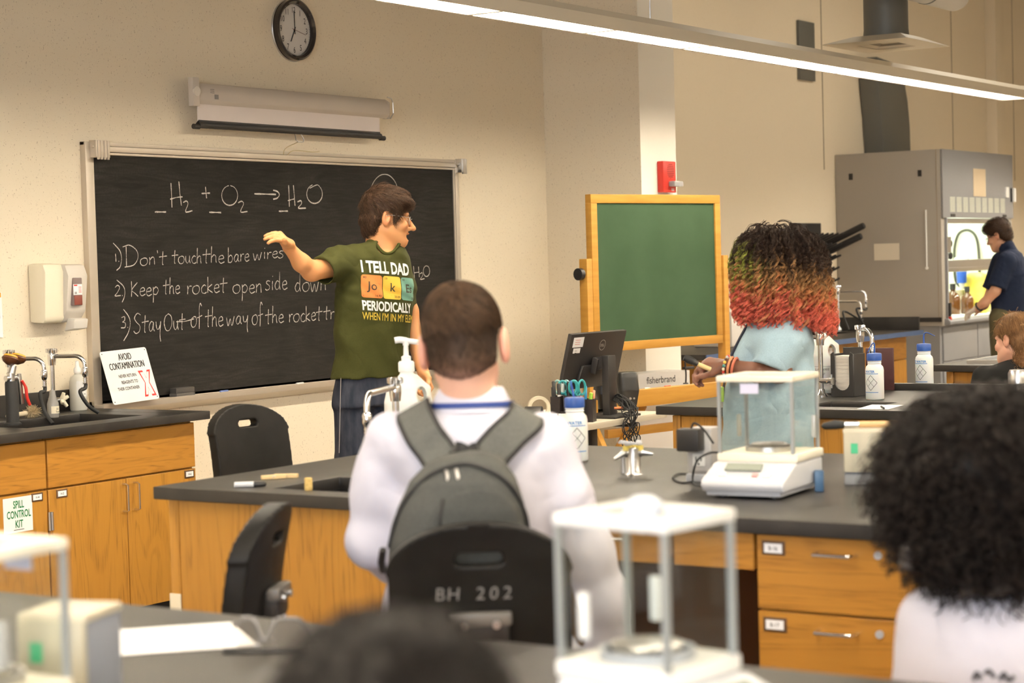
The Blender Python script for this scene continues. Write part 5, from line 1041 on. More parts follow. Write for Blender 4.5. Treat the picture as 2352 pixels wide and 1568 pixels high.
# ================================================================ things on the benches
def wash_bottle(label, loc, rz, s=1., straw='bent', word='WATER'):
    t = thing('wash_bottle', label, 'bottle', loc, rz, 'squeeze wash bottles')
    MB().lathe([(0, 0), (.033*s, 0), (.0365*s, .004*s), (.0365*s, .118*s), (.034*s, .130*s), (.027*s, .138*s), (.0255*s, .142*s), (.028*s, .145*s), (.0255*s, .149*s), (.028*s, .152*s), (.0255*s, .158*s)], n=36).build('body', M_JUG, t, smooth=True, angle=50)
    m = MB(); m.lathe([(.0285*s, .155*s), (.0295*s, .158*s), (.0295*s, .180*s), (.027*s, .184*s), (.008*s, .186*s), (0, .186*s)], n=36); m.build('cap', M_BCAP, t, smooth=True, angle=35)
    pts = {'bent': [(0, 0, .18*s), (0, 0, .215*s), (.004*s, 0, .226*s), (.018*s, 0, .229*s), (.05*s, 0, .216*s)], 'lean': [(0, 0, .18*s), (-.004, 0, .20*s), (-.010*s, 0, .232*s)], 'hook': [(0, 0, .18*s), (.002*s, 0, .218*s), (-.004*s, 0, .224*s), (-.014*s, 0, .212*s), (-.03*s, 0, .186*s)]}[straw]
    P = smooth_path(pts, 5); MB().tube(P, np.linspace(.0038*s, .0016*s if straw != 'lean' else .003*s, len(P)), 10).build('straw', M_BCAP, t, smooth=True)
    R = .0368*s
    def wrap(pts2, w_, mb): P = [(R*math.sin(x/R), -R*math.cos(x/R), z) for x, z in pts2]; N = np.array([[math.sin(x/R), -math.cos(x/R), 0] for x, z in pts2]); PP = np.array(P); T = np.gradient(PP, axis=0); T /= np.linalg.norm(T, axis=1)[:, None]; sd = np.cross(T, N)*w_/2; vs = []; [vs.extend((a, b)) for a, b in zip(PP-sd, PP+sd)]; mb.add(vs, [(2*i, 2*i+1, 2*i+3, 2*i+2) for i in range(len(P)-1)])
    def seg(a, b, n=10): return [tuple(np.array(a)*(1-k)+np.array(b)*k) for k in np.linspace(0, 1, n)]
    m = MB(); m.flat = True; D = [(0, .098*s), (.026*s, .068*s), (0, .038*s), (-.026*s, .068*s)]
    for i in range(4): wrap(seg(D[i], D[(i+1) % 4]), .0016*s, m)
    wrap(seg((-.013*s, .083*s), (.013*s, .053*s)), .0012*s, m); wrap(seg((-.013*s, .053*s), (.013*s, .083*s)), .0012*s, m); m.build('hazard_diamond', M_INK, t)
    m = MB(); m.flat = True; wrap(seg((-.034*s, .104*s), (.03*s, .104*s)), .0024*s, m); wrap(seg((-.034*s, .030*s), (.03*s, .030*s)), .0024*s, m)
    tv, tf = text_geo(word, .03, 'CENTER', 0.); m.add([(R*math.sin((p[0]*.013*s-.006*s)/R), -R*math.cos((p[0]*.013*s-.006*s)/R), .108*s+p[1]*.013*s) for p in tv], tf); m.build('blue_print', M_INKB, t)
    return t
q = on(1323, 1058, 2, TOP); wash_bottle('white wash bottle with a blue cap standing on the middle bench beside the gas tap', (q[0], q[1], TOP), Frame(1323, 1050, 6).rz+.15, 1.07, 'lean', 'WATER')
q = on(2010, 917, 2, TOP); wash_bottle('blue-capped wash bottle standing by the black paper towel holder', (q[0], q[1], TOP), Frame(2010, 900, 8).rz-.45, 1.06, 'hook')
q = on(2124, 892, 2, TOP); wash_bottle('blue-capped wash bottle with a long bent straw on the far side of the third bench', (q[0], q[1], TOP), Frame(2124, 890, 8.7).rz-.5, 1.1, 'bent', 'ED WATER')

def jug(label, loc, rz, pump=True, text=None):
    t = thing('soap_jug', label, 'jug', loc, rz, None)
    st = [(.004, 0, 0, .070, .066, 0), (.02, 0, 0, .077, .073, 0), (.17, 0, 0, .077, .073, 0), (.215, 0, 0, .066, .06, 0), (.245, 0, 0, .036, .034, 0), (.262, 0, 0, .022, .022, 0), (.275, 0, 0, .021, .021, 0)]
    body = s_loft(st, pw=3.2); dent = s_box((.062, 0, .185), (.018, .1, .040), .016, np.array(Matrix.Rotation(-.5, 3, 'Y')))
    sdf_obj('body', s_un([s_sub(body, s_ell((.045, 0, .19), (.016, .1, .030)), .012), s_chain([(.03, 0, .245), (.064, 0, .21), (.07, 0, .16)], [.013, .013, .013])], .01), (-.1, -.09, -.02), (.1, .09, .30), .0055, M_JUG, t)
    m = MB(); m.lathe([(.026, .268), (.027, .272), (.027, .298), (.023, .303), (0, .303)], n=28); m.build('collar', M_WHITE, t, smooth=True, angle=40)
    if pump:
        m = MB(); m.lathe([(.016, .30), (.016, .318), (.009, .322), (.0075, .36), (0, .36)], n=20); m.build('pump_stem', M_WHITE, t, smooth=True, angle=40)
        m = MB(); m.tube(smooth_path([(-.036, 0, .372), (-.02, 0, .374), (.0, 0, .371), (.03, 0, .366), (.048, 0, .363)], 4), [.0105]*9+[.009]*8, 14); m.cyl((0, 0, .355), (0, 0, .372), .010); m.build('pump_spout', M_WHITE, t, smooth=True, angle=60)
    if text:
        m = MB(); m.flat = True; out = [(-.055, -.0735, .05), (.05, -.0735, .05), (.05, -.0735, .125), (-.055, -.0735, .125), (-.055, -.0735, .05)]
        for a, b in zip(out[:-1], out[1:]): ribbon(m, np.linspace(a, b, 4), .0012, np.array([0, -1., 0]))
        for s_, z_ in (('GLASSWARE', .107), ('SOAP', .087), ('1:100 1:10', .066), ('dilute', .055)): m.text(s_, (.0, -.0737, z_), (1, 0, 0), (0, 0, 1), .0135 if z_ > .08 else .01, .005, .9)
        m.build('label_print', mat('grey_label_ink', (.25, .24, .24), .8), t)
    return t
q = on(935, 890, 0, 5.22); jug('big white soap jug with a pump in front of the teacher', (5.22, q[1], TOP), Frame(935, 900, 6).rz)
q = on(1888, 900, 0, 8.02); jug('white glassware soap jug standing between the girl\'s back and the paper towels', (8.02, q[1], TOP), Frame(1890, 900, 8.4).rz, True, 'x')
# paper towel holder
q = on(1950, 909, 2, TOP); th = thing('paper_towel_holder', 'black open-front holder stacked with folded paper towels', 'paper towel holder', (q[0], q[1], TOP), Frame(1955, 900, 8.3).rz+math.radians(-28))
m = MB(); poly = [(-.055, 0), (.055, 0), (.055, .185), (.040, .195), (.034, .17), (.034, .075)]+[(.034*math.cos(a), .062-.034*math.sin(a)) for a in np.linspace(.2, math.pi-.2, 9)]+[(-.034, .075), (-.034, .17), (-.040, .195), (-.055, .185)]
m.prism(poly, 1, -.06, -.054); m.box(-.055, -.049, -.054, .05, 0, .185); m.box(.049, .055, -.054, .05, 0, .185); m.box(-.049, .049, .044, .05, 0, .21); m.box(-.049, .049, -.054, .044, 0, .006); m.build('holder', M_BLK, th, bevel=.0015, seg=1)
m = MB(); rr = np.random.default_rng(5)
for k in range(34): j = rr.uniform(-.002, .002); m.box(-.046, .046, -.050+j, .042, .007+k*.005, .007+k*.005+.0042)
m.build('folded_towels', mat('paper_towel', (.82, .76, .68), .95), th)
q = on(2030, 900, 2, TOP); t = thing('dark_panel', 'dark maroon panel standing on edge behind the wash bottle by the towels', 'board', (q[0]+.12, q[1]+.02, TOP), Frame(2020, 900, 8.4).rz+math.radians(-20)); MB().box(-.11, .02, -.006, .006, 0, .19).build('panel', mat('dark_maroon', (.05, .012, .012), .5), t, bevel=.002)
for (px, c_) in (): pass
def sheet(label, pts, z=TOP+.0012):
    P = [on(x, y, 2, z) for x, y in pts]; t = thing('paper_sheet', label, 'paper', tuple(sum(P)/len(P))); m = MB(); m.add(P+[p+np.array([0, 0, .0006]) for p in P], [(3, 2, 1, 0), (4, 5, 6, 7), (0, 1, 5, 4), (1, 2, 6, 5), (2, 3, 7, 6), (3, 0, 4, 7)]); m.build('sheet', M_PAPER, t, world=True); return t
sheet('white paper sheet at the front edge of the third bench', ((1968, 939), (2040, 940), (2075, 930), (2003, 929)))
q = on(2033, 935, 2, TOP+.006); t = thing('ballpoint_pen', 'dark pen lying on the paper sheet on the third bench', 'pen', q, .3); MB().tube([(-.05, 0, 0), (.05, .02, 0)], .004, 8).build('barrel', M_BLK, t)
# gas turret
q = on(1455, 1088, 2, TOP); gt = thing('gas_turret', 'grey steel bench gas turret with yellow-capped taps', 'gas tap', (q[0], q[1], TOP), Frame(1455, 1088, 5.6).rz)
m = MB(); m.lathe([(0, 0), (.026, 0), (.022, .005), (.022, .075), (.0, .078)], n=24); m.build('column', M_STEEL, gt, smooth=True, angle=40); m = MB(); m.cyl((-.03, .012, .002), (-.03, .012, .07), .006); m.build('side_pipe', M_STEEL, gt, smooth=True)
for k, a in enumerate((-2.7, -.25, 1.3, 2.2)):
    c, s_ = math.cos(a), math.sin(a); m = MB(); m.cyl((0, 0, .062), (.028*c, .028*s_, .062), .012); m.tube([(.028*c, .028*s_, .062), (.06*c, .06*s_, .058-.012*(k < 1))], [.010, .004], 12); tp = m.build('tap', M_STEEL, gt, smooth=True, angle=50)
    m = MB(); m.cyl((.02*c, .02*s_, .068), (.02*c, .02*s_, .082), .011); m.build('tap_button', mat('yellow_tap_button', (.70, .55, .12), .5), tp, smooth=True, angle=40)
    m = MB(); m.bar((.02*c, .02*s_, .086), (.02*c-.04*s_-.012*c, .02*s_+.04*c, .086+.006), .016, .007); m.build('tap_lever', M_GREYP, tp, bevel=.002)
# outlet pedestal
q = on(1624, 1106, 2, TOP); op = thing('outlet_pedestal', 'grey double power outlet pedestal with a black adapter plugged in', 'power outlet', (q[0]+.02, q[1]+.02, TOP), Frame(1624, 1106, 5.3).rz+math.radians(-22))
m = MB(); m.box(-.036, .036, -.03, .05, .022, .148); m.build('housing', mat('pedestal_grey', (.46, .44, .43), .4, .3), op, bevel=.006); MB().box(-.04, .04, -.035, .055, 0, .022).build('foot', M_GREYP, op, bevel=.004)
m = MB(); m.box(-.034, .034, -.033, -.03, .03, .135); m.build('cover_plate', mat('pedestal_plate', (.52, .50, .48), .4), op, bevel=.002)
m = MB(); m.box(-.018, .018, -.036, -.033, .044, .078); oc = m.build('socket', M_WHITE, op, bevel=.003); m = MB(); m.box(-.009, -.006, -.0365, -.036, .058, .070); m.box(.006, .009, -.0365, -.036, .058, .070); m.cyl((0, -.0365, .05), (0, -.036, .05), .003, n=10); m.build('slots', M_INK, oc)
pa = thing('power_adapter', 'black power adapter plugged into the grey outlet pedestal, its cord looping on the bench', 'power adapter', (q[0]+.02, q[1]+.02, TOP), Frame(1624, 1106, 5.3).rz+math.radians(-22))
MB().box(-.046, .020, -.085, -.036, .088, .150).build('adapter_body', M_BLK, pa, bevel=.006)
cz = TOP+.004
cp = [on(1640, 985, 1, q[1]-.02), on(1655, 1020, 0, q[0]), on(1660, 1040, 0, q[0]), on(1600, 1050, 0, q[0]-.02), on(1590, 1085, 2, cz), on(1600, 1108, 2, cz), on(1575, 1106, 2, cz), on(1548, 1098, 2, cz), on(1560, 1088, 2, cz), on(1590, 1092, 2, cz)]
MB().tube(smooth_path([(-.01, -.06, .15), (.0, -.06, .165), (.03, -.07, .15), (.055, -.06, .11)]+[], 6), .003, 8).build('cord', M_BLKR, pa)
lp = [on(1662, 1040, 0, q[0]+.0), on(1630, 1040, 0, q[0]-.03), on(1600, 1060, 0, q[0]-.06), on(1592, 1108, 2, cz), on(1620, 1118, 2, cz)]
MB().tube(smooth_path(lp, 8), .003, 8).build('cord', M_BLKR, pa, world=True)
lp = [on(1592, 1106, 2, cz), on(1565, 1108, 2, cz), on(1546, 1098, 2, cz), on(1560, 1088, 2, cz), on(1600, 1090, 2, cz)]
MB().tube(smooth_path(lp, 8), .003, 8).build('cord', M_BLKR, pa, world=True)
# instrument boxes
M_FACE = noise_mat('yellowed_face', (.40, .36, .27), (.50, .45, .33), (30, 30, 12), rough=.5); M_LID = mat('yellowed_lid', (.58, .52, .40), .5)
def ibox(label, loc, rz, s=1.):
    t = thing('instrument_box', label, 'instrument box', loc, rz, None)
    MB().box(-.05*s, .05*s, -.045*s, .055*s, .03*s, .142*s).build('housing', mat('grey_blue_housing', (.27, .29, .34), .5), t, bevel=.005); MB().box(-.05*s, .05*s, -.047*s, .055*s, 0, .030*s).build('base', mat('pale_grey_base', (.24, .24, .24), .5), t, bevel=.004)
    MB().box(-.05*s, .05*s, -.056*s, -.045*s, .034*s, .143*s).build('cream_front', M_FACE, t, bevel=.005); MB().box(-.052*s, .052*s, -.05*s, .057*s, .138*s, .150*s).build('cream_lid', M_LID, t, bevel=.004)
    MB().box(-.03*s, -.012*s, -.0575*s, -.056*s, .085*s, .112*s).build('green_sticker', mat('green_sticker', (.05, .42, .20), .5), t); return t
q = on(1985, 1112, 2, TOP); ibox('cream-fronted grey instrument box with a green sticker and a brush on its lid', (q[0]+.03, q[1]+.01, TOP), Frame(1985, 1100, 5.2).rz-.1)
bx = q; br = thing('paintbrush', 'soft black paintbrush with a wooden handle lying on the instrument box', 'brush', (q[0]+.03, q[1]+.01, TOP+.1605), Frame(1985, 1100, 5.2).rz-.03)
MB().tube(smooth_path([(-.012, -.03, 0), (.02, -.03, .0), (.07, -.03, .0)], 4), .0085, 12).build('handle', mat('tan_wood', (.62, .40, .18), .5), br, smooth=True); MB().cyl((-.05, -.03, 0), (-.012, -.03, 0), .0095, .0085).build('ferrule', M_CHROME, br, smooth=True); MB().tube([(-.05, -.03, 0), (-.075, -.03, 0), (-.105, -.03, -.004), (-.112, -.03, -.005)], [.0095, .013, .009, .003], 14).build('bristles', M_BLKR, br, smooth=True)
pq = dep(160, 1440, 2.74); ibox('cream-fronted grey instrument box behind the balance at the frame corner', (pq[0], pq[1], TOP), Frame(160, 1440, 2.74).rz-math.radians(28), 1.02)

# balances
M_SHELL = mat('balance_white', (.60, .60, .62), .35); M_RIM = mat('ivory_rim', (.80, .74, .60), .4); M_DSP = mat('lcd_grey', (.28, .30, .25), .2)
def balance(label, loc, rz, rim=M_RIM, shell=M_SHELL, ivory=True, W=.20, D=.19, HS=.185, hb=.085, knob=False):
    t = thing('analytical_balance', label, 'laboratory balance', loc, rz, None); w = W/2; d = D/2
    m = MB(); m.prism([(-d-.10, .018), (d, .018), (d, hb), (-d+.0, hb), (-d-.02, hb-.002), (-d-.105, .048), (-d-.112, .035)], 0, -w-.012, w+.012); m.build('base', shell, t, bevel=.012, seg=3)
    m = MB(); m.prism([(-d-.095, .008), (d-.01, .008), (d-.01, .019), (-d-.10, .019)], 0, -w, w); m.build('under_strip', M_GREYP, t)
    for x in (-w+.03, w-.03):
        for y in (-d-.06, d-.04): MB().cyl((x, y, 0), (x, y, .010), .012).build('foot', M_BLK, t)
    nrm = np.array([0, -.05, .085]); nrm /= np.linalg.norm(nrm); fy = np.array([0, .085, .05]); fy /= np.linalg.norm(fy); o = np.array([0, -d-.06, .0695])
    def pl(a, b, l): return o+np.array([a, 0, 0])+fy*b+nrm*l
    def pad(name, a0, a1, b0, b1, mt): m = MB(); m.add([pl(a0, b0, .0), pl(a1, b0, .0), pl(a1, b1, .0), pl(a0, b1, .0), pl(a0, b0, .006), pl(a1, b0, .006), pl(a1, b1, .006), pl(a0, b1, .006)], [(3, 2, 1, 0), (4, 5, 6, 7), (0, 1, 5, 4), (1, 2, 6, 5), (2, 3, 7, 6), (3, 0, 4, 7)]); return m.build(name, mt, t)
    pad('display', -.062, .035, -.004, .022, M_DSP); pad('key', -.07, -.05, -.03, -.018, M_WHITE); pad('key', .02, .035, -.03, -.018, mat('pale_red_key', (.7, .35, .33), .5)); pad('key', .05, .07, -.03, -.018, M_WHITE)
    z0 = hb; m = MB(); m.box(-w-.008, w+.014, -d-.004, d+.006, z0, z0+.022); m.build('floor_plate', rim, t, bevel=.005); z1 = z0+.022; z2 = z1+HS
    for nm, b in (('left_pane', (-w, -w+.003, -d+.004, d-.004)), ('right_pane', (w-.003, w, -d+.004, d-.004)), ('front_pane', (-w+.004, w-.004, -d, -d+.003)), ('rear_pane', (-w+.004, w-.004, d-.003, d))): MB().box(*b, z1, z2).build('glass_pane', M_GLASS, t)
    for x in (-w, w):
        for y in (-d, d): MB().box(x-.004, x+.004, y-.004, y+.004, z1, z2).build('corner_post', mat('post_grey', (.40, .42, .42), .3, .4), t)
    m = MB(); L = .022; m.box(-w-.006, w+.006, -d-.006, -d+L, z2, z2+.016); m.box(-w-.006, w+.006, d-L, d+.006, z2, z2+.016); m.box(-w-.006, -w+L, -d+L, d-L, z2, z2+.016); m.box(w-L, w+.006, -d+L, d-L, z2, z2+.016); m.build('lid_frame', rim, t, bevel=.004)
    MB().box(-w+L, w-L, -d+L, d-L, z2+.004, z2+.007).build('lid_glass', M_GLASS, t)
    m = MB(); m.lathe([(0, z1), (.012, z1), (.012, z1+.012), (.045, z1+.013), (.048, z1+.017), (.045, z1+.019), (0, z1+.019)], n=36); m.build('pan', M_STEEL, t, smooth=True, angle=40)
    m = MB(); m.lathe([(.055, z1), (.062, z1), (.062, z1+.012), (.055, z1+.012), (.055, z1)], n=40, cap=False); m.build('pan_ring', M_STEEL if ivory else M_GREYP, t, smooth=True, angle=40)
    for s_ in (-1, 1): MB().box(s_*w-(.01 if s_ < 0 else 0), s_*w+(.01 if s_ > 0 else 0), d-.05, d-.035, z1+.03, z1+.09).build('door_grip', M_WHITE if not ivory else mat('clear_grip', (.7, .7, .66), .2, trans=.5), t, bevel=.004)
    if knob:
        m = MB(); m.lathe([(0, z2+.005), (.022, z2+.005), (.026, z2+.012), (.024, z2+.026), (.012, z2+.034), (0, z2+.035)], (-.0, .0, 0), 28); m.build('lid_knob', mat('pale_blue_knob', (.62, .66, .74), .4), t, smooth=True); MB().box(-.06, .06, -.025, .025, z2+.003, z2+.012).build('lid_bridge', rim, t, bevel=.003)
    else: MB().box(-w+.06, -w+.11, -d-.0022, -d+.0, z2-.03, z2-.004).build('maker_label', mat('lilac_label', (.62, .60, .74), .5), t)
    return t
FB = Frame(1768, 1060, 5.16); balance('white analytical balance with an ivory-rimmed glass draft shield on the middle bench', (FB.o[0], FB.o[1], TOP), FB.rz+math.radians(-21))
f3 = thing('blue_prop', 'small dark blue foot-shaped stand behind the balance on the middle bench', 'stand', tuple(on(1882, 1128, 2, TOP)), FB.rz); MB().box(-.012, .012, -.01, .02, 0, .055).build('prop', mat('dark_blue_plastic', (.03, .08, .16), .4), f3, bevel=.004)
FN = Frame(1482, 1300, 2.515); balance('white balance with a clear glass draft shield and round lid knob on the nearest bench', (FN.o[0], FN.o[1], TOP), FN.rz+math.radians(53), rim=mat('white_rim', (.80, .78, .74), .4), ivory=False, W=.142, D=.168, HS=.172, knob=True)
FL = Frame(-66, 1300, 2.47); balance('ivory-rimmed balance cut off at the edge of the frame on the nearest bench', (FL.o[0], FL.o[1], TOP), FL.rz+math.radians(130), W=.17, D=.15, HS=.162)
sheet('blank white paper sheet on the nearest bench under the goggles', ((270, 1505), (592, 1482), (530, 1429), (268, 1447)))
# goggles
gq = on(645, 1492, 2, TOP); FG = Frame(630, 1480, math.hypot(gq[0], gq[1])); gg = thing('safety_goggles', 'clear safety goggles with a black strap lying upside down on the paper', 'goggles', (FG.o[0], FG.o[1], TOP), FG.rz)
def gl(px, py, v=0.): p = FG.q(px, py, v); p[2] = max(p[2]-TOP, .003); return p
rim_ = smooth_path([gl(536, 1436, .02), gl(560, 1420, 0), gl(583, 1424, -.01), gl(600, 1462, -.01), gl(608, 1470, -.01), gl(620, 1450, -.01), gl(634, 1424, -.01), gl(665, 1420, 0), gl(695, 1428, .02), gl(714, 1470, .05), gl(713, 1492, .05)], 6)
MB().tube(rim_, .0035, 10).build('clear_rim', mat('smoky_clear_rim', (.40, .38, .37), .12, trans=.5), gg, smooth=True)
lo_ = smooth_path([gl(545, 1488, .02), gl(590, 1494, -.015), gl(650, 1496, -.015), gl(712, 1494, .05)], 14)
V_ = []; n_ = 40
for k in range(n_):
    a = rim_[int(k*(len(rim_)-1)/(n_-1))]; b = lo_[int(k*(len(lo_)-1)/(n_-1))]; V_ += [a, b]
m = MB(); m.add(V_, [(2*k, 2*k+1, 2*k+3, 2*k+2) for k in range(n_-1)]); m.build('lens', glass_mat('smoky_lens', (.72, .70, .69)), gg, smooth=True)
MB().tube(smooth_path([gl(515, 1500, .0), gl(560, 1501, -.02), gl(620, 1497, -.025), gl(680, 1499, -.02), gl(720, 1497, .0)], 6), .0045, 8).build('lower_frame', M_BLK, gg, smooth=True)
m = MB(); m.bar(gl(515, 1503, -.01), gl(612, 1498, -.02), .012, .008); m.build('strap', M_BLKR, gg, bevel=.002)
# small stuff near the sink
q = on(570, 1120, 2, TOP); t = thing('marker_pen', 'white-barrelled marker with a black cap lying by the sink edge', 'pen', (q[0]+.01, q[1], TOP+.009), Frame(570, 1120, 5.6).rz-.12); MB().tube([(-.045, 0, 0), (.01, 0, 0)], .008, 14).build('barrel', mat('silver_barrel', (.6, .6, .6), .3), t, smooth=True, angle=40); MB().tube([(.01, 0, 0), (.04, 0, 0), (.045, 0, 0)], [.0085, .0075, .004], 14).build('cap', M_BLK, t, smooth=True, angle=40)
q = on(628, 1100, 2, TOP); M_CP = mat('bare_pine', (.72, .52, .26), .7)
for k, (dx, dy, lab) in enumerate(((0, 0, 'wooden clothespin lying on the bench by the sink'), (.035, -.02, 'second wooden clothespin, lying against the first'))):
    t = thing('clothespin', lab, 'clothespin', (q[0]+dx, q[1]+dy, TOP+.007), Frame(628, 1100, 5.8).rz+.2-.5*k)
    for s_ in (-1, 1): m = MB(); m.bar((-.036, s_*.0035, 0), (.036, s_*.0065, 0), .006, .012); m.build('prong', M_CP, t, bevel=.001)
    m = MB(); m.tube([(.004*math.cos(a), -.012+.0011*a, .004*math.sin(a)) for a in np.linspace(0, 20, 50)], .001, 6); m.build('spring', M_STEEL, t)
q = on(709, 1126, 2, TOP); t = thing('sponge', 'small yellow sponge on the rim of the bench sink', 'sponge', (q[0], q[1], TOP), Frame(709, 1120, 5.5).rz); MB().box(-.011, .011, -.008, .008, 0, .036).build('sponge_block', noise_mat('yellow_sponge', (.70, .50, .18), (.5, .33, .10), (120, 120, 120), rough=.95), t, bevel=.004)
# far wall counter and bench clutter
q = on(1682, 775, 1, 6.3); t = thing('white_box', 'off-white equipment box on the blue-edged counter behind the easel', 'box', (q[0], 6.3, TOP)); MB().box(-.30, .16, -.15, .15, 0, .245).build('case', mat('offwhite_case', (.66, .62, .58), .5), t, bevel=.01); MB().box(-.05, .1, -.153, -.15, .05, .24).build('paper_notice', M_PAPER, t)
t = thing('cardboard_box', 'white carton printed with dark lettering behind the easel tray', 'box', tuple(EP(.93, .25, 0)), ea-.05); q = EP(.93, .25, 0)
zt_ = dep(1610, 852, float(np.dot(EP(.86, .25, 0)-CO, FW)))[2]; MB().box(-.25, .20, 0, .2, .0, zt_).build('carton', M_WHITE, t, bevel=.004)
m = MB(); m.flat = True; m.text('fisherbrand', (-.18, -.001, zt_-.062), (1, 0, 0), (0, 0, 1), .058, .006, .95, align='LEFT'); m.build('lettering', mat('grey_black_ink', (.06, .06, .06), .7), t)
tp_ = EP(.70, -.09, .80); t = thing('mini_tripod', 'thin black clip stand on the easel tray', 'stand', tuple(tp_), ea); m = MB(); m.tube(smooth_path([(0, 0, 0), (.004, 0, .06), (-.003, 0, .13)], 4), .005, 8); m.build('rod', M_BLK, t, smooth=True); MB().box(-.015, .07, -.012, .012, .085, .10).build('clip', M_BLK, t, bevel=.004); MB().lathe([(0, 0), (.018, 0), (.014, .006), (0, .008)], n=16).build('foot', M_BLK, t)
bq = dep(2338, 866, 6.95); t = thing('water_bottle', 'dark bottle with a shiny steel cap on the third bench', 'bottle', (bq[0], bq[1], TOP)); hcap = bq[2]-TOP
MB().lathe([(0, 0), (.033, 0), (.036, .006), (.036, hcap-.035), (.03, hcap-.018), (0, hcap-.018)], n=32).build('body', M_BLK, t, smooth=True, angle=40); MB().lathe([(.031, hcap-.022), (.034, hcap-.02), (.034, hcap+.015), (.028, hcap+.026), (0, hcap+.028)], n=32).build('cap', M_STEEL, t, smooth=True, angle=50)
t = thing('glass_tray', 'shiny shallow tray on the farthest bench in front of the woman', 'tray', (10.75, 3.3, TOP)); m = MB(); m.box(-.45, .45, -.5, .5, .0005, .006); m.build('tray_floor', mat('wet_tray', (.42, .45, .44), .08), t); m = MB(); m.box(-.46, .46, .5, .51, 0, .02); m.box(-.46, .46, -.51, -.5, 0, .02); m.box(-.46, -.45, -.5, .5, 0, .02); m.box(.45, .46, -.5, .5, 0, .02); m.build('tray_rim', M_STEEL, t)

# ================================================================ people
def unit(v): v = np.array(v, float); return v/np.linalg.norm(v)
def axes(f, up): f = unit(f); l = unit(np.cross(up, f)); return f, l, np.cross(f, l)
class Head:
    """head in its own axes: x forward, y to its left, z up from eye level"""
    def __init__(s, c, f, up=(0, 0, 1), k=1.):
        s.c = np.array(c, float); s.f, s.l, s.u = axes(f, up); s.k = k; s.R = np.stack([s.f, s.l, s.u], 1)
    def p(s, x, y, z): return s.c+s.k*(x*s.f+y*s.l+z*s.u)
    def E(s, c, r): return s_ell(s.p(*c), np.array(r)*s.k, s.R)
    def C(s, a, b, ra, rb): return s_cone(s.p(*a), s.p(*b), ra*s.k, rb*s.k)
    def sdf(s, mouth=.0, ears=1., nose=1.):
        sk = s_un([s.E((-.012, 0, .038), (.094, .074, .084)), s.E((.022, 0, -.03), (.066, .060, .080)), s.E((.038, 0, -.072), (.046, .048, .042)), s.C((.066, -.012, -.098), (.066, .012, -.098), .020, .020),
                   s.C((.0, .05, -.055), (.06, .016, -.095), .018, .018), s.C((.0, -.05, -.055), (.06, -.016, -.095), .018, .018)], .03)
        sk = s_un([sk, s.E((.062, .042, -.028), (.024, .02, .022)), s.E((.062, -.042, -.028), (.024, .02, .022)), s.E((.074, .026, .020), (.013, .026, .010)), s.E((.074, -.026, .020), (.013, .026, .010))], .014)
        sk = s_sub(sk, s_un([s.E((.092, .031, -.001), (.014, .017, .011)), s.E((.092, -.031, -.001), (.014, .017, .011))], .0), .012)
        sk = s_un([sk, s.E((.070, .031, -.001), (.0135, .0135, .0125)), s.E((.070, -.031, -.001), (.0135, .0135, .0125))], .002)
        ns = s_un([s.C((.080, 0, .012), (.104*nose, 0, -.030), .0075, .0105), s.E((.106*nose, 0, -.035), (.0115, .0105, .0095)), s.E((.094, .012, -.038), (.011, .008, .008)), s.E((.094, -.012, -.038), (.011, .008, .008))], .008)
        lip = s_un([s.E((.085, 0, -.060), (.015, .022, .0065)), s.E((.081, 0, -.0745-mouth*.013), (.016, .020, .008))], .004)
        sk = s_un([sk, ns], .010); sk = s_un([sk, lip], .005)
        if mouth: sk = s_sub(sk, s.E((.100, 0, -.069-mouth*.004), (.030, .034, .004+mouth*.009)), .003)
        if ears:
            for g in (1, -1):
                o_ = .079+.045*(ears-1); e = s_sub(s.E((-.012, g*o_, -.004), (.019*ears, .010*ears, .033*ears)), s.E((-.006, g*(o_+.010), .0), (.011, .0085, .021)), .004); e = s_un([e, s.E((-.008, g*(o_-.003), -.030), (.009, .007, .010)), s.E((.000, g*(o_-.001), -.010), (.006, .006, .009))], .005); sk = s_un([sk, e], .006)
        return sk
    def paint(s, V, base, lip=(.52, .17, .12), ear=(.55, .17, .10), brow=None, earw=.35):
        C = np.tile(np.array(base), (len(V), 1)); L = (V-s.c)@s.R/s.k
        def blend(m, c): C[:] = C*(1-m[:, None])+np.array(c)*m[:, None]
        def blob(c, r, soft=.5): d = np.linalg.norm((L-np.array(c))/np.array(r), axis=1); return np.clip((1-d)/soft, 0, 1)
        blend(blob((.09, 0, -.067), (.02, .024, .015))*.85, lip)
        for g in (1, -1):
            blend(blob((-.004, g*.084, -.006), (.04, .026, .055))*earw, ear); blend(blob((.074, g*.042, -.03), (.03, .03, .025), 1.)*.25, ear)
            blend(blob((.084, g*.031, -.001), (.010, .013, .0065), .25), (.75, .72, .68)); blend(blob((.084, g*.031, -.001), (.011, .0055, .0055), .3), (.05, .03, .02))
            if brow: blend(blob((.086, g*.030, .0175), (.02, .022, .005), .5)*.9, brow)
        blend(blob((.108, 0, -.036), (.016, .016, .014), 1.)*.3, ear); blend(blob((.074, 0, -.073), (.020, .026, .0095), .3)*.92, (.06, .016, .012)) if brow else None
        return C
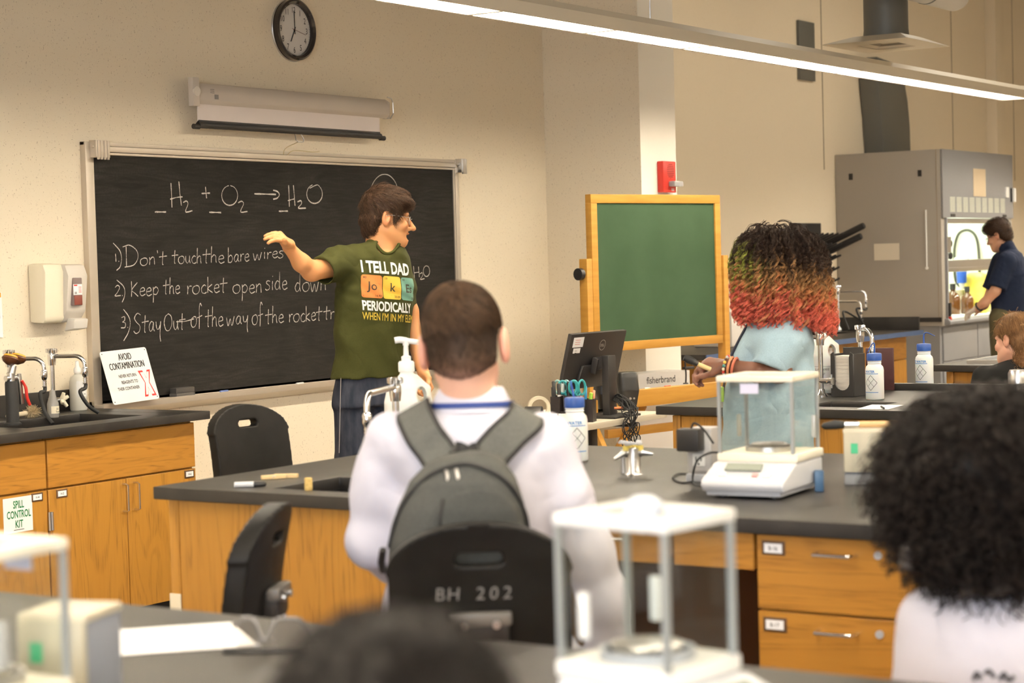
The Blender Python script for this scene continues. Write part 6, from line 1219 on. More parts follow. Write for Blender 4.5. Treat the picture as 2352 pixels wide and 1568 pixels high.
def hand(w, f, n, sd, L=1., curl=(.35, .4, .45, .5), thumb=.5, r=1.):
    """wrist w, pointing direction f, palm normal n, thumb side sd; five separate fingers"""
    w = np.array(w, float); f = unit(f); n = unit(n-f*(np.array(n)@f)); sd = unit(sd-f*(np.array(sd)@f)-n*(np.array(sd)@n)); P = []
    ks = [(.026, .088, .074), (.009, .092, .082), (-.009, .088, .075), (-.025, .080, .058)]; fing = []
    for (o, l, fl), c in zip(ks, curl):
        k = w+(f*l+sd*o)*L; P.append(s_cone(w+sd*o*.5*L+f*.012*L, k, .013*r, .0105*r)); q = k; a = 0.; ch = [k]
        for seg, da in ((.45, 1.), (.31, 1.15), (.24, .8)):
            a += c*da; d = f*math.cos(a)+n*math.sin(a); q = q+d*fl*seg*L; ch.append(q)
        fing.append(s_chain(ch, [.0098*r, .0088*r, .0080*r, .0068*r], .003))
    b = w+(f*.022+sd*.020+n*.006)*L; t1 = b+unit(f*.62+sd*.62+n*.35*thumb)*.042*L; t2 = t1+unit(f*.85+sd*.2+n*.6*thumb)*.032*L; t3 = t2+unit(f*.95-sd*.1+n*.5*thumb)*.024*L
    palm = s_un(P+[s_cone(w+sd*.014*L+f*.02*L, t1, .014*r, .012*r)], .014); th = s_chain([b, t1, t2, t3], [.014*r, .0115*r, .010*r, .008*r], .005)
    out = palm
    for g in fing+[th]: out = s_un([out, g], .005)
    return out
def bounds(*pts, m=.1): P = np.array(pts); return P.min(0)-m, P.max(0)+m
def lofted(F, rows, ang=0., bk=.66, fixb=None, dv=0., pw=2.2):
    """torso from the silhouette: rows (y, xL, xR[, depth])"""
    st = []; c_ = math.sqrt(math.cos(ang)**2+(bk*math.sin(ang))**2)
    for r in rows:
        a, b = F.q(r[1], r[0], dv), F.q(r[2], r[0], dv); h = abs(b[0]-a[0])/2; A = h/c_ if fixb is None else h; B = r[3] if len(r) > 3 else (A*bk if fixb is None else fixb); st.append((float((a[2]+b[2])/2), (a[0]+b[0])/2, dv, A, B, ang))
    return st
def bvh_of(o): me = o.data; return BVHTree.FromPolygons([tuple(v.co) for v in me.vertices], [tuple(p.vertices) for p in me.polygons])
def on_surf(F, bv, px, py, lift=.002):
    """where the sight line through a photo pixel meets a surface of the figure (local coordinates)"""
    d = ray(px, py); O_ = np.array([(CO-F.o)@F.U, (CO-F.o)@F.V, CO[2]]); dl = np.array([d@F.U, d@F.V, d[2]]); dl /= np.linalg.norm(dl)
    h = bv.ray_cast(Vector(O_), Vector(dl)); return None if h[0] is None else np.array(h[0])+np.array(h[1])*lift*(1 if h[1].dot(Vector(dl)) < 0 else -1)
def hair_strands(V, N_, n, dirfn, L, r, colfn, K=5, lift=.004, curl=.0, seed=1, jit=.35):
    rg = np.random.default_rng(seed); i = rg.integers(0, len(V), n); p = V[i]; nn = N_[i]; d = dirfn(p, nn)+rg.normal(size=(n, 3))*jit; d -= nn*(d*nn).sum(1)[:, None]; d /= np.linalg.norm(d, axis=1)[:, None]+1e-9
    Ls = L*rg.uniform(.6, 1.2, n)[:, None]; P = []
    for t in np.linspace(0, 1, K): P.append(p-nn*.003+d*Ls*t+nn*(lift*4*t*(1-t)+lift*.5*t+.002)+curl*np.cross(nn, d)*np.sin(t*5+i[:, None]))
    P = np.stack(P, 1); R = np.broadcast_to(r*(1-.75*np.linspace(0, 1, K)), (n, K)); V2, F2 = strands(P, R); c = colfn(p, rg)
    return V2, F2, np.repeat(c, K*3, axis=0)
def vnorm(V, F): 
    n = np.zeros_like(V); a = np.cross(V[F[:, 2]]-V[F[:, 0]], V[F[:, 3]]-V[F[:, 1]])
    for k in range(4): np.add.at(n, F[:, k], a)
    return n/(np.linalg.norm(n, axis=1)[:, None]+1e-12)
def flatcol(c, amp=.0, seed=0): return lambda V: np.tile(np.array(c), (len(V), 1))
def legs(F, hips, knees, feet, r=(.088, .066, .055)):
    return s_un([s_chain([h, k, f], list(r), .02) for h, k, f in zip(hips, knees, feet)], .03)
def shoe(parent, p, d, m):
    d = unit(d); R = np.stack([d, np.array([-d[1], d[0], 0]), np.array([0, 0, 1.])], 1); c = np.array(p)+d*.06
    sdf_obj('shoe', s_int(s_un([s_ell((c[0], c[1], .035), (.14, .048, .05), R), s_ell((p[0], p[1], .06), (.06, .042, .06), R)], .03), lambda P: -P[:, 2], .004), (c[0]-.22, c[1]-.22, -.02), (c[0]+.22, c[1]+.22, .16), .009, m, parent)

# ---------------------------------------------------------------- the teacher
FT = Frame(860, 600, 8.4); q = FT.q
tp = thing('person', 'man in a green periodic-table joke T-shirt and jeans, arm stretched toward the chalkboard', 'person', FT.o, FT.rz)
SK = (.66, .315, .13)
hd_ = Head(q(891, 501, .02), (.985, .05, -.12), (.10, .03, 1), 1.0)
armL = s_chain([q(806, 602, -.03), q(716, 622, -.21), q(692, 603, -.26), q(664, 569, -.31)], [.052, .041, .036, .0245], .02)
W = q(664, 568, -.31); fing = []
kn = [q(649, 553, -.395), q(644, 546, -.385), q(641, 541, -.365), q(643, 537, -.345)]
tips = [[q(632, 551, -.435), q(622, 554, -.455), q(616, 558, -.465)], [q(626, 543, -.425), q(615, 546, -.44), q(608, 549, -.445)], [q(626, 537, -.40), q(616, 539, -.405), q(609, 542, -.41)], [q(633, 535, -.37), q(625, 536, -.375), q(618, 538, -.38)]]
palm = s_un([s_cone(W, k, .017, .0125) for k in kn]+[s_cone(q(667, 560, -.33), q(655, 556, -.365), .018, .014)], .016)
hnd = palm
for k, t in zip(kn, tips): hnd = s_un([hnd, s_chain([k]+t, [.0098, .0090, .0082, .0070], .002)], .002)
hnd = s_un([hnd, s_chain([q(668, 562, -.33), q(661, 560, -.37), q(656, 556, -.40), q(654, 550, -.415)], [.015, .013, .0115, .009], .005)], .006)
armR = s_chain([q(908, 615, .10), q(940, 715, .10), q(951, 772, .09), q(971, 852, .04)], [.05, .038, .037, .026], .02)
hr = hand(q(972, 853, .04), q(981, 888, .02)-q(971, 850, .04), (-.6, -.5, 0), (-.3, -.9, .2), .92, (.75, .8, .85, .9), .9)
neck = s_un([s_cone(hd_.p(-.025, 0, -.05), q(876, 585, .03), .056, .062), hd_.C((.01, 0, -.09), (-.01, .0, -.15), .04, .05), hd_.C((-.03, .045, -.05), (.03, .01, -.17), .016, .02), hd_.C((-.03, -.045, -.05), (.03, -.01, -.17), .016, .02)], .03)
core = s_loft(lofted(FT, [(580, 835, 925), (640, 795, 930), (760, 790, 925), (880, 785, 915)], .5))
bones = [s_chain([q(812, 880), q(812, 1040), q(812, 1080)[:2].tolist()+[.1]], [.07, .055, .045], .02), s_chain([q(884, 880, .05), q(886, 1040, .05), q(886, 1080, .05)[:2].tolist()+[.1]], [.07, .055, .045], .02)]
clav = s_un([s_ell(q(882, 592, .015), (.090, .062, .034)), s_cone(hd_.p(-.03, 0, -.10), q(878, 590, .02), .055, .068)], .03); body = s_un([s_un([s_un([hd_.sdf(mouth=.9, nose=1.06), neck, clav], .02), s_un([armL, hnd], .010), s_un([armR, hr], .010), core], .02), s_un(bones, .02)], .02)
lo, hi = bounds(q(605, 430, -.5), q(1000, 910, .2), m=.06); lo[2] = .05
V, F_ = sdf_mesh(body, lo, hi, .0042); np_mesh('body', V, F_, M_SKIN, tp, hd_.paint(V, SK, brow=(.10, .05, .025)))
# shirt
ang = math.radians(30)
rows = [(553, 846, 918), (562, 828, 924), (576, 803, 932), (592, 788, 938), (620, 776, 944), (660, 773, 947), (710, 772, 948), (760, 770, 943), (815, 768, 935), (866, 764, 928)]
tor = s_loft(lofted(FT, rows, ang, .68), pw=2.3)
slL = s_int(s_chain([q(812, 602, -.04), q(775, 606, -.11), q(735, 624, -.20)], [.080, .072, .060], .03), s_half(q(741, 622, -.185), q(735, 624, -.20)-q(775, 606, -.11)), .004)
slR = s_int(s_chain([q(905, 604, .10), q(922, 660, .10), q(936, 712, .095)], [.072, .060, .046], .03), s_half(q(940, 703, .095), q(944, 712, .095)-q(930, 660, .1)), .004)
sh = s_un([tor, slL, slR], .035); nax = q(882, 560, .012); ncut = s_int(s_cone(nax+np.array([0, 0, -.3]), nax+np.array([0, 0, .2]), .066, .066), lambda P: (q(884, 600, -.02)[2]-P[:, 2]), .003); ncut = s_un([ncut, s_ell(q(889, 566, -.075), (.045, .05, .036))], .02)
wr = lambda P: .0022*np.sin(P[:, 0]*70+P[:, 2]*55+2.2*np.sin(P[:, 2]*31)+np.sin(P[:, 0]*40))*np.clip((P[:, 2]-1.25)*4, 0, 1)+(.0060*np.sin(P[:, 2]*34+P[:, 0]*26+2*np.sin(P[:, 0]*17)+1.5*np.sin(P[:, 2]*9))*np.clip((1.42-P[:, 2])*2.5, .25, 1)+.0045*np.sin(P[:, 0]*48+P[:, 2]*14+np.sin(P[:, 2]*21))*np.clip((1.5-P[:, 2])*4, .2, 1))
shirt = s_sub(lambda P: sh(P)+wr(P), ncut, .004); shirt = s_sub(shirt, s_chain([q(775, 612, -.11), q(728, 628, -.215)], [.05, .053], .01), .003)
hem = q(845, 868)[2]; shirt = s_int(shirt, lambda P: hem-P[:, 2]+.004*np.sin(P[:, 0]*30), .004)
lo, hi = bounds(q(722, 545, -.32), q(960, 875, .24), m=.04)
so = sdf_obj('shirt', shirt, lo, hi, .0052, M_CLOTH, tp, flatcol((.043, .045, .012)))
cr = [ ]
for a in np.linspace(0, 2*math.pi, 40)[:-1]: pass
bv = bvh_of(so); ct = lofted(FT, [(640, 774, 946)], ang, .68)[0]; xd = np.array([math.cos(ang), math.sin(ang), 0]); nd = np.array([math.sin(ang), -math.cos(ang), 0]); zq = lambda y: q(840, y)[2]
def on_shirt(x, z, lift=.0015):
    o = np.array([ct[1], ct[2], 0])+xd*x+nd*.6; o[2] = z; h = bv.ray_cast(Vector(o), Vector(-nd))
    if h[0] is None: return None
    n_ = np.array(h[1]); n_ *= np.sign(n_@nd); return np.array(h[0])+n_*lift
def shirt_geo(vs, fs, mb_, lift=.0015):
    b = bmesh.new(); bvx = [b.verts.new((p[0], 0, p[1])) for p in vs]
    for f in fs:
        try: b.faces.new([bvx[i] for i in f])
        except ValueError: pass
    for it in range(4):
        es = [e for e in b.edges if e.calc_length() > .012]
        if not es: break
        bmesh.ops.subdivide_edges(b, edges=es, cuts=1)
    bmesh.ops.triangulate(b, faces=b.faces[:]); b.verts.index_update(); P = [on_shirt(XL+(v.co.x-XL)*1.13, v.co.z-.11*(v.co.x-XL), lift) for v in b.verts]
    k = {}; out = []
    for i, p in enumerate(P):
        if p is not None: k[i] = len(out); out.append(p)
    mb_.add(out, [tuple(k[v.index] for v in f.verts) for f in b.faces if all(v.index in k for v in f.verts)]); b.free()
def shirt_text(s_, x, z, size, mb_, bold=.02, xs=.75, align='LEFT', lift=.0018): tv, tf = text_geo(s_, bold, align, 0.); shirt_geo([(x+p[0]*size*xs, z+p[1]*size) for p in tv], tf, mb_, lift)
def rrect(x0, x1, z0, z1, r=.008):
    o = []
    for (cx, cz, a0) in ((x1-r, z1-r, 0), (x0+r, z1-r, 90), (x0+r, z0+r, 180), (x1-r, z0+r, 270)): o += [(cx+r*math.cos(math.radians(a0+k*30)), cz+r*math.sin(math.radians(a0+k*30))) for k in range(4)]
    return o, [tuple(range(len(o)))]
XL = -.118; m = MB(); m.flat = True
shirt_text('I TELL DAD', XL, zq(623), .068, m, .035, .60); m.build('white_print', mat('white_print_ink', (.80, .79, .76), .85), so); m = MB(); m.flat = True; shirt_text('PERIODICALLY', XL-.002, zq(709), .056, m, .03, .575); m.build('lower_white_print', mat('white_print_ink', (.80, .79, .76), .85), so)
m = MB(); m.flat = True; shirt_text("WHEN I'M IN MY ELEMENT", XL-.002, zq(731), .046, m, .0, .50); m.build('yellow_print', mat('yellow_print_ink', (.75, .52, .06), .85), so)
M_PR = [noise_mat('orange_tile_print', (.74, .24, .06), (.45, .15, .04), (90, 90, 90), .62, .72, .85), noise_mat('yellow_tile_print', (.80, .50, .06), (.52, .30, .04), (90, 90, 90), .62, .72, .85), noise_mat('teal_tile_print', (.16, .34, .26), (.09, .2, .14), (90, 90, 90), .62, .72, .85)]
for k, (sy, n1, n2) in enumerate((('Jo', '40', '16.93'), ('k', '19', '33.09'), ('Es', '99', '252'))):
    x0 = XL-.001+k*.0815; x1 = x0+.0785; z0, z1 = zq(681), zq(629); m = MB(); m.flat = True; ov, of = rrect(x0, x1, z0, z1)
    b = bmesh.new(); N_ = 12; vs = [(x0+(x1-x0)*i/N_, z0+(z1-z0)*j/N_) for j in range(N_+1) for i in range(N_+1)]; b.free()
    fs = [(j*(N_+1)+i, j*(N_+1)+i+1, (j+1)*(N_+1)+i+1, (j+1)*(N_+1)+i) for j in range(N_) for i in range(N_)]
    rc = .010; vs = [((min(max(x, x0), x1)), z) for x, z in vs]
    def rnd(x, z):
        cx = min(max(x, x0+rc), x1-rc); cz = min(max(z, z0+rc), z1-rc); dx, dz = x-cx, z-cz; d_ = math.hypot(dx, dz); return (x, z) if d_ <= rc else (cx+dx*rc/d_, cz+dz*rc/d_)
    shirt_geo([rnd(*p) for p in vs], fs, m, .0014); tl = m.build('element_tile', M_PR[k], so)
    m = MB(); m.flat = True; xc = (x0+x1)/2; shirt_text(sy, xc, z0+.034, .050, m, .008, .9, 'CENTER', .0026); shirt_text(n1, x0+.006, z1-.016, .013, m, .01, .9, 'LEFT', .0026); shirt_text(n2, x1-.005, z0+.006, .013, m, .01, .9, 'RIGHT', .0026); m.build('tile_lettering', mat('dark_print_ink', (.045, .035, .02), .85), tl)
# collar rib
cpts = []
for a in np.linspace(0, 2*math.pi, 48, endpoint=False):
    rr_ = .071+.012*max(0, -math.sin(a))**3; x_, y_ = nax[0]+rr_*math.cos(a), nax[1]+rr_*math.sin(a); h = bv.ray_cast(Vector((x_, y_, 2.0)), Vector((0, 0, -1)))
    if h[0] is not None: cpts.append([x_, y_, h[0].z+.001])
cp_ = np.array(cpts); cz_ = cp_[:, 2].copy()
for _ in range(6): cz_ = .5*cz_+.25*(np.roll(cz_, 1)+np.roll(cz_, -1))
cp_[:, 2] = cz_; cpts = cp_
cm_ = MB(); cm_.tube(cpts, .0075, 8, close=True); cob = cm_.build('collar', M_CLOTH, so, smooth=True)
a_ = cob.data; ca = a_.color_attributes.new('Col', 'FLOAT_COLOR', 'POINT'); ca.data.foreach_set('color', np.tile([.044, .047, .011, 1.], len(a_.vertices)))
# jeans, shoes
jn = s_un([s_loft(lofted(FT, [(855, 775, 918), (890, 768, 922), (930, 766, 924)], ang, .72)), legs(FT, [q(811, 930, -.02), q(883, 930, .06)], [q(811, 1060, -.03), q(885, 1060, .05)], [list(q(811, 1060, -.02)[:2])+[.07], list(q(887, 1060, .06)[:2])+[.07]], (.086, .077, .066))], .03)
lo, hi = bounds(q(755, 850, -.2), q(950, 900, .25), m=.04); lo[2] = .02
sdf_obj('jeans', s_noise(jn, .004, 16., 5), lo, hi, .008, noise_mat('dark_denim', (.018, .022, .034), (.045, .05, .068), (30, 30, 9), rough=.9, detail=8, spec=.1), tp)
MB().tube(smooth_path([q(783, 868, -.12), q(781, 950, -.1), q(779, 1040, -.1)], 6), .0015, 6).build('side_seam', mat('seam_thread', (.35, .33, .32), .9), tp)
for (px, v) in ((811, -.02), (887, .06)): shoe(tp, list(q(px, 1060, v)[:2])+[0], (.3, -1, 0), mat('dark_shoe', (.03, .025, .02), .6))
# hair and glasses
hs = s_un([hd_.E((-.016, 0, .050), (.104, .086, .090)), hd_.E((-.060, 0, -.015), (.056, .072, .085)), hd_.C((.03, .06, .03), (.022, .074, -.005), .02, .012), hd_.C((.03, -.06, .03), (.022, -.074, -.005), .02, .012), hd_.E((.045, 0, .075), (.050, .066, .040))], .02)
hs = s_sub(hs, hd_.E((.098, 0, -.048), (.088, .13, .098)), .006); hs = s_sub(hs, s_un([hd_.E((.002, g*.085, -.012), (.024, .03, .036)) for g in (1, -1)], 0), .006); hs = s_sub(hs, hd_.E((.0, 0, -.13), (.12, .1, .062)), .01)
hs = s_noise(hs, .003, 60., 4)
lo, hi = bounds(hd_.c, m=.16); HV, HF = sdf_mesh(hs, lo, hi, .0042); HN = vnorm(HV, HF); cc = np.array([.050, .026, .014])
ho = np_mesh('hair', HV, HF, M_HAIR, tp, np.tile(cc, (len(HV), 1)))
dirf = lambda p, n: (hd_.f*.55-hd_.u*.75)[None]*np.clip(1.1-((p-hd_.c)@hd_.u)[:, None]*4, .2, 1)+(hd_.f*.9)[None]*np.clip(((p-hd_.c)@hd_.u)[:, None]*8, 0, 1)
V2, F2, C2 = hair_strands(HV, HN, 6500, dirf, .034, .0008, lambda p, rg: np.array([[.062, .033, .018]])*rg.uniform(.35, 1.6, (len(p), 1)), lift=.005, jit=.28)
np_mesh('hair_locks', V2, F2, M_HAIR, ho, C2)
m = MB()
for g in (1, -1):
    m.tube([hd_.p(.094-.004*abs(math.cos(a)), g*(.033+.022*math.cos(a)), -.004+.017*math.sin(a)) for a in np.linspace(0, 6.2832, 25)[:-1]], .0011, 6, close=True)
    m.tube(smooth_path([hd_.p(.092, g*.055, .004), hd_.p(.085, g*.066, .007), hd_.p(.02, g*.079, .010), hd_.p(-.012, g*.083, .006), hd_.p(-.025, g*.083, -.012)], 5), .0013, 6)
m.tube(smooth_path([hd_.p(.097, .012, .002), hd_.p(.103, 0, .006), hd_.p(.097, -.012, .002)], 4), .0011, 6); gl_ = m.build('glasses', M_STEEL, tp, smooth=True)

# ---------------------------------------------------------------- the boy with the backpack
FK = Frame(1066, 800, 4.17); q = FK.q
bp_ = thing('person', 'boy seen from behind in a white lab shirt with short brown hair', 'person', FK.o, FK.rz)
hd_ = Head(q(1066, 797, 0), (.12, .99, -.03), (-.07, 0, 1), .97); SKB = (.74, .42, .30)
neck = s_cone(hd_.p(-.03, 0, -.03), q(1084, 935, .0), .056, .062)
ls = [q(905, 1015, .0), q(866, 1140, .02), q(864, 1238, .02), q(905, 1290, .24), q(930, 1290, .34)]; rs = [q(1252, 1015, 0), q(1296, 1140, 0), q(1345, 1262, .02), q(1382, 1380, .04), q(1398, 1480, .06)]
hl_ = hand(ls[-1], (.3, 1, -.1), (0, 0, -1), (1, 0, 0), .95); hr_ = hand(rs[-1], q(1402, 1520, .08)-rs[-1], (-1, 0, 0), (0, 1, 0), .95)
seat_z = .645; th = [q(1010, 1440, .02), q(1150, 1440, .02)]; th = [np.array([t[0], .02, seat_z+.075]) for t in th]; kn_ = [t+np.array([s_*.06, .42, .0]) for t, s_ in zip(th, (-1, 1))]; ft_ = [k+np.array([0, -.06, -.42]) for k in kn_]
core = s_loft(lofted(FK, [(960, 1000, 1160), (1050, 940, 1230), (1250, 940, 1230)], 0, .6)+[(seat_z+.05, .03, .0, .14, .10, 0)])
body = s_un([hd_.sdf(ears=1.24), neck, core, s_chain(ls, [.045, .042, .038, .034, .025], .02), hl_, s_chain(rs, [.045, .042, .040, .034, .025], .02), hr_]+[s_chain([a, b, c], [.07, .055, .045], .02) for a, b, c in zip(th, kn_, ft_)], .018)
lo, hi = bounds(q(800, 640, -.15), q(1440, 1560, .2), *kn_, *ft_, m=.1); V, F_ = sdf_mesh(body, lo, hi, .0055); np_mesh('body', V, F_, M_SKIN, bp_, hd_.paint(V, SKB, ear=(.60, .15, .09), earw=.8))  # ear skin reddened in colour, partly for light shining through it
rows = [(938, 1000, 1165, .07), (952, 968, 1196, .08), (968, 925, 1232, .095), (990, 890, 1262, .105), (1030, 872, 1285, .115), (1100, 905, 1262, .125), (1250, 905, 1262, .125), (1440, 872, 1300, .14)]
rt = lofted(FK, rows, 0, .6)+[(seat_z+.02, .03, .0, .215, .16, 0)]
coat = s_un([s_loft(rt, pw=2.4), s_chain(ls[:4], [.066, .058, .056, .046], .03), s_chain(rs, [.066, .058, .055, .052, .050], .03)]+[s_chain([a, a*.5+b*.5], [.1, .09], .02) for a, b in zip(th, kn_)], .03)
fold = lambda P: .006*np.sin(P[:, 2]*23+P[:, 0]*31+2*np.sin(P[:, 0]*9+P[:, 2]*7))*np.clip((1.28-P[:, 2])*4, .1, 1)
coat = s_int(lambda P: coat0(P)+fold(P), s_half(rs[-1]*.9+rs[-2]*.1, rs[-1]-rs[-2]), .004) if False else coat
coat0 = coat; coat1 = lambda P: coat0(P)+fold(P); coat1 = s_sub(coat1, s_cone(q(1084, 860, 0), q(1084, 945, 0), .058, .058), .006)
M_COAT = attr_mat('white_cotton', .9, .15, nscale=9, namp=.02, crease=.28); lo, hi = bounds(q(790, 920, -.2), q(1450, 1530, .2), *kn_, m=.08); lo[2] = seat_z-.04
co = sdf_obj('white_shirt', coat1, lo, hi, .0065, M_COAT, bp_, flatcol((.58, .56, .63)))
def collar_pt(a, s, out=0.):
    c0, c1 = q(1083, 946, -.05), q(1082, 887, -.05); r0, r1 = .088, .066; r = r0+(r1-r0)*s+out; ca, sa = math.cos(a), math.sin(a); drop = .055*max(0., sa)**1.5+.004*ca*ca
    return np.array([c0[0]+(c1[0]-c0[0])*s+r*ca, .004+r*.92*sa, c0[2]+(c1[2]-c0[2])*s-drop*(.4+.9*s)])
m = MB(); NA = 48; rows_ = [(0, .004), (.35, .004), (.7, .003), (.95, .002), (1., -.001), (.95, -.005), (.5, -.006), (0, -.006)]
for (s_, o_) in rows_: m.v += [tuple(collar_pt(2*math.pi*k/NA, s_, o_)) for k in range(NA)]
for i in range(len(rows_)-1):
    for k in range(NA): m.f.append((i*NA+k, i*NA+(k+1) % NA, (i+1)*NA+(k+1) % NA, (i+1)*NA+k)); m.mi.append(0)
so_ = m.build('stand_collar', M_COAT, co, smooth=True); a_ = so_.data.color_attributes.new('Col', 'FLOAT_COLOR', 'POINT'); a_.data.foreach_set('color', np.tile([.58, .56, .63, 1.], len(so_.data.vertices)))
ly = [collar_pt(a, .30, .009) for a in np.linspace(0, 2*math.pi, 40)[:-1]]; V_ = []
ly = [p if p[1] < .03 else p-np.array([0, 0, 1.6*(p[1]-.03)]) for p in ly]
m = MB()
for i in range(39): V_ += [ly[i]+np.array([0, 0, .006]), ly[i]-np.array([0, 0, .006])]
m.add(V_, [(2*i, 2*i+1, (2*i+3) % 78, (2*i+2) % 78) for i in range(39)]); m.build('lanyard', mat('navy_ribbon', (.02, .045, .20), .7), bp_)
sdf_obj('trousers', s_un([s_chain([a, b, c], [.092, .075, .06], .03) for a, b, c in zip(th, kn_, ft_)], .02), *bounds(*th, *kn_, *ft_, m=.13), .009, mat('dark_trousers', (.03, .03, .035), .9), bp_)
for f0 in ft_: sdf_obj('shoe', s_ell(f0+np.array([0, .06, -.04]), (.045, .13, .045)), f0-.2, f0+.22, .01, M_BLK, bp_)
# hair: clipped sides, longer swirl on top
hs = s_un([hd_.E((-.014, 0, .046), (.101, .081, .092)), hd_.E((-.045, 0, -.015), (.064, .074, .072))], .02); hs = s_sub(hs, hd_.E((.085, 0, -.055), (.085, .12, .095)), .008)
hs = s_sub(hs, s_un([hd_.E((.000, g*.092, -.008), (.030, .032, .044)) for g in (1, -1)], 0), .006); hs = s_int(hs, lambda P: -((P-hd_.p(0, 0, -.066))@hd_.u)+.35*np.abs((P-hd_.c)@hd_.l)*0+6*((P-hd_.c)@hd_.l)**2, .006)
lo, hi = bounds(hd_.c, m=.17); HV, HF = sdf_mesh(hs, lo, hi, .0042); HN = vnorm(HV, HF)
def bcol(P): z = (P-hd_.c)@hd_.u; k = np.clip((z+.07)/.06, 0, 1)[:, None]; k2 = np.clip((-.035-z)/.03, 0, 1)[:, None]; return (np.array([.17, .095, .062])*(1-k2)+np.array([.38, .21, .15])*k2)*(1-k)+np.array([.042, .024, .014])*k
ho = np_mesh('hair', HV, HF, M_HAIR, bp_, bcol(HV))
cw = hd_.p(-.06, .01, .105)
def swirl(p, n): r = p-cw; s_ = np.cross(n, r); return s_*9+r*6-hd_.u[None]*.5
top = HV[(HV-hd_.c)@hd_.u > .045]; tn = HN[(HV-hd_.c)@hd_.u > .045]
V2, F2, C2 = hair_strands(top, tn, 7000, swirl, .032, .0007, lambda p, rg: np.array([[.075, .043, .024]])*rg.uniform(.3, 1.7, (len(p), 1)), lift=.006, seed=3, jit=.15); np_mesh('hair_top', V2, F2, M_HAIR, ho, C2)
low = HV[(HV-hd_.c)@hd_.u <= .05]; lnn = HN[(HV-hd_.c)@hd_.u <= .05]
V2, F2, C2 = hair_strands(low, lnn, 3500, lambda p, n: np.tile(-hd_.u, (len(p), 1)), .012, .0008, lambda p, rg: bcol(p)*rg.uniform(.5, 1.2, (len(p), 1)), lift=.002, seed=4); np_mesh('hair_sides', V2, F2, M_HAIR, ho, C2)
# backpack
pk = thing('backpack', 'grey backpack with black piping worn by the boy in the white shirt', 'backpack', FK.o, FK.rz)
rows = [(1038, 1050, 1112, .035), (1046, 1010, 1138, .055), (1062, 975, 1158, .075), (1100, 935, 1186, .095), (1160, 909, 1206, .108), (1230, 893, 1214, .112), (1330, 888, 1216, .115), (1420, 892, 1212, .11)]
bg = s_loft(lofted(FK, rows, 0, .6, dv=-.215), pw=2.6); bg = s_noise(bg, .005, 11., 8)
M_BAG = attr_mat('grey_canvas', .8, .2, nscale=160, namp=.10); lo, hi = bounds(q(870, 1030, -.36), q(1230, 1440, -.08), m=.04)
bo = sdf_obj('bag_body', bg, lo, hi, .005, M_BAG, pk, flatcol((.055, .057, .054))); bv = bvh_of(bo)
pocket = s_int(s_off(bg, .007), s_un([s_ell(q(1110, 1235, -.33), (.115, .06, .100)), s_box(q(1110, 1330, -.33), (.11, .06, .09), .02)], .01), .004)
sdf_obj('front_pocket', pocket, lo, hi, .005, M_BAG, pk, flatcol((.045, .047, .045)))
zp = [on_surf(FK, bv, x, y, .003) for x, y in ((897, 1258), (912, 1195), (940, 1140), (985, 1095), (1035, 1072), (1075, 1068), (1115, 1078), (1150, 1098), (1180, 1130), (1203, 1180), (1211, 1225))]
zp = [p for p in zp if p is not None]; MB().tube(smooth_path(zp, 6), .0045, 8).build('zip', M_BLKR, pk, smooth=True)
zs = [on_surf(FK, bv, x, y, .008) for x, y in ((1018, 1148), (1012, 1185), (1008, 1225))]; MB().tube(smooth_path(zs, 4), .004, 8).build('pocket_seam', M_BLKR, pk, smooth=True)
for (x, y) in ((1026, 1082), (1048, 1078)): p = on_surf(FK, bv, x, y, .006); m = MB(); m.bar(p, p+np.array([.004, -.006, -.022]), .007, .003); m.build('zip_puller', M_STEEL, pk, bevel=.001)
def band(mb_, pts, sd, w_, t):
    P = smooth_path(pts, 5); T = np.gradient(P, axis=0); vs = []; n_ = len(P); sd = np.array(sd, float); S = np.broadcast_to(sd, (n_, 3)) if sd.ndim == 1 else sd
    for p, tt, s_ in zip(P, T, S): tt = unit(tt); s1_ = unit(s_-tt*(s_@tt)); u = np.cross(tt, s1_); vs += [p+s1_*w_/2+u*t/2, p-s1_*w_/2+u*t/2, p-s1_*w_/2-u*t/2, p+s1_*w_/2-u*t/2]
    mb_.add(vs, [(0, 1, 2, 3), tuple(4*n_-4+i for i in (3, 2, 1, 0))]+[(4*i+k, 4*i+(k+1) % 4, 4*i+4+(k+1) % 4, 4*i+4+k) for i in range(n_-1) for k in range(4)]); return P
bvc = bvh_of(co)
for sg_, pts, wdir in ((-1, ((1018, 1062), (1000, 1035), (977, 1002), (957, 972)), (.88, 0, .47)), (1, ((1112, 1066), (1133, 1038), (1163, 1003), (1198, 975)), (.86, 0, -.52))):
    P = []
    for x, y in pts: h = on_surf(FK, bvc, x, y, .020); P.append(h if h is not None else q(x, y, -.1))
    P[0] = q(*pts[0], -.15); e = P[-1]; P += [e+np.array([.004*sg_, .06, .010]), e+np.array([.01*sg_, .13, -.02]), e+np.array([.012*sg_, .16, -.14])]
    m = MB(); Q = band(m, P, wdir, .066, .010); s_ = m.build('shoulder_strap', M_BAG, pk, smooth=True, angle=50); a_ = s_.data.color_attributes.new('Col', 'FLOAT_COLOR', 'POINT'); a_.data.foreach_set('color', np.tile([.085, .087, .081, 1.], len(s_.data.vertices)))
    for k in (-1, 1): MB().tube(Q+unit(wdir)*k*.034, .0065, 8).build('strap_piping', M_BLKR, s_, smooth=True)
m = MB(); band(m, [q(1030, 1046, -.17), q(1048, 1030, -.15), q(1072, 1040, -.16)], (.7, 0, .7), .03, .006); band(m, [q(1078, 1042, -.16), q(1095, 1032, -.15), q(1112, 1046, -.17)], (.7, 0, -.7), .03, .006); m.build('grab_loop', M_BLKR, pk)
